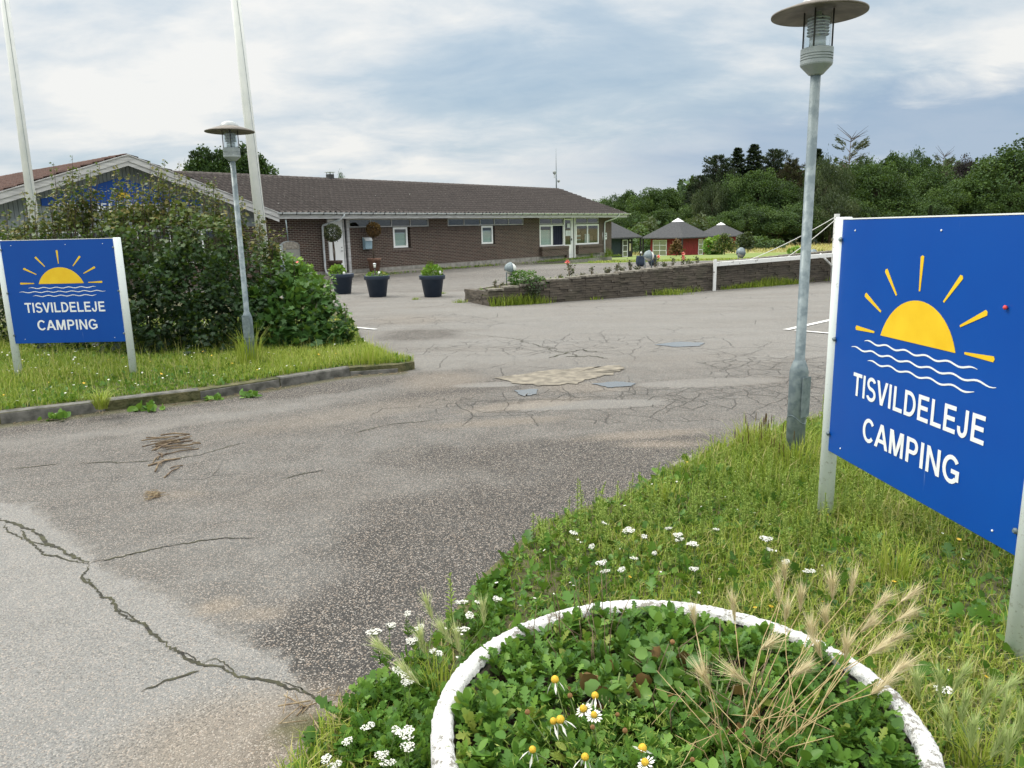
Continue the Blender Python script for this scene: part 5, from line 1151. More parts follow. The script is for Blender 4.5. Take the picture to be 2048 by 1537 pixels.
# --- pale green weed spires along the asphalt edge
def spire(acc, c, h, n=None, lean=None, z=.04, w=.035):
    n = n or int(h * 260); t = rng.uniform(.08, 1, n); a = rng.uniform(0, 6.28, n); lean = rng.normal(size=2) * .06 if lean is None else lean
    ax = np.stack([c[0] + lean[0] * t ** 1.5 * h, c[1] + lean[1] * t ** 1.5 * h, z + t * h], 1); d = np.stack([np.cos(a), np.sin(a), np.full(n, .55)], 1)
    sc = w * (1.15 - t * .75) * rng.uniform(.7, 1.3, n); acc.add(*scatter(*LEAF_SIMPLE, ax, d, np.tile([0, 0, 1.], (n, 1)) + d * .1, np.stack([sc * .45, sc, sc], 1), np.clip(.25 + .6 * t + rng.normal(size=n) * .12, 0, 1)), 0)
    nb = 6; tt = np.linspace(0, 1, nb); pp = np.stack([c[0] + lean[0] * tt ** 1.5 * h, c[1] + lean[1] * tt ** 1.5 * h, z + tt * h], 1)
    for i in range(nb - 1):
        V = []; r = .0022
        for q in (pp[i], pp[i + 1]):
            for k in range(3): V.append(q + [r * math.cos(2.1 * k), r * math.sin(2.1 * k), 0])
        acc.add(np.array(V), np.array([(k, (k + 1) % 3, 3 + k) for k in range(3)] + [((k + 1) % 3, 3 + (k + 1) % 3, 3 + k) for k in range(3)]), np.full(6, .3), 0)
ac = Acc()
spots = [(1192, 1050, .26), (1205, 1042, .2), (1135, 1075, .16), (1335, 1015, .24), (1300, 1030, .18), (1255, 1040, .22), (1545, 900, .27), (1640, 880, .36), (1655, 890, .25), (905, 1260, .26), (1120, 1095, .14), (1410, 1020, .15), (1085, 1090, .16)]
for u, v, h in spots: spire(ac, G(u, v, .04), h)
for _ in range(230):
    u = rng.normal(1330, 190); v = 1010 + (1330 - u) * .16 + rng.normal() * 55 + 25
    if v > 1190 or u < 1060: continue
    c = G(u, v, .04)
    if inside(RVn, c[0], c[1]) and np.hypot(c[0] - PC[0], c[1] - PC[1]) > PR + .08: spire(ac, c, rng.uniform(.08, .22), w=.028)
for _ in range(260):
    u = rng.normal(1650, 130); v = rng.normal(1020, 60); c = G(u, v, .04)
    if inside(RVn, c[0], c[1]) and np.hypot(c[0] - PC[0], c[1] - PC[1]) > PR + .08: spire(ac, c, rng.uniform(.08, .26), w=.028)
o = link('weeds', ac.mesh('weeds', [M['spire']])); tagit(o, 'pale green feathery weeds standing in the near right grass', 'weeds', kind='stuff')
# brown plantain spikes near the lamp
ac = Acc()
for _ in range(34):
    c = G(rng.uniform(1470, 1600), rng.uniform(885, 945), .04); h = rng.uniform(.14, .30); ln = rng.normal(size=2) * .04
    V, T, t_ = blades(np.array([c]), np.array([h]), np.array([.004]), np.array([.08]), np.array([.1])); ac.add(V, T, t_)
    tip = V[-1]; V2 = [];
    for zz_, r in ((-.06, .0015), (-.035, .0032), (0, .0026), (.012, .0005)):
        for k in range(4): V2.append(tip + [r * math.cos(1.57 * k), r * math.sin(1.57 * k), zz_])
    T2 = [];
    for i in range(3):
        for k in range(4): a = i * 4 + k; b_ = i * 4 + (k + 1) % 4; T2 += [(a, b_, b_ + 4), (a, b_ + 4, a + 4)]
    ac.add(np.array(V2), np.array(T2), np.full(len(V2), .25))
o = link('seed_spikes', ac.mesh('seed_spikes', [M['rusty']])); tagit(o, 'brown plantain seed spikes standing in the grass left of the tall lamp post', 'seed spikes', kind='stuff')

# --- yarrow plants: stem, leaves, umbel
def yarrow(h, nheads=1):
    st = MB(); st.tube([(0, 0, 0), (.01, .005, h * .6), (.005, 0, h)], [.0022, .002, .0018], 5); root = thing('yarrow_plant', 'x', 'flower')
    ac = Acc(); n = 46; t = rng.uniform(0, .8, n); a = rng.uniform(0, 6.28, n); pos = np.stack([.01 * t, np.zeros(n), t * h], 1); sc = rng.uniform(.025, .05, n) * (1.1 - t); ac.add(*scatter(*LEAF_SIMPLE, pos, np.stack([np.cos(a), np.sin(a), np.full(n, .6)], 1), rdir(n, 1.5), np.stack([sc * .5, sc, sc], 1), rng.uniform(.1, .7, n)))
    hd = MB(); offs = [(0, 0), (.016, -.018)] if nheads == 1 else [(0, 0), (.028, .01), (.008, .024)]
    for ox, oy in offs:
        for k in range(34):
            a = rng.uniform(0, 6.28); r = .018 * math.sqrt(rng.uniform()); x, y = ox + r * math.cos(a), oy + r * math.sin(a); zc = h + .004 - r * r * 8 + rng.normal() * .0012
            w = rng.uniform(.0022, .0038); m_ = 6; hd.add([(x, y, zc + .0018)] + [(x + w * math.cos(q + a), y + w * math.sin(q + a), zc) for q in np.linspace(0, 2 * math.pi, m_ + 1)[:-1]], [(0, 1 + i, 1 + (i + 1) % m_) for i in range(m_)])
        for k in range(7): a = k * .9; st.tube([(.005, 0, h * .9), (ox + .018 * math.cos(a), oy + .018 * math.sin(a), h)], .0009, 4, cap=False)
    st.build('stem', M['stem'], root); link('leaves', ac.mesh('leaves', [M['weed']]), root); hd.build('flower_head', M['petal'], root, fix=False); return root
ypro = [yarrow(.15), yarrow(.2, 2), yarrow(.11)]
ysp = [(385, 'e', 1)]
ylist = []
near = 'white yarrow flower beside the round planter, at its left edge'
for u, v in ((470 + 600, 0),): pass
yp = [(u / 2.9257 + 600, v / 2.9257 + 1100) for u, v in ((460, 465), (500, 440), (630, 375), (695, 460), (660, 545), (790, 605), (570, 695), (610, 715), (950, 310), (1030, 315), (1080, 290), (1010, 370), (960, 470), (640, 780), (380, 1040), (510, 1085), (595, 1125), (265, 1125), (165, 1215), (490, 1180), (200, 1255), (505, 1255), (620, 1080))]
yr = [(u / 3.657 + 1100, v / 3.657 + 760) for u, v in ((385, 1060), (155, 1120), (575, 1085), (670, 1150), (885, 1085), (955, 1135), (980, 1160), (1215, 1095), (1075, 1215), (755, 1260), (605, 1308), (430, 1325), (540, 1380), (430, 1412), (1590, 1150), (1600, 1240), (1885, 1390), (1060, 1375), (310, 1200), (1710, 1320))]
cnt = 0; used = set()
for lst, lab, grp in ((yp, 'white yarrow flower at the left side of the round planter', 'yarrow left of the planter'), (yr, 'white yarrow flower in the grass behind the round planter', 'yarrow in the grass behind the planter'), ([(1525, 1385), (1880, 1370)], 'white yarrow flower right of the planter rim', 'yarrow right of the planter')):
    for (u, v) in lst:
        i = cnt % 3; hh = (.15, .2, .11)[i]; c = G(u, v, .04 + hh)
        if np.hypot(c[0] - PC[0], c[1] - PC[1]) < PR + .02 and grp != 'yarrow left of the planter': c = G(u, v, .04 + hh)
        root = ypro[i] if i not in used else copy_tree(ypro[i]); used.add(i); root.location = (c[0], c[1], .04); root.rotation_euler = (rng.normal() * .08, rng.normal() * .08, rng.uniform(0, 6.28)); s_ = rng.uniform(.6, 1.0); root.scale = (s_, s_, 1.)
        root['label'] = lab; root['group'] = grp; cnt += 1
# small clover / daisy dots and yellow flowers: uncountable specks
ac = Acc()
def dot_cloud(acc, pts, r, mid):
    n = len(pts); tv, tf = fan([(math.cos(a), .5 + math.sin(a)) for a in np.linspace(0, 2 * math.pi, 8)[:-1]], 0.); acc.add(*scatter(tv, tf, pts, np.tile([1., 0, 0], (n, 1)) + rng.normal(size=(n, 3)) * .25, np.tile([0, 0, 1.], (n, 1)) + rng.normal(size=(n, 3)) * .2, np.full(n, r) * rng.uniform(.7, 1.3, n), np.full(n, .5)), mid)
p = fill(RVn, 14, .085, 100); dot_cloud(ac, p[off_ring(p)], .0075, 0); p = fill(LVn, 9, .17, 100); dot_cloud(ac, p, .011, 0); p = fill(LVn, 2.5, .19, 100); dot_cloud(ac, p, .013, 1); p = fill(RVn, 3, .10, 100); dot_cloud(ac, p[off_ring(p)], .010, 1)
o = link('tiny_flowers', ac.mesh('tiny_flowers', [M['petal'], M['yellow']])); tagit(o, 'tiny white and yellow flowers dotted through the grass on both verges', 'wild flowers', kind='stuff')

# --- planter ring
t = thing('round_planter', 'round concrete well ring planter painted white and overgrown with green leaves', 'planter', (PC[0], PC[1], 0)); mb = MB(); mb.cs = True
nseg = 420; rad0, rad1 = PR - .064, PR; V = []
prof = [(rad1 - .004, -.1), (rad1, .1), (rad1, PH - .022), (rad1 - .006, PH - .006), (rad1 - .018, PH), (rad1 - .032, PH + .002), (rad0 + .014, PH), (rad0 + .004, PH - .006), (rad0, PH - .022)]
for k in range(nseg):
    a = 2 * math.pi * k / nseg
    for r, z in prof:
        j = .003 * math.sin(a * 5) + .0012 * math.sin(a * 23 + z * 40) + rng.normal() * .0016; V.append(((r + j) * math.cos(a), (r + j) * math.sin(a), z + (rng.normal() * .0018 if z > .2 else 0)))
m_ = len(prof); mb.add(V, [(k * m_ + i, ((k + 1) % nseg) * m_ + i, ((k + 1) % nseg) * m_ + i + 1, k * m_ + i + 1) for k in range(nseg) for i in range(m_ - 1)]); mb.build('rim', M['rim'], t)
mb = MB(); mb.cs = True; V = [((rad0 - .002 * i) * math.cos(2 * math.pi * k / nseg), (rad0 - .002 * i) * math.sin(2 * math.pi * k / nseg), PH - .031 - .16 * i) for k in range(nseg) for i in range(2)]; mb.add(V, [(2 * k, 2 * k + 1, 2 * ((k + 1) % nseg) + 1, 2 * ((k + 1) % nseg)) for k in range(nseg)]); mb.build('inner_wall', M['ringinside'], t, fix=False)
mb = MB(); nr_ = 24; V = [(0, 0, PH - .09)]
for i in range(1, 11):
    for k in range(nr_ * 2): a = math.pi * k / nr_; r = (rad0 + .002) * i / 10; V.append((r * math.cos(a), r * math.sin(a), PH - .10 + rng.normal() * .006))
q_ = nr_ * 2; mb.add(V, [(0, 1 + k, 1 + (k + 1) % q_) for k in range(q_)] + [(1 + i * q_ + k, 1 + (i + 1) * q_ + k, 1 + (i + 1) * q_ + (k + 1) % q_, 1 + i * q_ + (k + 1) % q_) for i in range(9) for k in range(q_)]); mb.build('soil', M['soil'], t)
# leafy rosettes that fill the ring
ac = Acc(); nros = 760
for _ in range(nros):
    a = rng.uniform(0, 6.28); r = (rad0 - .012) * math.sqrt(rng.uniform(0, 1)); c = np.array([PC[0] + r * math.cos(a), PC[1] + r * math.sin(a), PH - .07]); m_ = rng.integers(9, 16); hgt_ = rng.uniform(.03, .10) * (1.0 if r < rad0 * .85 else .8)
    az = rng.uniform(0, 6.28, m_); el = rng.uniform(.15, 1.3, m_); d = np.stack([np.cos(az) * np.cos(el), np.sin(az) * np.cos(el), np.sin(el)], 1); st_ = rng.uniform(0, 1, (m_, 1)) * [0, 0, hgt_]; sz = rng.uniform(.028, .06, m_)
    ac.add(*scatter(*(LEAF_OVAL if rng.uniform() < .3 else LEAF_LOBED), c + st_ + d * .008, d, np.stack([-np.cos(az) * np.sin(el), -np.sin(az) * np.sin(el), np.cos(el)], 1) + rng.normal(size=(m_, 3)) * .15, np.stack([sz * .95, sz, sz], 1), np.clip(rng.normal(.52, .2) + rng.normal(size=m_) * .12, 0, .9)))
o = link('planter_weeds', ac.mesh('planter_weeds', [M['weed']])); tagit(o, 'dense low green leafy weeds filling the round white planter', 'weeds', kind='stuff')
# outside rosettes bottom left
ac = Acc()
for _ in range(150):
    c = G(rng.uniform(690, 870), rng.uniform(1390, 1560), .05)
    if np.hypot(c[0] - PC[0], c[1] - PC[1]) < PR + .01 or not inside(RVn, c[0], c[1]): continue
    m_ = 11; az = rng.uniform(0, 6.28, m_); el = rng.uniform(.1, 1.2, m_); d = np.stack([np.cos(az) * np.cos(el), np.sin(az) * np.cos(el), np.sin(el)], 1); sz = rng.uniform(.03, .06, m_)
    ac.add(*scatter(*LEAF_LOBED, c + [0, 0, .0] + rng.uniform(0, 1, (m_, 1)) * [0, 0, .06], d, rdir(m_, 2), sz, np.clip(rng.normal(.5, .2, m_), 0, .85)))
for _ in range(70):
    c = G(rng.uniform(960, 1010), rng.uniform(1160, 1260), .05); m_ = 8; ac.add(*scatter(*LEAF_OVAL, np.tile(c, (m_, 1)), rdir(m_, .5), rdir(m_, 1.5), rng.uniform(.03, .06, m_), rng.uniform(.2, .7, m_)))
for u, v in ((215, 800), (290, 812), (110, 830), (425, 790), (500, 785), (285, 810)):   # rosettes growing at the foot of the kerb
    c = G(u, v + 8, 0.01)
    for _ in range(26): m_ = 1; ac.add(*scatter(*LEAF_OVAL, np.array([c + rng.normal(size=3) * [.07, .03, .0]]), rdir(1, .4), rdir(1, 1.), rng.uniform(.04, .10, 1), rng.uniform(.3, .8, 1)))
o = link('ground_weeds', ac.mesh('ground_weeds', [M['weed']])); tagit(o, 'low leafy weeds at the asphalt edges, by the planter and along the kerb', 'weeds', kind='stuff')

# --- geraniums with scalloped leaves in planter
def geranium(u, v, n, r, lab, red=0):
    c = G(u, v, PH + .03); ac = Acc(); dr = rdir(n, .6); p = np.array([0, 0, .0]) + dr * rng.uniform(.4, 1, (n, 1)) * [r, r, r * .55]; ti = rng.uniform(.4, 1., n); k = rng.uniform(size=n) < .10
    ac.add(*scatter(*LEAF_ROUND, p, rdir(n, .1), rdir(n, 1.6), rng.uniform(.028, .048, n), ti * .9)); t = thing('geranium', lab, 'plant', (c[0], c[1], PH - .04)); link('foliage', ac.mesh('foliage', [M['syca']]), t, loc=(0, 0, .05))
    mb = MB()
    for _ in range(14): a = rng.uniform(0, 6.28); e = rng.uniform(.3, 1); mb.tube([(0, 0, -.05), (r * .4 * math.cos(a), r * .4 * math.sin(a), .05), (r * e * math.cos(a), r * e * math.sin(a), .09)], .0025, 5)
    mb.build('stems', M['stem'], t)
    if red:
        ac = Acc(); m_ = red; ac.add(*scatter(*LEAF_ROUND, rng.normal(size=(m_, 3)) * [r * .5, r * .5, .015] + [0, 0, .05], rdir(m_), rdir(m_, 1.), rng.uniform(.03, .055, m_), rng.uniform(.3, 1, m_))); link('withered_leaves', ac.mesh('withered_leaves', [M['rusty']]), t)
geranium(1330, 1330, 60, .15, 'geranium with scalloped leaves near the middle of the round planter', 9)
geranium(1225, 1390, 34, .09, 'geranium with reddish withered leaves left of centre in the round planter', 14)
geranium(1430, 1420, 40, .11, 'geranium with a dried flower head below the barley grass in the planter', 12)

# --- mayweed with yellow cones and daisies
t = thing('mayweed', 'straggly mayweed with yellow cones and white daisies at the front of the planter', 'flower', (G(1220, 1500, PH)[0], G(1220, 1500, PH)[1], PH - .06)); base = np.array(t.location)
stm = MB(); cones = [(1110, 1360, 'y'), (1190, 1392, 'y'), (1107, 1443, 'y'), (1121, 1440, 'y'), (1188, 1430, 'w'), (1055, 1425, 'b'), (1170, 1515, 'y'), (1285, 1497, 'w'), (1185, 1455, 'b'), (1250, 1462, 'b'), (1140, 1392, 'b'), (1167, 1418, 'w'), (1290, 1525, 'w'), (1235, 1430, 'b'), (1345, 1285, 'b'), (1385, 1520, 'b'), (1065, 1500, 'y')]
for i, (u, v, kd) in enumerate(cones):
    zt_ = PH + rng.uniform(.07, .15); c = G(u, v, zt_); loc = c - base; rt = np.array([loc[0] * .5, loc[1] * .5, 0.0]) + rng.normal(size=3) * [.02, .02, 0]
    stm.tube([rt, (rt + loc) / 2 + rng.normal(size=3) * .012, loc - [0, 0, .004]], [.0018, .0016, .0013], 5)
    mb = MB(); r = rng.uniform(.0085, .0115) if kd != 'b' else rng.uniform(.006, .009); mb.lathe([(r * .3, -r * .9), (r * .9, -r * .4), (r, 0), (r * .85, r * .6), (r * .45, r * .95), (.0005, r * 1.08)], 14)
    h = thing('x', '', '') if False else None
    cone = mb.build('flower_head', M['browncone' if kd == 'b' else 'yellow'], t, loc=tuple(loc), rot=(rng.normal() * .3, rng.normal() * .3, 0))
    if kd != 'b':
        mb = MB(); m_ = 13 if kd == 'w' else 4; dz = .0 if kd == 'w' else -2.2
        for k in range(m_):
            a = 2 * math.pi * k / m_ + rng.normal() * .1; l_ = rng.uniform(.013, .018); ca, sa = math.cos(a), math.sin(a); w_ = .0035; z1 = dz * l_ - .004
            mb.add([(ca * r * .8, sa * r * .8, -.004), (ca * (r + l_ * .6) - sa * w_, sa * (r + l_ * .6) + ca * w_, z1 * .5 - .002), (ca * (r + l_), sa * (r + l_), z1), (ca * (r + l_ * .6) + sa * w_, sa * (r + l_ * .6) - ca * w_, z1 * .5 - .002)], [(0, 1, 2, 3)])
        mb.build('petals', M['petal'], cone, fix=False)
stm.build('stem_cluster', M['stem'], t)
ac = Acc(); m_ = 900; pts = rng.normal(size=(m_, 3)) * [.13, .09, .03] + [0, 0, .07]; ac.add(*scatter(*LEAF_SIMPLE, pts, rdir(m_, .4), rdir(m_), np.stack([np.full(m_, .006), rng.uniform(.015, .03, m_), np.full(m_, .01)], 1), rng.uniform(.2, .9, m_))); link('feathery_leaves', ac.mesh('feathery_leaves', [M['spire']]), t)

# --- foxtail barley: stems and awned heads
def barley_head(acc, p, d, L_=.055, awn=.05, ti=(.6, 1.), n=170, w=.0019):
    d = d / np.linalg.norm(d); t_ = rng.uniform(0, 1, n); pos = p + d * (t_[:, None] * L_); rd = nrmz(np.cross(np.tile(d, (n, 1)), rdir(n))); spread = .22 + rng.uniform(.45, .95) * rng.uniform(0, 1, (n, 1)) ** 1.4; dd = nrmz(d + rd * spread)
    l_ = awn * rng.uniform(.6, 1.2, n) * (.65 + .5 * t_); acc.add(*scatter([(-.5, 0, 0), (.5, 0, 0), (0, 1, .0)], [(0, 1, 2)], pos, dd, rd, np.stack([np.full(n, w), l_, l_], 1), rng.uniform(*ti, n)))
    m_ = 40; t2 = rng.uniform(0, 1, m_); pos = p + d * (t2[:, None] * L_); rd = nrmz(np.cross(np.tile(d, (m_, 1)), rdir(m_))); acc.add(*scatter(*LEAF_SIMPLE, pos, nrmz(d + rd * .35), rd, np.stack([np.full(m_, .005), np.full(m_, .013), np.full(m_, .005)], 1), rng.uniform(ti[0] * .5, ti[1] * .7, m_)))
t = thing('barley_grass', 'dry straw coloured barley grass with bristly heads leaning over the right side of the planter', 'grass plant', (G(1480, 1500, PH)[0], G(1480, 1500, PH)[1], PH - .09)); base = np.array(t.location); stm = MB()
heads = [(1570, 1165, 90), (1558, 1205, 92), (1600, 1225, 85), (1665, 1200, 88), (1700, 1195, 75), (1745, 1220, 30), (1800, 1205, 22), (1655, 1255, 100), (1570, 1245, 80), (1470, 1245, 95), (1790, 1243, 15), (1625, 1285, 95), (1520, 1300, 20), (1770, 1290, 20), (1735, 1310, 15), (1690, 1320, 80), (1500, 1370, 150), (1580, 1355, 20), (1645, 1320, 110), (1780, 1350, 20), (1740, 1390, 25), (1425, 1385, 120), (1390, 1255, 95), (1720, 1265, 30)]
for i, (u, v, an) in enumerate(heads):
    zt_ = PH + rng.uniform(.16, .30); c = G(u, v, zt_) - base; a = D2R(an); d = np.array([math.cos(a), .25, math.sin(a) * .9 + .15]); rt = np.array([rng.normal() * .05, rng.normal() * .04, 0])
    stm.tube([rt, (rt * .65 + c * .35) + [rng.normal() * .012, 0, .035], (rt * .3 + c * .7) + [rng.normal() * .008, 0, .035 + rng.uniform(0, .02)], c], [.0016, .0014, .0012, .001], 5)
    ac = Acc(); barley_head(ac, np.zeros(3), d, L_=rng.uniform(.03, .055), awn=rng.uniform(.05, .08), n=int(rng.uniform(90, 180))); link('seed_head', ac.mesh('seed_head', [M['dry']]), t, loc=tuple(c))
for _ in range(46):
    a = rng.uniform(-.5, 3.6); l_ = rng.uniform(.1, .28); r0_ = rng.normal(size=2) * .06; stm.tube([(r0_[0], r0_[1], 0), (r0_[0] + math.cos(a) * l_ * .3, r0_[1] + rng.normal() * .05, l_ * .6), (r0_[0] + math.cos(a) * l_ * .7, r0_[1] + rng.normal() * .08, l_ * rng.uniform(.5, 1.))], [.0016, .0013, .0008], 4)
stm.build('stalks', M['strawstem'] if 'strawstem' in M else simple('straw_stalk', (.30, .21, .09), (.48, .38, .19), 30, .7), t)
def green_barley(name, heads, basepx, lab, ti=(.25, .7), matn='spire', zr=(.14, .22), z0=.04):
    b_ = G(*basepx, z0); t = thing(name, lab, 'grass plant', tuple(b_)); stm = MB()
    for u, v, an in heads:
        c = G(u, v, z0 + rng.uniform(*zr)) - b_; a = D2R(an); d = np.array([math.cos(a), .2, math.sin(a) + .1]); rt = rng.normal(size=3) * [.03, .03, 0]; rt[2] = 0
        stm.tube([rt, (rt + c) * .5 + [0, 0, .02], c], [.0018, .0014, .0011], 5); ac = Acc(); barley_head(ac, np.zeros(3), d, L_=.07, awn=.068, ti=ti, n=170, w=.0024); link('seed_head', ac.mesh('seed_head', [M[matn]]), t, loc=tuple(c))
    stm.build('stalks', M['stem'], t); ac = Acc(); ac.add(*tuft((0, 0), 70, .16, .06, z=0)); link('blades', ac.mesh('blades', [M['grass']]), t)
M['palespike'] = foliage('pale_green_awns', [(0, (.26, .36, .10)), (.5, (.48, .58, .24)), (1, (.75, .70, .42))], .5, .3)
green_barley('barley_grass', [(865, 1240, 110), (850, 1310, 105), (905, 1290, 125), (790, 1315, 150), (920, 1310, 100), (968, 1250, 92), (840, 1370, 140)], (880, 1400), 'green and straw barley heads arching at the left edge of the planter rim', (.3, 1.), 'palespike')
green_barley('barley_grass', [(1880, 1400, 90), (1920, 1450, 75), (1960, 1420, 60), (2000, 1450, 70), (2035, 1480, 80), (1900, 1480, 100), (1940, 1500, 80), (1980, 1520, 60), (2040, 1440, 50), (1840, 1405, 100), (1990, 1395, 30), (1905, 1385, 55), (2010, 1530, 75)], (1950, 1560), 'pale green barley grass clump in the near right corner of the grass', (.1, .75), 'palespike')

# dry stalks and twigs in planter
mb = MB()
for _ in range(34):
    u, v = rng.uniform(1070, 1230), rng.uniform(1190, 1330); c = G(u, v, PH); l_ = rng.uniform(.08, .2); a = rng.normal() * .5
    mb.tube([(c[0], c[1], PH - .08), (c[0] + a * l_ * .3, c[1] + rng.normal() * .02, PH + l_ * .4), (c[0] + a * l_ * .6 + rng.normal() * .02, c[1] + rng.normal() * .02, PH + l_ * .85)], [.0018, .0014, .0008], 5)
for _ in range(20):
    u, v = rng.uniform(1250, 1560), rng.uniform(1330, 1480); c = G(u, v, PH); l_ = rng.uniform(.08, .2)
    mb.tube([(c[0], c[1], PH - .08), (c[0] + rng.normal() * .02, c[1], PH + l_ * .4), (c[0] + rng.normal() * .03, c[1] + rng.normal() * .02, PH + l_ * .8)], [.0022, .0018, .001], 5)
o = mb.build('dry_stalks', M['twig']); tagit(o, 'thin dry brown stalks standing among the planter weeds', 'dry stalks', kind='stuff')

# --- twig pile and litter on asphalt
mb = MB(); c0 = G(335, 905)
for _ in range(28):
    k = rng.uniform(); c = G(rng.normal(345, 22) if k < .55 else rng.normal(335, 14), rng.normal(893, 8) if k < .55 else rng.uniform(895, 950)); a = rng.normal(.2 if k < .55 else 1.6, .5); l_ = rng.uniform(.03, .16); z = asph_z(c[0], c[1]) + rng.uniform(.004, .045 if k < .6 else .015); d = np.array([math.cos(a), math.sin(a)]) * l_
    mb.tube([(c[0] - d[0], c[1] - d[1], z), (c[0] + rng.normal() * .01, c[1] + rng.normal() * .01, z + rng.normal() * .006 + .004), (c[0] + d[0], c[1] + d[1], z + rng.normal() * .004)], rng.uniform(.003, .008), 5)
o = mb.build('twigs', M['wood']); tagit(o, 'small heap of split twigs lying on the asphalt', 'twigs', kind='stuff')
mb = MB()
for _ in range(240):
    k = rng.integers(0, 4)
    if k == 0: c = G(rng.normal(690, 60), rng.normal(1425, 22))
    elif k == 1: c = G(rng.normal(308, 7), rng.normal(992, 4))
    else:
        i = rng.integers(3, len(KERB) - 1); a, b_ = np.array(KERB[i]), np.array(KERB[min(i + 1, len(KERB) - 1)]); q = a + (b_ - a) * rng.uniform(); c = np.array([q[0] + .03 + abs(rng.normal()) * .05, q[1] - .05 - abs(rng.normal()) * .05, 0])
    a = rng.uniform(0, 3.14); l_ = rng.uniform(.015, .07 if k == 0 else .05); z = (.045 if k == 0 and inside(RV, c[0], c[1]) else asph_z(c[0], c[1])) + rng.uniform(.003, .02); d = np.array([math.cos(a), math.sin(a)]) * l_; mb.tube([(c[0] - d[0], c[1] - d[1], z), (c[0] + d[0], c[1] + d[1], z + rng.normal() * .003)], rng.uniform(.0012, .003), 4)
o = mb.build('dry_litter', simple('dry_plant_litter', (.14, .09, .05), (.36, .29, .18), 30, .9)); tagit(o, 'dry stalks and plant litter along the kerb and at the asphalt edge', 'litter', kind='stuff')

# ---------------------------------------------------------------- shrubs
def shell_leaves(acc, blobs, dens, tmpl, sc, tlo, thi, mid=0, up=.35, hz=None, inner=.55, holes=False):
    for (c, r) in blobs:
        c = np.array(c); r = np.array(r) if hasattr(r, '__len__') else np.array([r, r, r]); n = int(dens * (r[0] * r[1] + r[0] * r[2] + r[1] * r[2]) * 4.2)
        dr = rdir(n); rad = rng.uniform(inner, 1.0, n) ** .6; bump_ = 1 + .2 * np.sin(dr[:, 0] * 7 + c[0] * 3) * np.cos(dr[:, 2] * 6 + c[1]); p = c + dr * (rad * bump_)[:, None] * r
        hole = np.sin(p[:, 0] * 6.1 + 1.3 * np.sin(p[:, 2] * 5)) * np.sin(p[:, 2] * 7.3 + p[:, 1] * 3) * np.sin(p[:, 1] * 5.7 + p[:, 0] * 2.2)
        k = (p[:, 2] > .06) & (hole < (.16 if holes else 9)); p = p[k]; d0 = dr[k]; n = len(p)
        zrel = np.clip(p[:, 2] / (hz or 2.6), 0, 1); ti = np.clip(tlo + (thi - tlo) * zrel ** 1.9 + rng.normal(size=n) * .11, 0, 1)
        d = nrmz(d0 * .9 + rng.normal(size=(n, 3)) * .55 + [0, 0, -.25]); nr = nrmz(d0 * .6 + rng.normal(size=(n, 3)) * .45 + [0, 0, up + .4]); acc.add(*scatter(*tmpl, p, d, nr, rng.uniform(.65, 1.3, n) * sc, ti), mid)
def shoots(acc, mb, bases, tmpl, sc, mid=0, ti=(.6, 1.)):
    for (b_, l_, ln) in bases:
        b_ = np.array(b_); l_ = max(l_, .15); n = int(l_ * 75); t_ = rng.uniform(.0, 1, n) ** .85; ax = b_ + np.stack([ln[0] * t_ ** 1.3, ln[1] * t_ ** 1.3, t_ * l_], 1); a = rng.uniform(0, 6.28, n); d = np.stack([np.cos(a), np.sin(a), rng.uniform(-.5, .3, n)], 1)
        acc.add(*scatter(*tmpl, ax + nrmz(d) * (.03 + .09 * (1 - t_))[:, None] * rng.uniform(.3, 1, (n, 1)), d, rdir(n, 1.4), sc * rng.uniform(.6, 1.1, n) * (1.1 - .45 * t_), np.clip(rng.uniform(*ti, n), 0, 1)), mid)
        mb.tube([tuple(b_ - [0, 0, .35]), tuple(b_ + [ln[0] * .4, ln[1] * .4, l_ * .5]), tuple(b_ + [ln[0], ln[1], l_])], [.006, .0045, .002], 5, cap=False)
# the big shrub. silhouette points (u, v_top) with depth ~11.5
ac = Acc(); mb = MB(); blobs = []
for u, vt, D, wpx in ((-70, 450, 12.3, 120), (30, 470, 12.4, 90), (110, 445, 12.0, 90), (190, 428, 11.9, 90), (270, 425, 11.7, 90), (345, 425, 11.6, 90), (420, 440, 11.5, 85), (485, 490, 11.6, 75), (545, 560, 11.9, 60)):
    top = P(u, vt, D); r = wpx / 1500 * D; x = top[0]; zt_ = top[2]; z = zt_ - r * .7
    while z > .3: blobs.append(((x + rng.normal() * .12, D + rng.normal() * .2, z), (r * rng.uniform(.85, 1.1), r * 1.0, r * .8))); z -= r * .8
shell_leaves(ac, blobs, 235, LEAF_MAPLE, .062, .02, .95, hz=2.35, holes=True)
front = []
for u, v, D, r in ((300, 600, 10.7, .7), (380, 560, 10.7, .65), (440, 620, 10.6, .6), (330, 660, 10.5, .5), (420, 680, 10.4, .5), (270, 660, 10.6, .5), (200, 690, 10.7, .4), (480, 570, 10.9, .55), (120, 700, 10.9, .4), (280, 520, 11.0, .6), (380, 480, 11.0, .6)): q = P(u, v, D); front.append((q, (r, r * .7, r * .8)))
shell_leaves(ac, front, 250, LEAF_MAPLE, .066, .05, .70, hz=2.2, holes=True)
sh = []
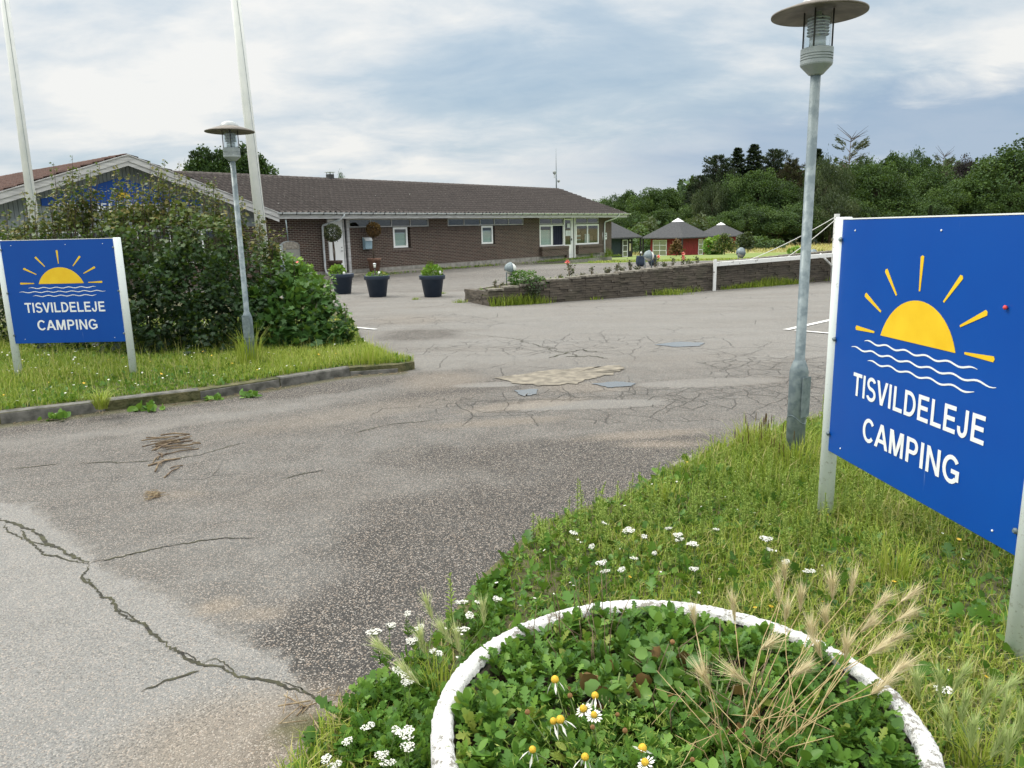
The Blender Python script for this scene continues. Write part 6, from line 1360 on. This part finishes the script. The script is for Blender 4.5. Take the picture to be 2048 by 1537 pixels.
for (u, v, vt) in [(20, 470, 415), (60, 440, 385), (100, 430, 372), (130, 420, 350), (148, 415, 312), (165, 420, 350), (190, 420, 328), (215, 425, 372), (240, 415, 332), (262, 420, 345), (285, 420, 370), (300, 420, 325), (325, 410, 318), (345, 415, 350), (362, 415, 322), (385, 420, 365), (410, 425, 355), (428, 420, 352), (445, 430, 385), (465, 440, 400), (490, 460, 400), (515, 480, 420), (540, 490, 440), (-30, 430, 380)]:
    D = rng.uniform(11.3, 12.2)
    for k in range(7):
        uu = u + rng.normal() * 16 * (k > 0); vv = vt + k * rng.uniform(6, 20); b_ = P(uu, v + 35, D); tp = P(uu + rng.normal() * 6, vv, D); sh.append((b_, tp[2] - b_[2], (tp[0] - b_[0], rng.normal() * .08)))
b_ = P(520, 520, 11.4); tp = P(580, 452, 11.4); sh += [(b_, tp[2] - b_[2], (tp[0] - b_[0], 0)), (P(535, 540, 11.4), .35, (.15, 0)), (P(530, 560, 11.4), .3, (.15, 0)), (P(515, 500, 11.4), .5, (.12, 0))]
shoots(ac, mb, sh, LEAF_MAPLE, .072, ti=(.45, 1.))
for _ in range(26): x = rng.uniform(-8.5, -3.6); y = rng.uniform(11, 12.5); mb.tube([(x, y + .3, 0), (x + rng.normal() * .1, y + .3, .8), (x + rng.normal() * .2, y + .3, 1.5)], [.022, .015, .007], 6)
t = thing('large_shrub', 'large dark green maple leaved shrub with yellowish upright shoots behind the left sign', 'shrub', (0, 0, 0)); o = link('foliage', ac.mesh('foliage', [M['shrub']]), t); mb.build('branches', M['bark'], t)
# sycamore sapling to the right
ac = Acc(); mb = MB(); bl = []
for u, v, D, r in ((560, 600, 11.2, .34), (620, 600, 11.2, .36), (655, 640, 11.0, .30), (600, 650, 10.8, .40), (545, 660, 10.7, .34), (660, 680, 10.7, .26), (620, 690, 10.6, .3), (510, 610, 10.9, .3), (560, 540, 11.6, .3), (600, 565, 11.6, .28), (575, 700, 10.6, .28), (690, 660, 10.8, .14), (640, 585, 11.3, .2)): bl.append((P(u, v, D), (r, r * .9, r * .8)))
shell_leaves(ac, bl, 190, LEAF_MAPLE, .115, .1, .95, hz=1.5, inner=.4)
sh = [(P(690, 640, 10.9), .22, (.04, 0)), (P(660, 590, 11), .3, (.05, 0)), (P(590, 560, 11.4), .35, (0, 0)), (P(480, 600, 11.), .35, (-.1, 0)), (P(540, 560, 11.2), .3, (.05, 0))]; shoots(ac, mb, sh, LEAF_MAPLE, .09, ti=(.6, 1.))
for _ in range(16): q = P(rng.uniform(520, 650), 660, rng.uniform(10.9, 11.3)); mb.tube([(q[0], q[1], 0), (q[0] + rng.normal() * .05, q[1], .4), (q[0] + rng.normal() * .08, q[1], .7)], [.012, .009, .005], 6)
t = thing('sycamore_shrub', 'bright green sycamore saplings in front of the pots, right of the grey lamp post', 'shrub', (0, 0, 0)); link('foliage', ac.mesh('foliage', [M['syca']]), t); mb.build('branches', M['bark'], t)
# bright hydrangea-like mass behind
ac = Acc(); bl = [(P(u, v, 17.5), (r, r, r * .8)) for u, v, r in ((600, 548, .33), (585, 570, .3), (612, 575, .28), (590, 530, .2), (600, 600, .3), (620, 555, .16), (585, 615, .26))]
shell_leaves(ac, bl, 190, LEAF_OVAL, .12, .2, 1., hz=1.2); t = thing('leafy_bush', 'vivid green rounded bush with a red flower between shrub and brick wall', 'shrub', (0, 0, 0)); link('foliage', ac.mesh('foliage', [M['bright']]), t)
mb = MB(); q = P(600, 600, 17.5)
for _ in range(7): mb.tube([(q[0] + rng.normal() * .05, q[1], 0), (q[0] + rng.normal() * .15, q[1] + rng.normal() * .1, .6)], .012, 5)
mb.build('branches', M['bark'], t); ac = Acc(); q = P(594, 530, 17.1); ac.add(*scatter(*LEAF_ROUND, np.tile(q, (14, 1)) + rng.normal(size=(14, 3)) * .03, rdir(14), rdir(14), np.full(14, .045), np.full(14, .5))); link('flower', ac.mesh('flower', [M['pink']]), t)
# juniper by the wall
q, zb_ = bedpos(1050, .2); ac = Acc(); bl = [((q[0], q[1] + .05, zb_ + .1), (.33, .28, .24)), ((q[0] - .15, q[1] + .15, zb_ + .14), (.24, .22, .2)), ((q[0] + .12, q[1] - .08, zb_ - .06), (.26, .2, .2)), ((q[0] + .35, q[1] + .1, zb_ + .02), (.2, .18, .16)), ((q[0] + .1, q[1] - .18, zb_ - .18), (.2, .12, .16))]
for i, (c, r) in enumerate(bl): shell_leaves(ac, [(c, r)], 900, LEAF_SIMPLE, .055, .1 if i != 2 else .0, .9 if i < 2 else .35, hz=.9, mid=0 if i < 2 else (1 if i in (2, 4) else 0))
t = thing('juniper_bush', 'round green and brown conifer bush spilling over the near end of the stone wall', 'shrub', (0, 0, 0)); link('foliage', ac.mesh('foliage', [M['syca'], M['olive']]), t); mb = MB(); mb.tube([(q[0], q[1] + .1, zb_ - .1), (q[0], q[1], zb_ + .12)], .03, 6); mb.build('trunk', M['bark'], t)

# --- roses on the wall bed
def rose(h, nst, fl, seed):
    root = thing('rose_bush', 'x', 'rose'); mb = MB(); ac = Acc(); tips = []
    for _ in range(nst):
        a = rng.uniform(0, 6.28); l_ = h * rng.uniform(.6, 1.); e = rng.uniform(.1, .4); tip = np.array([math.cos(a) * l_ * e, math.sin(a) * l_ * e, l_]); mid_ = tip * .5 + rng.normal(size=3) * .02; mb.tube([(0, 0, -.03), tuple(mid_), tuple(tip)], [.006, .005, .003], 5); tips.append(tip)
        n = 12; t_ = rng.uniform(.3, 1, (n, 1)); ac.add(*scatter(*LEAF_OVAL, tip * t_ + rng.normal(size=(n, 3)) * .025, rdir(n, .2), rdir(n, 1.), rng.uniform(.03, .06, n), rng.uniform(0, 1, n)))
    mb.build('stems', M['twig'], root); link('leaves', ac.mesh('leaves', [M['olive']]), root)
    for k in range(fl):
        tip = max(tips, key=lambda q: q[2]) if k == 0 else tips[k]; a2 = Acc(); n = 18; dr = rdir(n, .4); a2.add(*scatter(*LEAF_ROUND, tip + dr * .012, dr + [0, 0, .4], dr, rng.uniform(.03, .05, n), np.full(n, .5))); link('bloom', a2.mesh('bloom', [M['pink']]), root)
    return root
rp = [rose(.34, 6, 0, 1), rose(.42, 5, 1, 2), rose(.28, 8, 0, 3), rose(.36, 4, 2, 4)]; used = set()
rl = [(1141, 1, .9, 'lone tall rose with a red bloom in the near part of the bed', 1.2), (1185, 0, .35, None, .8), (1215, 2, .4, None, .9), (1232, 0, .6, None, .9), (1245, 2, .3, None, .8), (1262, 0, .45, None, 1.), (1275, 2, .6, None, .8), (1312, 1, .4, 'rose with one pink bloom right of the second globe lamp', 1.), (1330, 2, .4, None, .9), (1345, 0, .3, None, .9), (1363, 3, .4, 'rose with two pink blooms near the white barrier post', 1.05), (1378, 2, .6, None, 1.), (1395, 0, .3, None, .8), (1120, 2, .5, None, .6), (1165, 2, .9, None, .6), (1618, 3, .5, 'rose with red blooms beside the farthest globe lamp', .8), (1642, 2, .6, None, .9), (1600, 0, .7, None, .7), (990, 0, .5, None, .7), (1003, 2, .7, None, .6)]
for u, i, f, lab, s_ in rl:
    p, z = bedpos(u, f); r = rp[i] if i not in used else copy_tree(rp[i]); used.add(i); r.location = (p[0], p[1], z); r.rotation_euler = (0, 0, rng.uniform(0, 6.28)); r.scale = (s_,) * 3
    r['label'] = lab or 'sparse dark stemmed rose bush without blooms on the stone wall bed'; r['group'] = 'roses in the wall bed'
# bed ground cover + weeds along wall base, yard edges
ac = Acc()
for i in range(len(WP) - 1):
    a, b_ = WP[i], WP[i + 1]; ln = np.linalg.norm(b_ - a); n = int(ln * 90); k = rng.uniform(0, 1, n); f = rng.uniform(.25, 1.2, n); p = a + (b_ - a) * k[:, None] + nW[i] * f[:, None]; h = WT[i] + (WT[i + 1] - WT[i]) * k; hb = np.minimum(h - .03, np.where(h > .45, .42, h - .1)); z = (h - .03) + (hb - h + .03) * (f - .2) / (BW - .2)
    keep = smooth_noise(p[:, 0], p[:, 1], .5, 77) > -.15; p3 = np.stack([p[:, 0], p[:, 1], z], 1)[keep]; n = len(p3); ac.add(*blades(p3, rng.uniform(.03, .16, n), np.full(n, .009), rng.uniform(.2, .9, n), rng.uniform(.3, 1, n))); ac.add(*scatter(*LEAF_OVAL, p3 + [0, 0, .02], rdir(n, .4), rdir(n, 1), rng.uniform(.03, .07, n), rng.uniform(.1, .8, n)), 1)
    n = int(ln * 420); k = rng.uniform(0, 1, n); f = -abs(rng.normal(size=n)) * .09; p = a + (b_ - a) * k[:, None] + nW[i] * f[:, None]; msk = smooth_noise(p[:, 0], p[:, 1], .45, 78); keep = rng.uniform(size=n) < np.clip(msk * 1.2 + (.65 if i >= 3 else -.12), 0, 1); p3 = np.stack([p[:, 0], p[:, 1], np.zeros(n)], 1)[keep]; mk = msk[keep]; n = len(p3)
    ac.add(*blades(p3, rng.uniform(.05, .2, n) * (1 + .8 * np.clip(mk, 0, 1)), np.full(n, .010), rng.uniform(.2, .9, n), rng.uniform(.3, .85, n)))
for u, v, w_ in ((978, 610, .07), (995, 606, .08), (1320, 590, .4), (1345, 590, .3), (1470, 573, .5), (1530, 570, .5), (1190, 600, .14), (920, 606, .14), (885, 588, .1), (830, 600, .1)):
    c = G(u, v); n = int(w_ * 520); p3 = np.stack([c[0] + rng.normal(size=n) * w_ * .6, c[1] + rng.normal(size=n) * w_ * .3, np.zeros(n)], 1); ac.add(*blades(p3, rng.uniform(.05, .22, n) * min(1, w_ * 4), np.full(n, .011), rng.uniform(.2, .8, n), rng.uniform(.3, .85, n)))
# along plinth of the building
n = 1500; s_ = rng.uniform(1.5, 21.6, n); off = np.where(s_ < 5.5, -1.0, -.55) - abs(rng.normal(size=n)) * .1; keep = rng.uniform(size=n) < np.clip(.5 + smooth_noise(s_, s_ * 0, .8, 5), .05, 1); s_, off = s_[keep], off[keep]; n = len(s_); p3 = A0 + _d * s_[:, None] + _n * off[:, None]; ac.add(*blades(p3, rng.uniform(.06, .2, n), np.full(n, .016), rng.uniform(.2, .8, n), rng.uniform(.4, 1., n))); ac.add(*scatter(*LEAF_OVAL, p3 + [0, 0, .04], rdir(n, .4), rdir(n, 1), rng.uniform(.05, .09, n), rng.uniform(0, .7, n)), 1)
for s0, hh in ((6.0, .45), (6.15, .5), (20.6, .6), (20.9, .5), (21.1, .45), (19.0, .3)):
    n = 70; p3 = A0 + _d * (s0 + rng.normal(size=(n, 1)) * .07) + _n * (-.3 + rng.normal(size=(n, 1)) * .05); ac.add(*blades(p3, hh * rng.uniform(.4, 1.1, n), np.full(n, .012), rng.uniform(.05, .4, n), rng.uniform(.1, .7, n)))
o = link('wall_weeds', ac.mesh('wall_weeds', [M['grass'], M['weed']])); tagit(o, 'low weeds along the stone wall, its bed and the foot of the brick building', 'weeds', kind='stuff')

# ---------------------------------------------------------------- trees
def tree_proto(kind, h, w, seed, mat):
    """returns (crown mesh, trunk mesh); unit metres, base at z=0"""
    global rng
    save = rng; rng = np.random.default_rng(seed); ac = Acc(); mb = MB()
    if kind in ('round', 'tall', 'birch'):
        nl = 78 if kind != 'birch' else 46; cz = h * .56; tp = CLUMP; mb.tube([(0, 0, -.5), (.1, 0, h * .3), (-.1, .1, h * .75)], [.035 * h * .5, .025 * h * .5, .008 * h], 8)
        for i in range(nl):
            d = rdir(1)[0]; q = rng.uniform(.4, .92)
            c = np.array([d[0] * w / 2 * q, d[1] * w / 2 * q, cz + d[2] * h * .40 * q]); hfrac = (c[2] - h * .12) / (h * .85); shrink = np.clip(1.15 - .55 * max(0, hfrac - .5) * 2, .4, 1.15)
            if kind == 'tall': c[:2] *= .8
            c[:2] *= shrink; r = w * rng.uniform(.075, .15); n = int(230 * (r / (w * .11)) ** 2)
            dr = rdir(n, .15); rad = rng.uniform(.4, 1, n) ** .5 * (1 + .22 * rng.normal(size=n)); p = c + dr * rad[:, None] * [r, r, r * (.95 if kind != 'birch' else 2.)]
            tone_ = rng.normal(.5, .22); ti = np.clip(tone_ + rng.normal(size=n) * .16, 0, 1)
            if kind == 'birch': dd = nrmz(rng.normal(size=(n, 3)) * .3 + [0, 0, -1]); sc = np.stack([np.full(n, .12), np.full(n, .40), np.full(n, .3)], 1) * h / 14
            else: dd = nrmz(dr + rng.normal(size=(n, 3)) * .6); sc = np.stack([rng.uniform(.18, .34, n)] * 3, 1) * h / 14
            nr = nrmz(dr * .8 + rng.normal(size=(n, 3)) * .75 + [0, 0, .3]); ac.add(*scatter(*tp, p, dd, nr, sc, ti))
            mb.tube([(0, 0, h * .28 + rng.uniform(0, h * .2)), tuple(c * [.5, .5, .9]), tuple(c)], [.012 * h * .5, .008 * h * .5, .02], 5, cap=False)
    elif kind in ('spruce', 'pine'):
        mb.tube([(0, 0, -.5), (0, 0, h * .6), (0, 0, h)], [.018 * h, .010 * h, .01], 8); nw = 26 if kind == 'spruce' else 15
        for i in range(nw):
            t_ = (i + .5) / nw; z = h * (.10 + .9 * t_) if kind == 'spruce' else h * (.35 + .63 * t_); rr = w / 2 * (1 - t_) ** .95 * rng.uniform(.75, 1.15) + .12
            if kind == 'pine': rr = w / 2 * math.sqrt(max(.05, 1 - (t_ * 1.02 - .25) ** 2 / .62)) * rng.uniform(.7, 1.1)
            nb_ = 9 if kind == 'spruce' else 7; a0 = rng.uniform(0, 6.28)
            for k in range(nb_):
                a = a0 + k * 2 * math.pi / nb_ + rng.normal() * .2; l_ = rr * rng.uniform(.65, 1.15); dv = np.array([math.cos(a), math.sin(a), (-.12 + .5 * t_ ** 2 if kind == 'spruce' else .25) + rng.normal() * .1]); tip = np.array([0, 0, z]) + dv * l_
                mb.tube([(0, 0, z), tuple(tip)], [.04, .01], 4, cap=False); n = int(22 + l_ * 34); q = rng.uniform(.15, 1, n) ** .7; p = np.array([0, 0, z]) + dv * l_ * q[:, None] + rng.normal(size=(n, 3)) * [.12, .12, .08] * (1.5 if kind == 'pine' else 1) * (.5 + l_ * .25)
                dd = nrmz(dv + rng.normal(size=(n, 3)) * .55 + [0, 0, -.1 if kind == 'spruce' else .25]); sz = rng.uniform(.22, .42, n) * h / 14; ac.add(*scatter(*CLUMP, p, dd, rdir(n, .9), np.stack([sz * .45, sz, sz], 1), np.clip(rng.normal(.45, .18) + rng.normal(size=n) * .12, 0, 1)))
    elif kind == 'bare':
        mb.tube([(0, 0, -.5), (0, 0, h)], [.25, .03], 6)
        for i in range(46):
            z = h * rng.uniform(.35, 1.); a = rng.uniform(0, 6.28); l_ = w * .5 * (1.15 - z / h * .6); tip = (math.cos(a) * l_, math.sin(a) * l_, z + l_ * rng.uniform(.2, .7)); mb.tube([(0, 0, z), tip], [.06, .012], 4, cap=False); n = 60; q = rng.uniform(.3, 1, (n, 1)); p = np.array([0, 0, z]) + (np.array(tip) - [0, 0, z]) * q + rng.normal(size=(n, 3)) * .12; ac.add(*scatter(*CLUMP, p, nrmz(np.array(tip) - [0, 0, z] + rng.normal(size=(n, 3)) * .6), rdir(n), np.stack([np.full(n, .14), np.full(n, .42), np.full(n, .2)], 1), rng.uniform(.3, 1, n)))
    zmx = np.percentile(np.concatenate([v_[:, 2] for v_ in ac.V]), 99.7 if kind != 'bare' else 99.9); ac.V = [v_ * np.array([1, 1, h / zmx]) for v_ in ac.V]
    cm = ac.mesh('crown', [M[mat]]); tm = mb.build('tmp', M['bark']); tmesh = tm.data; bpy.data.objects.remove(tm); tmesh.name = 'trunk'; rng = save; return cm, tmesh, h
M['tree2'] = foliage('tree_leaves_bright', [(0, (.018, .042, .010)), (.5, (.044, .092, .020)), (1, (.10, .165, .036))], .6, .18)
M['tree3'] = foliage('tree_leaves_greyish', [(0, (.020, .034, .014)), (.5, (.042, .066, .028)), (1, (.085, .11, .048))], .6, .15)
M['treered'] = foliage('tree_leaves_purple', [(0, (.012, .010, .014)), (.5, (.028, .022, .028)), (1, (.06, .04, .05))], .6, .1)
protos = dict(round=tree_proto('round', 14, 12, 101, 'tree'), round2=tree_proto('round', 14, 11, 102, 'tree2'), tall=tree_proto('tall', 14, 8.5, 103, 'tree'), birch=tree_proto('birch', 14, 9, 104, 'tree3'), spruce=tree_proto('spruce', 14, 7, 105, 'conifer'), pine=tree_proto('pine', 14, 9, 106, 'conifer'), rusty=tree_proto('pine', 14, 8, 107, 'rustpine'), bare=tree_proto('bare', 14, 9, 108, 'olive'), purple=tree_proto('round', 14, 11, 109, 'treered'), tall2=tree_proto('tall', 14, 8, 110, 'tree2'), poplar=tree_proto('tall', 14, 6.5, 111, 'tree'))
_rd = M['rusty']
NAMES = dict(round='broadleaf_tree', round2='broadleaf_tree', tall='broadleaf_tree', tall2='broadleaf_tree', birch='weeping_birch', spruce='spruce_tree', pine='pine_tree', rusty='pine_tree', bare='sparse_pine', purple='copper_beech', poplar='poplar_tree')
def tree(kind, u, vt, D, wpx, label, group='trees at the edge of the wood', cat='tree'):
    tp = P(u, vt, D); zg = float(H(0, D)) - .1; h = tp[2] - zg; cm, tm, h0 = protos[kind]; t = thing(NAMES[kind], label, cat, (tp[0], D, zg), rng.uniform(0, 6.28), group); w0 = {'round': 12, 'round2': 11, 'tall': 8, 'birch': 9.5, 'spruce': 7, 'pine': 9, 'rusty': 8, 'bare': 9, 'purple': 11, 'tall2': 7.5, 'poplar': 6}[kind]
    s = wpx / 1500 * D / w0; t.scale = (s, s, h / h0); link('crown', cm, t); link('trunk', tm, t); return t
T_ = [
 # left low wood
 ('round2', 1200, 402, 175, 90, 'pale green tree just right of the brick roof corner'), ('round', 1228, 392, 165, 80, 'dark rounded tree above the teal hut'), ('tall', 1258, 384, 170, 60, 'slim tree with a pointed top left of the bright crown'), ('round2', 1300, 378, 160, 85, 'bright green rounded tree above the gap between teal and red huts'), ('tall2', 1335, 380, 162, 70, 'bright green tall tree behind the red hut'), ('round', 1362, 384, 168, 75, 'mid green tree behind the red hut skylight'), ('spruce', 1382, 372, 158, 80, 'small dark spruce at the step up to the high wood'),
 ('round', 1270, 425, 150, 80, 'low dark bushy tree behind the teal hut roof'), ('round2', 1330, 420, 146, 90, 'low broad tree directly behind the red hut roof'), ('round', 1385, 410, 148, 80, 'low dark tree between the red huts'), ('round', 1225, 432, 150, 70, 'low tree beside the brick roof edge'),
 # high wood
 ('pine', 1402, 352, 152, 60, 'dark pine at the left end of the high wood'), ('pine', 1438, 312, 156, 85, 'broad dark pine forming the left shoulder of the high wood'), ('spruce', 1476, 298, 160, 105, 'pointed dark spruce left of the tallest spruce'), ('spruce', 1509, 291, 158, 115, 'tallest dark spruce left of the steel lamp post'), ('pine', 1548, 300, 160, 75, 'dark flat topped pine beside the tallest spruce'), ('rusty', 1585, 318, 155, 60, 'reddish brown tinged pine left of the steel lamp post'),
 ('birch', 1418, 368, 138, 85, 'greyish weeping birch in front of the dark pines'), ('round', 1475, 350, 140, 90, 'dark green broadleaf tree below the pointed spruce'), ('round2', 1525, 342, 138, 110, 'mid green spreading tree below the tallest spruce'), ('round', 1575, 365, 136, 100, 'dense tree left of the lamp post at mid height'), ('round', 1500, 410, 128, 110, 'low dark spreading tree at the meadow edge below the spruces'), ('round', 1560, 420, 126, 120, 'very dark low tree at the meadow edge left of the lamp post'), ('round2', 1455, 425, 126, 80, 'low green tree behind the far red hut'), ('round', 1612, 405, 128, 110, 'dark low tree directly behind the lamp post'),
 # right
 ('spruce', 1638, 300, 158, 80, 'thin pointed spruce just right of the lamp post'), ('birch', 1655, 315, 132, 110, 'large weeping birch right of the steel lamp post'), ('birch', 1665, 385, 126, 120, 'low hanging weeping birch above the barrier end'), ('bare', 1702, 274, 150, 105, 'tall sparse open pine with feathered top above the blue sign'), ('round', 1725, 318, 145, 90, 'green tree under the sparse pine'), ('round2', 1762, 330, 134, 125, 'big bushy light green tree above the sun emblem'), ('tall', 1785, 310, 150, 70, 'dark tree top left of the purple beech'), ('round', 1832, 303, 148, 95, 'tall rounded tree in the middle of the right skyline'), ('bare', 1888, 310, 146, 60, 'nearly dead tree with bare spiky twigs on the skyline'), ('round', 1870, 335, 138, 110, 'broad dark green tree below the bare twigs'), ('purple', 1935, 318, 155, 75, 'dark purple copper beech on the skyline'), ('round', 1968, 322, 150, 70, 'small rounded tree left of the large right hand tree'), ('round', 2045, 280, 128, 190, 'very large dark tree at the right end of the wood'), ('tall', 2110, 290, 130, 120, 'dark tree cut by the right edge of the picture'), ('round', 1700, 400, 128, 110, 'low dark tree just above the left corner of the large sign'), ('round', 1800, 385, 130, 130, 'low dark tree above the sign between two brighter crowns'), ('round2', 1925, 362, 128, 120, 'light topped tree above the sign right of the dark crown'), ('round', 1870, 400, 126, 110, 'low dense tree above the sign top edge'), ('round2', 2035, 370, 122, 100, 'bright green rounded tree at the lower right of the wood'), ('round', 1985, 405, 124, 110, 'low dark tree above the right part of the sign'), ('spruce', 1862, 412, 118, 30, 'small pale spruce poking above the sign top edge'),
]
for a in T_: tree(*a)
for u, vt, w_, lab in ((396, 301, 85, 'leftmost poplar behind the roof, left of the grey lamp'), (430, 305, 75, 'poplar directly behind the lamp head'), (480, 295, 100, 'tall poplar between lamp and white flagpole'), (521, 316, 80, 'lowest poplar crown right of the white flagpole')): tree('poplar', u, vt, 74, w_, lab, 'poplars behind the roof')
tree('round', 683, 349, 95, 26, 'tiny dark tree top beside the roof chimney', 'poplars behind the roof'); tree('round', 372, 330, 80, 20, 'small tree top behind the gable ridge junction', 'poplars behind the roof')
# dark understorey filling the wood edge
ac = Acc(); n = 5200; x = rng.uniform(18, 110, n); y = 128 + rng.uniform(0, 26, n) + np.clip(35 - x, 0, 20) * 1.2; z = H(x, y) + rng.uniform(0, 1, n) ** 1.2 * 4.6; p = np.stack([x, y, z], 1); p = p[vis(p, 200)]; n = len(p)
ac.add(*scatter(*CLUMP, p, rdir(n, .5), rdir(n, .6), rng.uniform(.5, 1.1, n), np.clip(rng.normal(.35, .2, n), 0, 1))); o = link('undergrowth', ac.mesh('undergrowth', [M['tree']])); tagit(o, 'dark undergrowth along the foot of the wood beyond the meadow', 'undergrowth', kind='stuff')
# far wood behind everything as one mass
ac = Acc(); n = 30000; x = rng.uniform(15, 190, n); y = rng.uniform(172, 215, n); top = np.interp(x, [15, 40, 46, 60, 190], [7.0, 7.5, 13.5, 15.5, 16]); z = H(x, y) + rng.uniform(0, 1, n) * top * (1 + .08 * np.sin(x * .7)); p = np.stack([x, y, z], 1); p = p[vis(p, 100)]; n = len(p)
ac.add(*scatter(*CLUMP, p, rdir(n, .5), rdir(n, .6), rng.uniform(1.0, 1.9, n), np.clip(rng.normal(.3, .2, n), 0, 1))); o = link('woods', ac.mesh('woods', [M['tree']])); tagit(o, 'dense dark depth of the wood behind the front row of trees', 'woods', kind='stuff')
# small trees and bushes by the huts
def small_conifer(u, vt, vb, D, w, mat, label, sparse=1.):
    tp = P(u, vt, D); zg = float(H(0, D)); h = tp[2] - zg; t = thing('small_conifer', label, 'tree', (tp[0], D, zg)); ac = Acc(); mb = MB(); mb.tube([(0, 0, -.2), (0, 0, h)], [.05, .01], 6)
    for i in range(9):
        f = (i + .5) / 9; z = h * (.12 + .85 * f); l_ = w / 2 * (1 - f) ** .75
        for k in range(8):
            a = rng.uniform(0, 6.28); dv = np.array([math.cos(a), math.sin(a), .15]); mb.tube([(0, 0, z), tuple(np.array([0, 0, z]) + dv * l_)], [.015, .005], 4, cap=False); n = int(26 * sparse); q = rng.uniform(.2, 1, (n, 1)); p = np.array([0, 0, z]) + dv * l_ * q + rng.normal(size=(n, 3)) * .05 * w; ac.add(*scatter(*CLUMP, p, nrmz(dv + rng.normal(size=(n, 3)) * .5), rdir(n, .8), np.stack([np.full(n, .1), np.full(n, .2), np.full(n, .1)], 1), rng.uniform(.1, 1, n)))
    link('crown', ac.mesh('crown', [M[mat]]), t); mb.build('trunk', M['bark'], t)
small_conifer(1353, 481, 510, 70, 1.55, 'rusty', 'small withered brownish conifer in front of the red hut', .6)
small_conifer(1450, 472, 508, 76, 3.0, 'shrub', 'squat dark green conifer bush right of the red hut')
def bush(u, v, D, r, mat, label, kind='bush', zs=.8, dens=14, sc=.3):
    c = P(u, v, D); zg = float(H(0, D)); t = thing(kind, label, 'bush', (c[0], D, zg)); ac = Acc(); hh = max(.3, c[2] - zg); n = int(dens * 60)
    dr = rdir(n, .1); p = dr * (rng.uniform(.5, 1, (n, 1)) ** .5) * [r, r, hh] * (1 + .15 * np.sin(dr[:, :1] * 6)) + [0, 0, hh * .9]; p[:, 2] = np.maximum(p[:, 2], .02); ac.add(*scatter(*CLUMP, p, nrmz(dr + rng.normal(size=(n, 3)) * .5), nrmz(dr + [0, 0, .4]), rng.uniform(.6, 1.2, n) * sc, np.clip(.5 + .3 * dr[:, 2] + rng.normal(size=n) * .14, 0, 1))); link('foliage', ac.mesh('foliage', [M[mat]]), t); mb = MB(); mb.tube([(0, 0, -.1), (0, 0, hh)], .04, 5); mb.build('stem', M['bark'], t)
bush(1430, 492, 78, 1.05, 'bright', 'yellow green leafy bush at the right corner of the red hut')
bush(1512, 487, 100, 2.2, 'tree', 'rounded dark bush right of the far red hut'); bush(1545, 490, 104, 2.0, 'tree', 'second rounded dark bush on the meadow right of the far red hut'); bush(1492, 484, 96, 1.0, 'tree3', 'tall slim grey green bush at the corner of the far red hut')
bush(1303, 490, 92, 2.3, 'tree', 'dark bush between the teal hut and the red hut', sc=.35); bush(1296, 470, 105, 2.0, 'tree3', 'pale grassy bush behind the gap between the huts'); bush(1272, 478, 100, 2.5, 'tree', 'dark bush behind the teal hut door'); bush(1395, 462, 120, 2.2, 'tree3', 'grey green bush above the right edge of the red hut roof')
bush(1590, 505, 45, .35, 'bright', 'small flowering plant at the lawn edge behind the barrier', sc=.12, dens=5)
# meadow and lawn grass tufts
ac = Acc(); n = 26000; y = 41 + rng.uniform(0, 1, n) ** .8 * 90; x = rng.uniform(-.05, .62, n) * y; p = np.stack([x, y, H(x, y) - .03], 1); k = vis(p, 40) & (y > 88); p = p[k]; n = len(p)
ac.add(*blades(p, rng.uniform(.2, .6, n), np.full(n, .10), rng.uniform(.2, .9, n), np.clip(rng.normal(.97, .06, n), .7, 1.))); 
n = 5000; x = rng.uniform(4, 26, n); y = 38.0 + .12 * (x - 4) * .0 + abs(rng.normal(size=n)) * .5; p = np.stack([x, y, H(x, y)], 1); ac.add(*blades(p, rng.uniform(.04, .16, n), np.full(n, .03), rng.uniform(.2, .9, n), rng.uniform(.5, 1, n)))
o = link('meadow_grass', ac.mesh('meadow_grass', [M['grass']])); tagit(o, 'straw coloured meadow grass between the huts and the wood', 'meadow grass', kind='stuff')
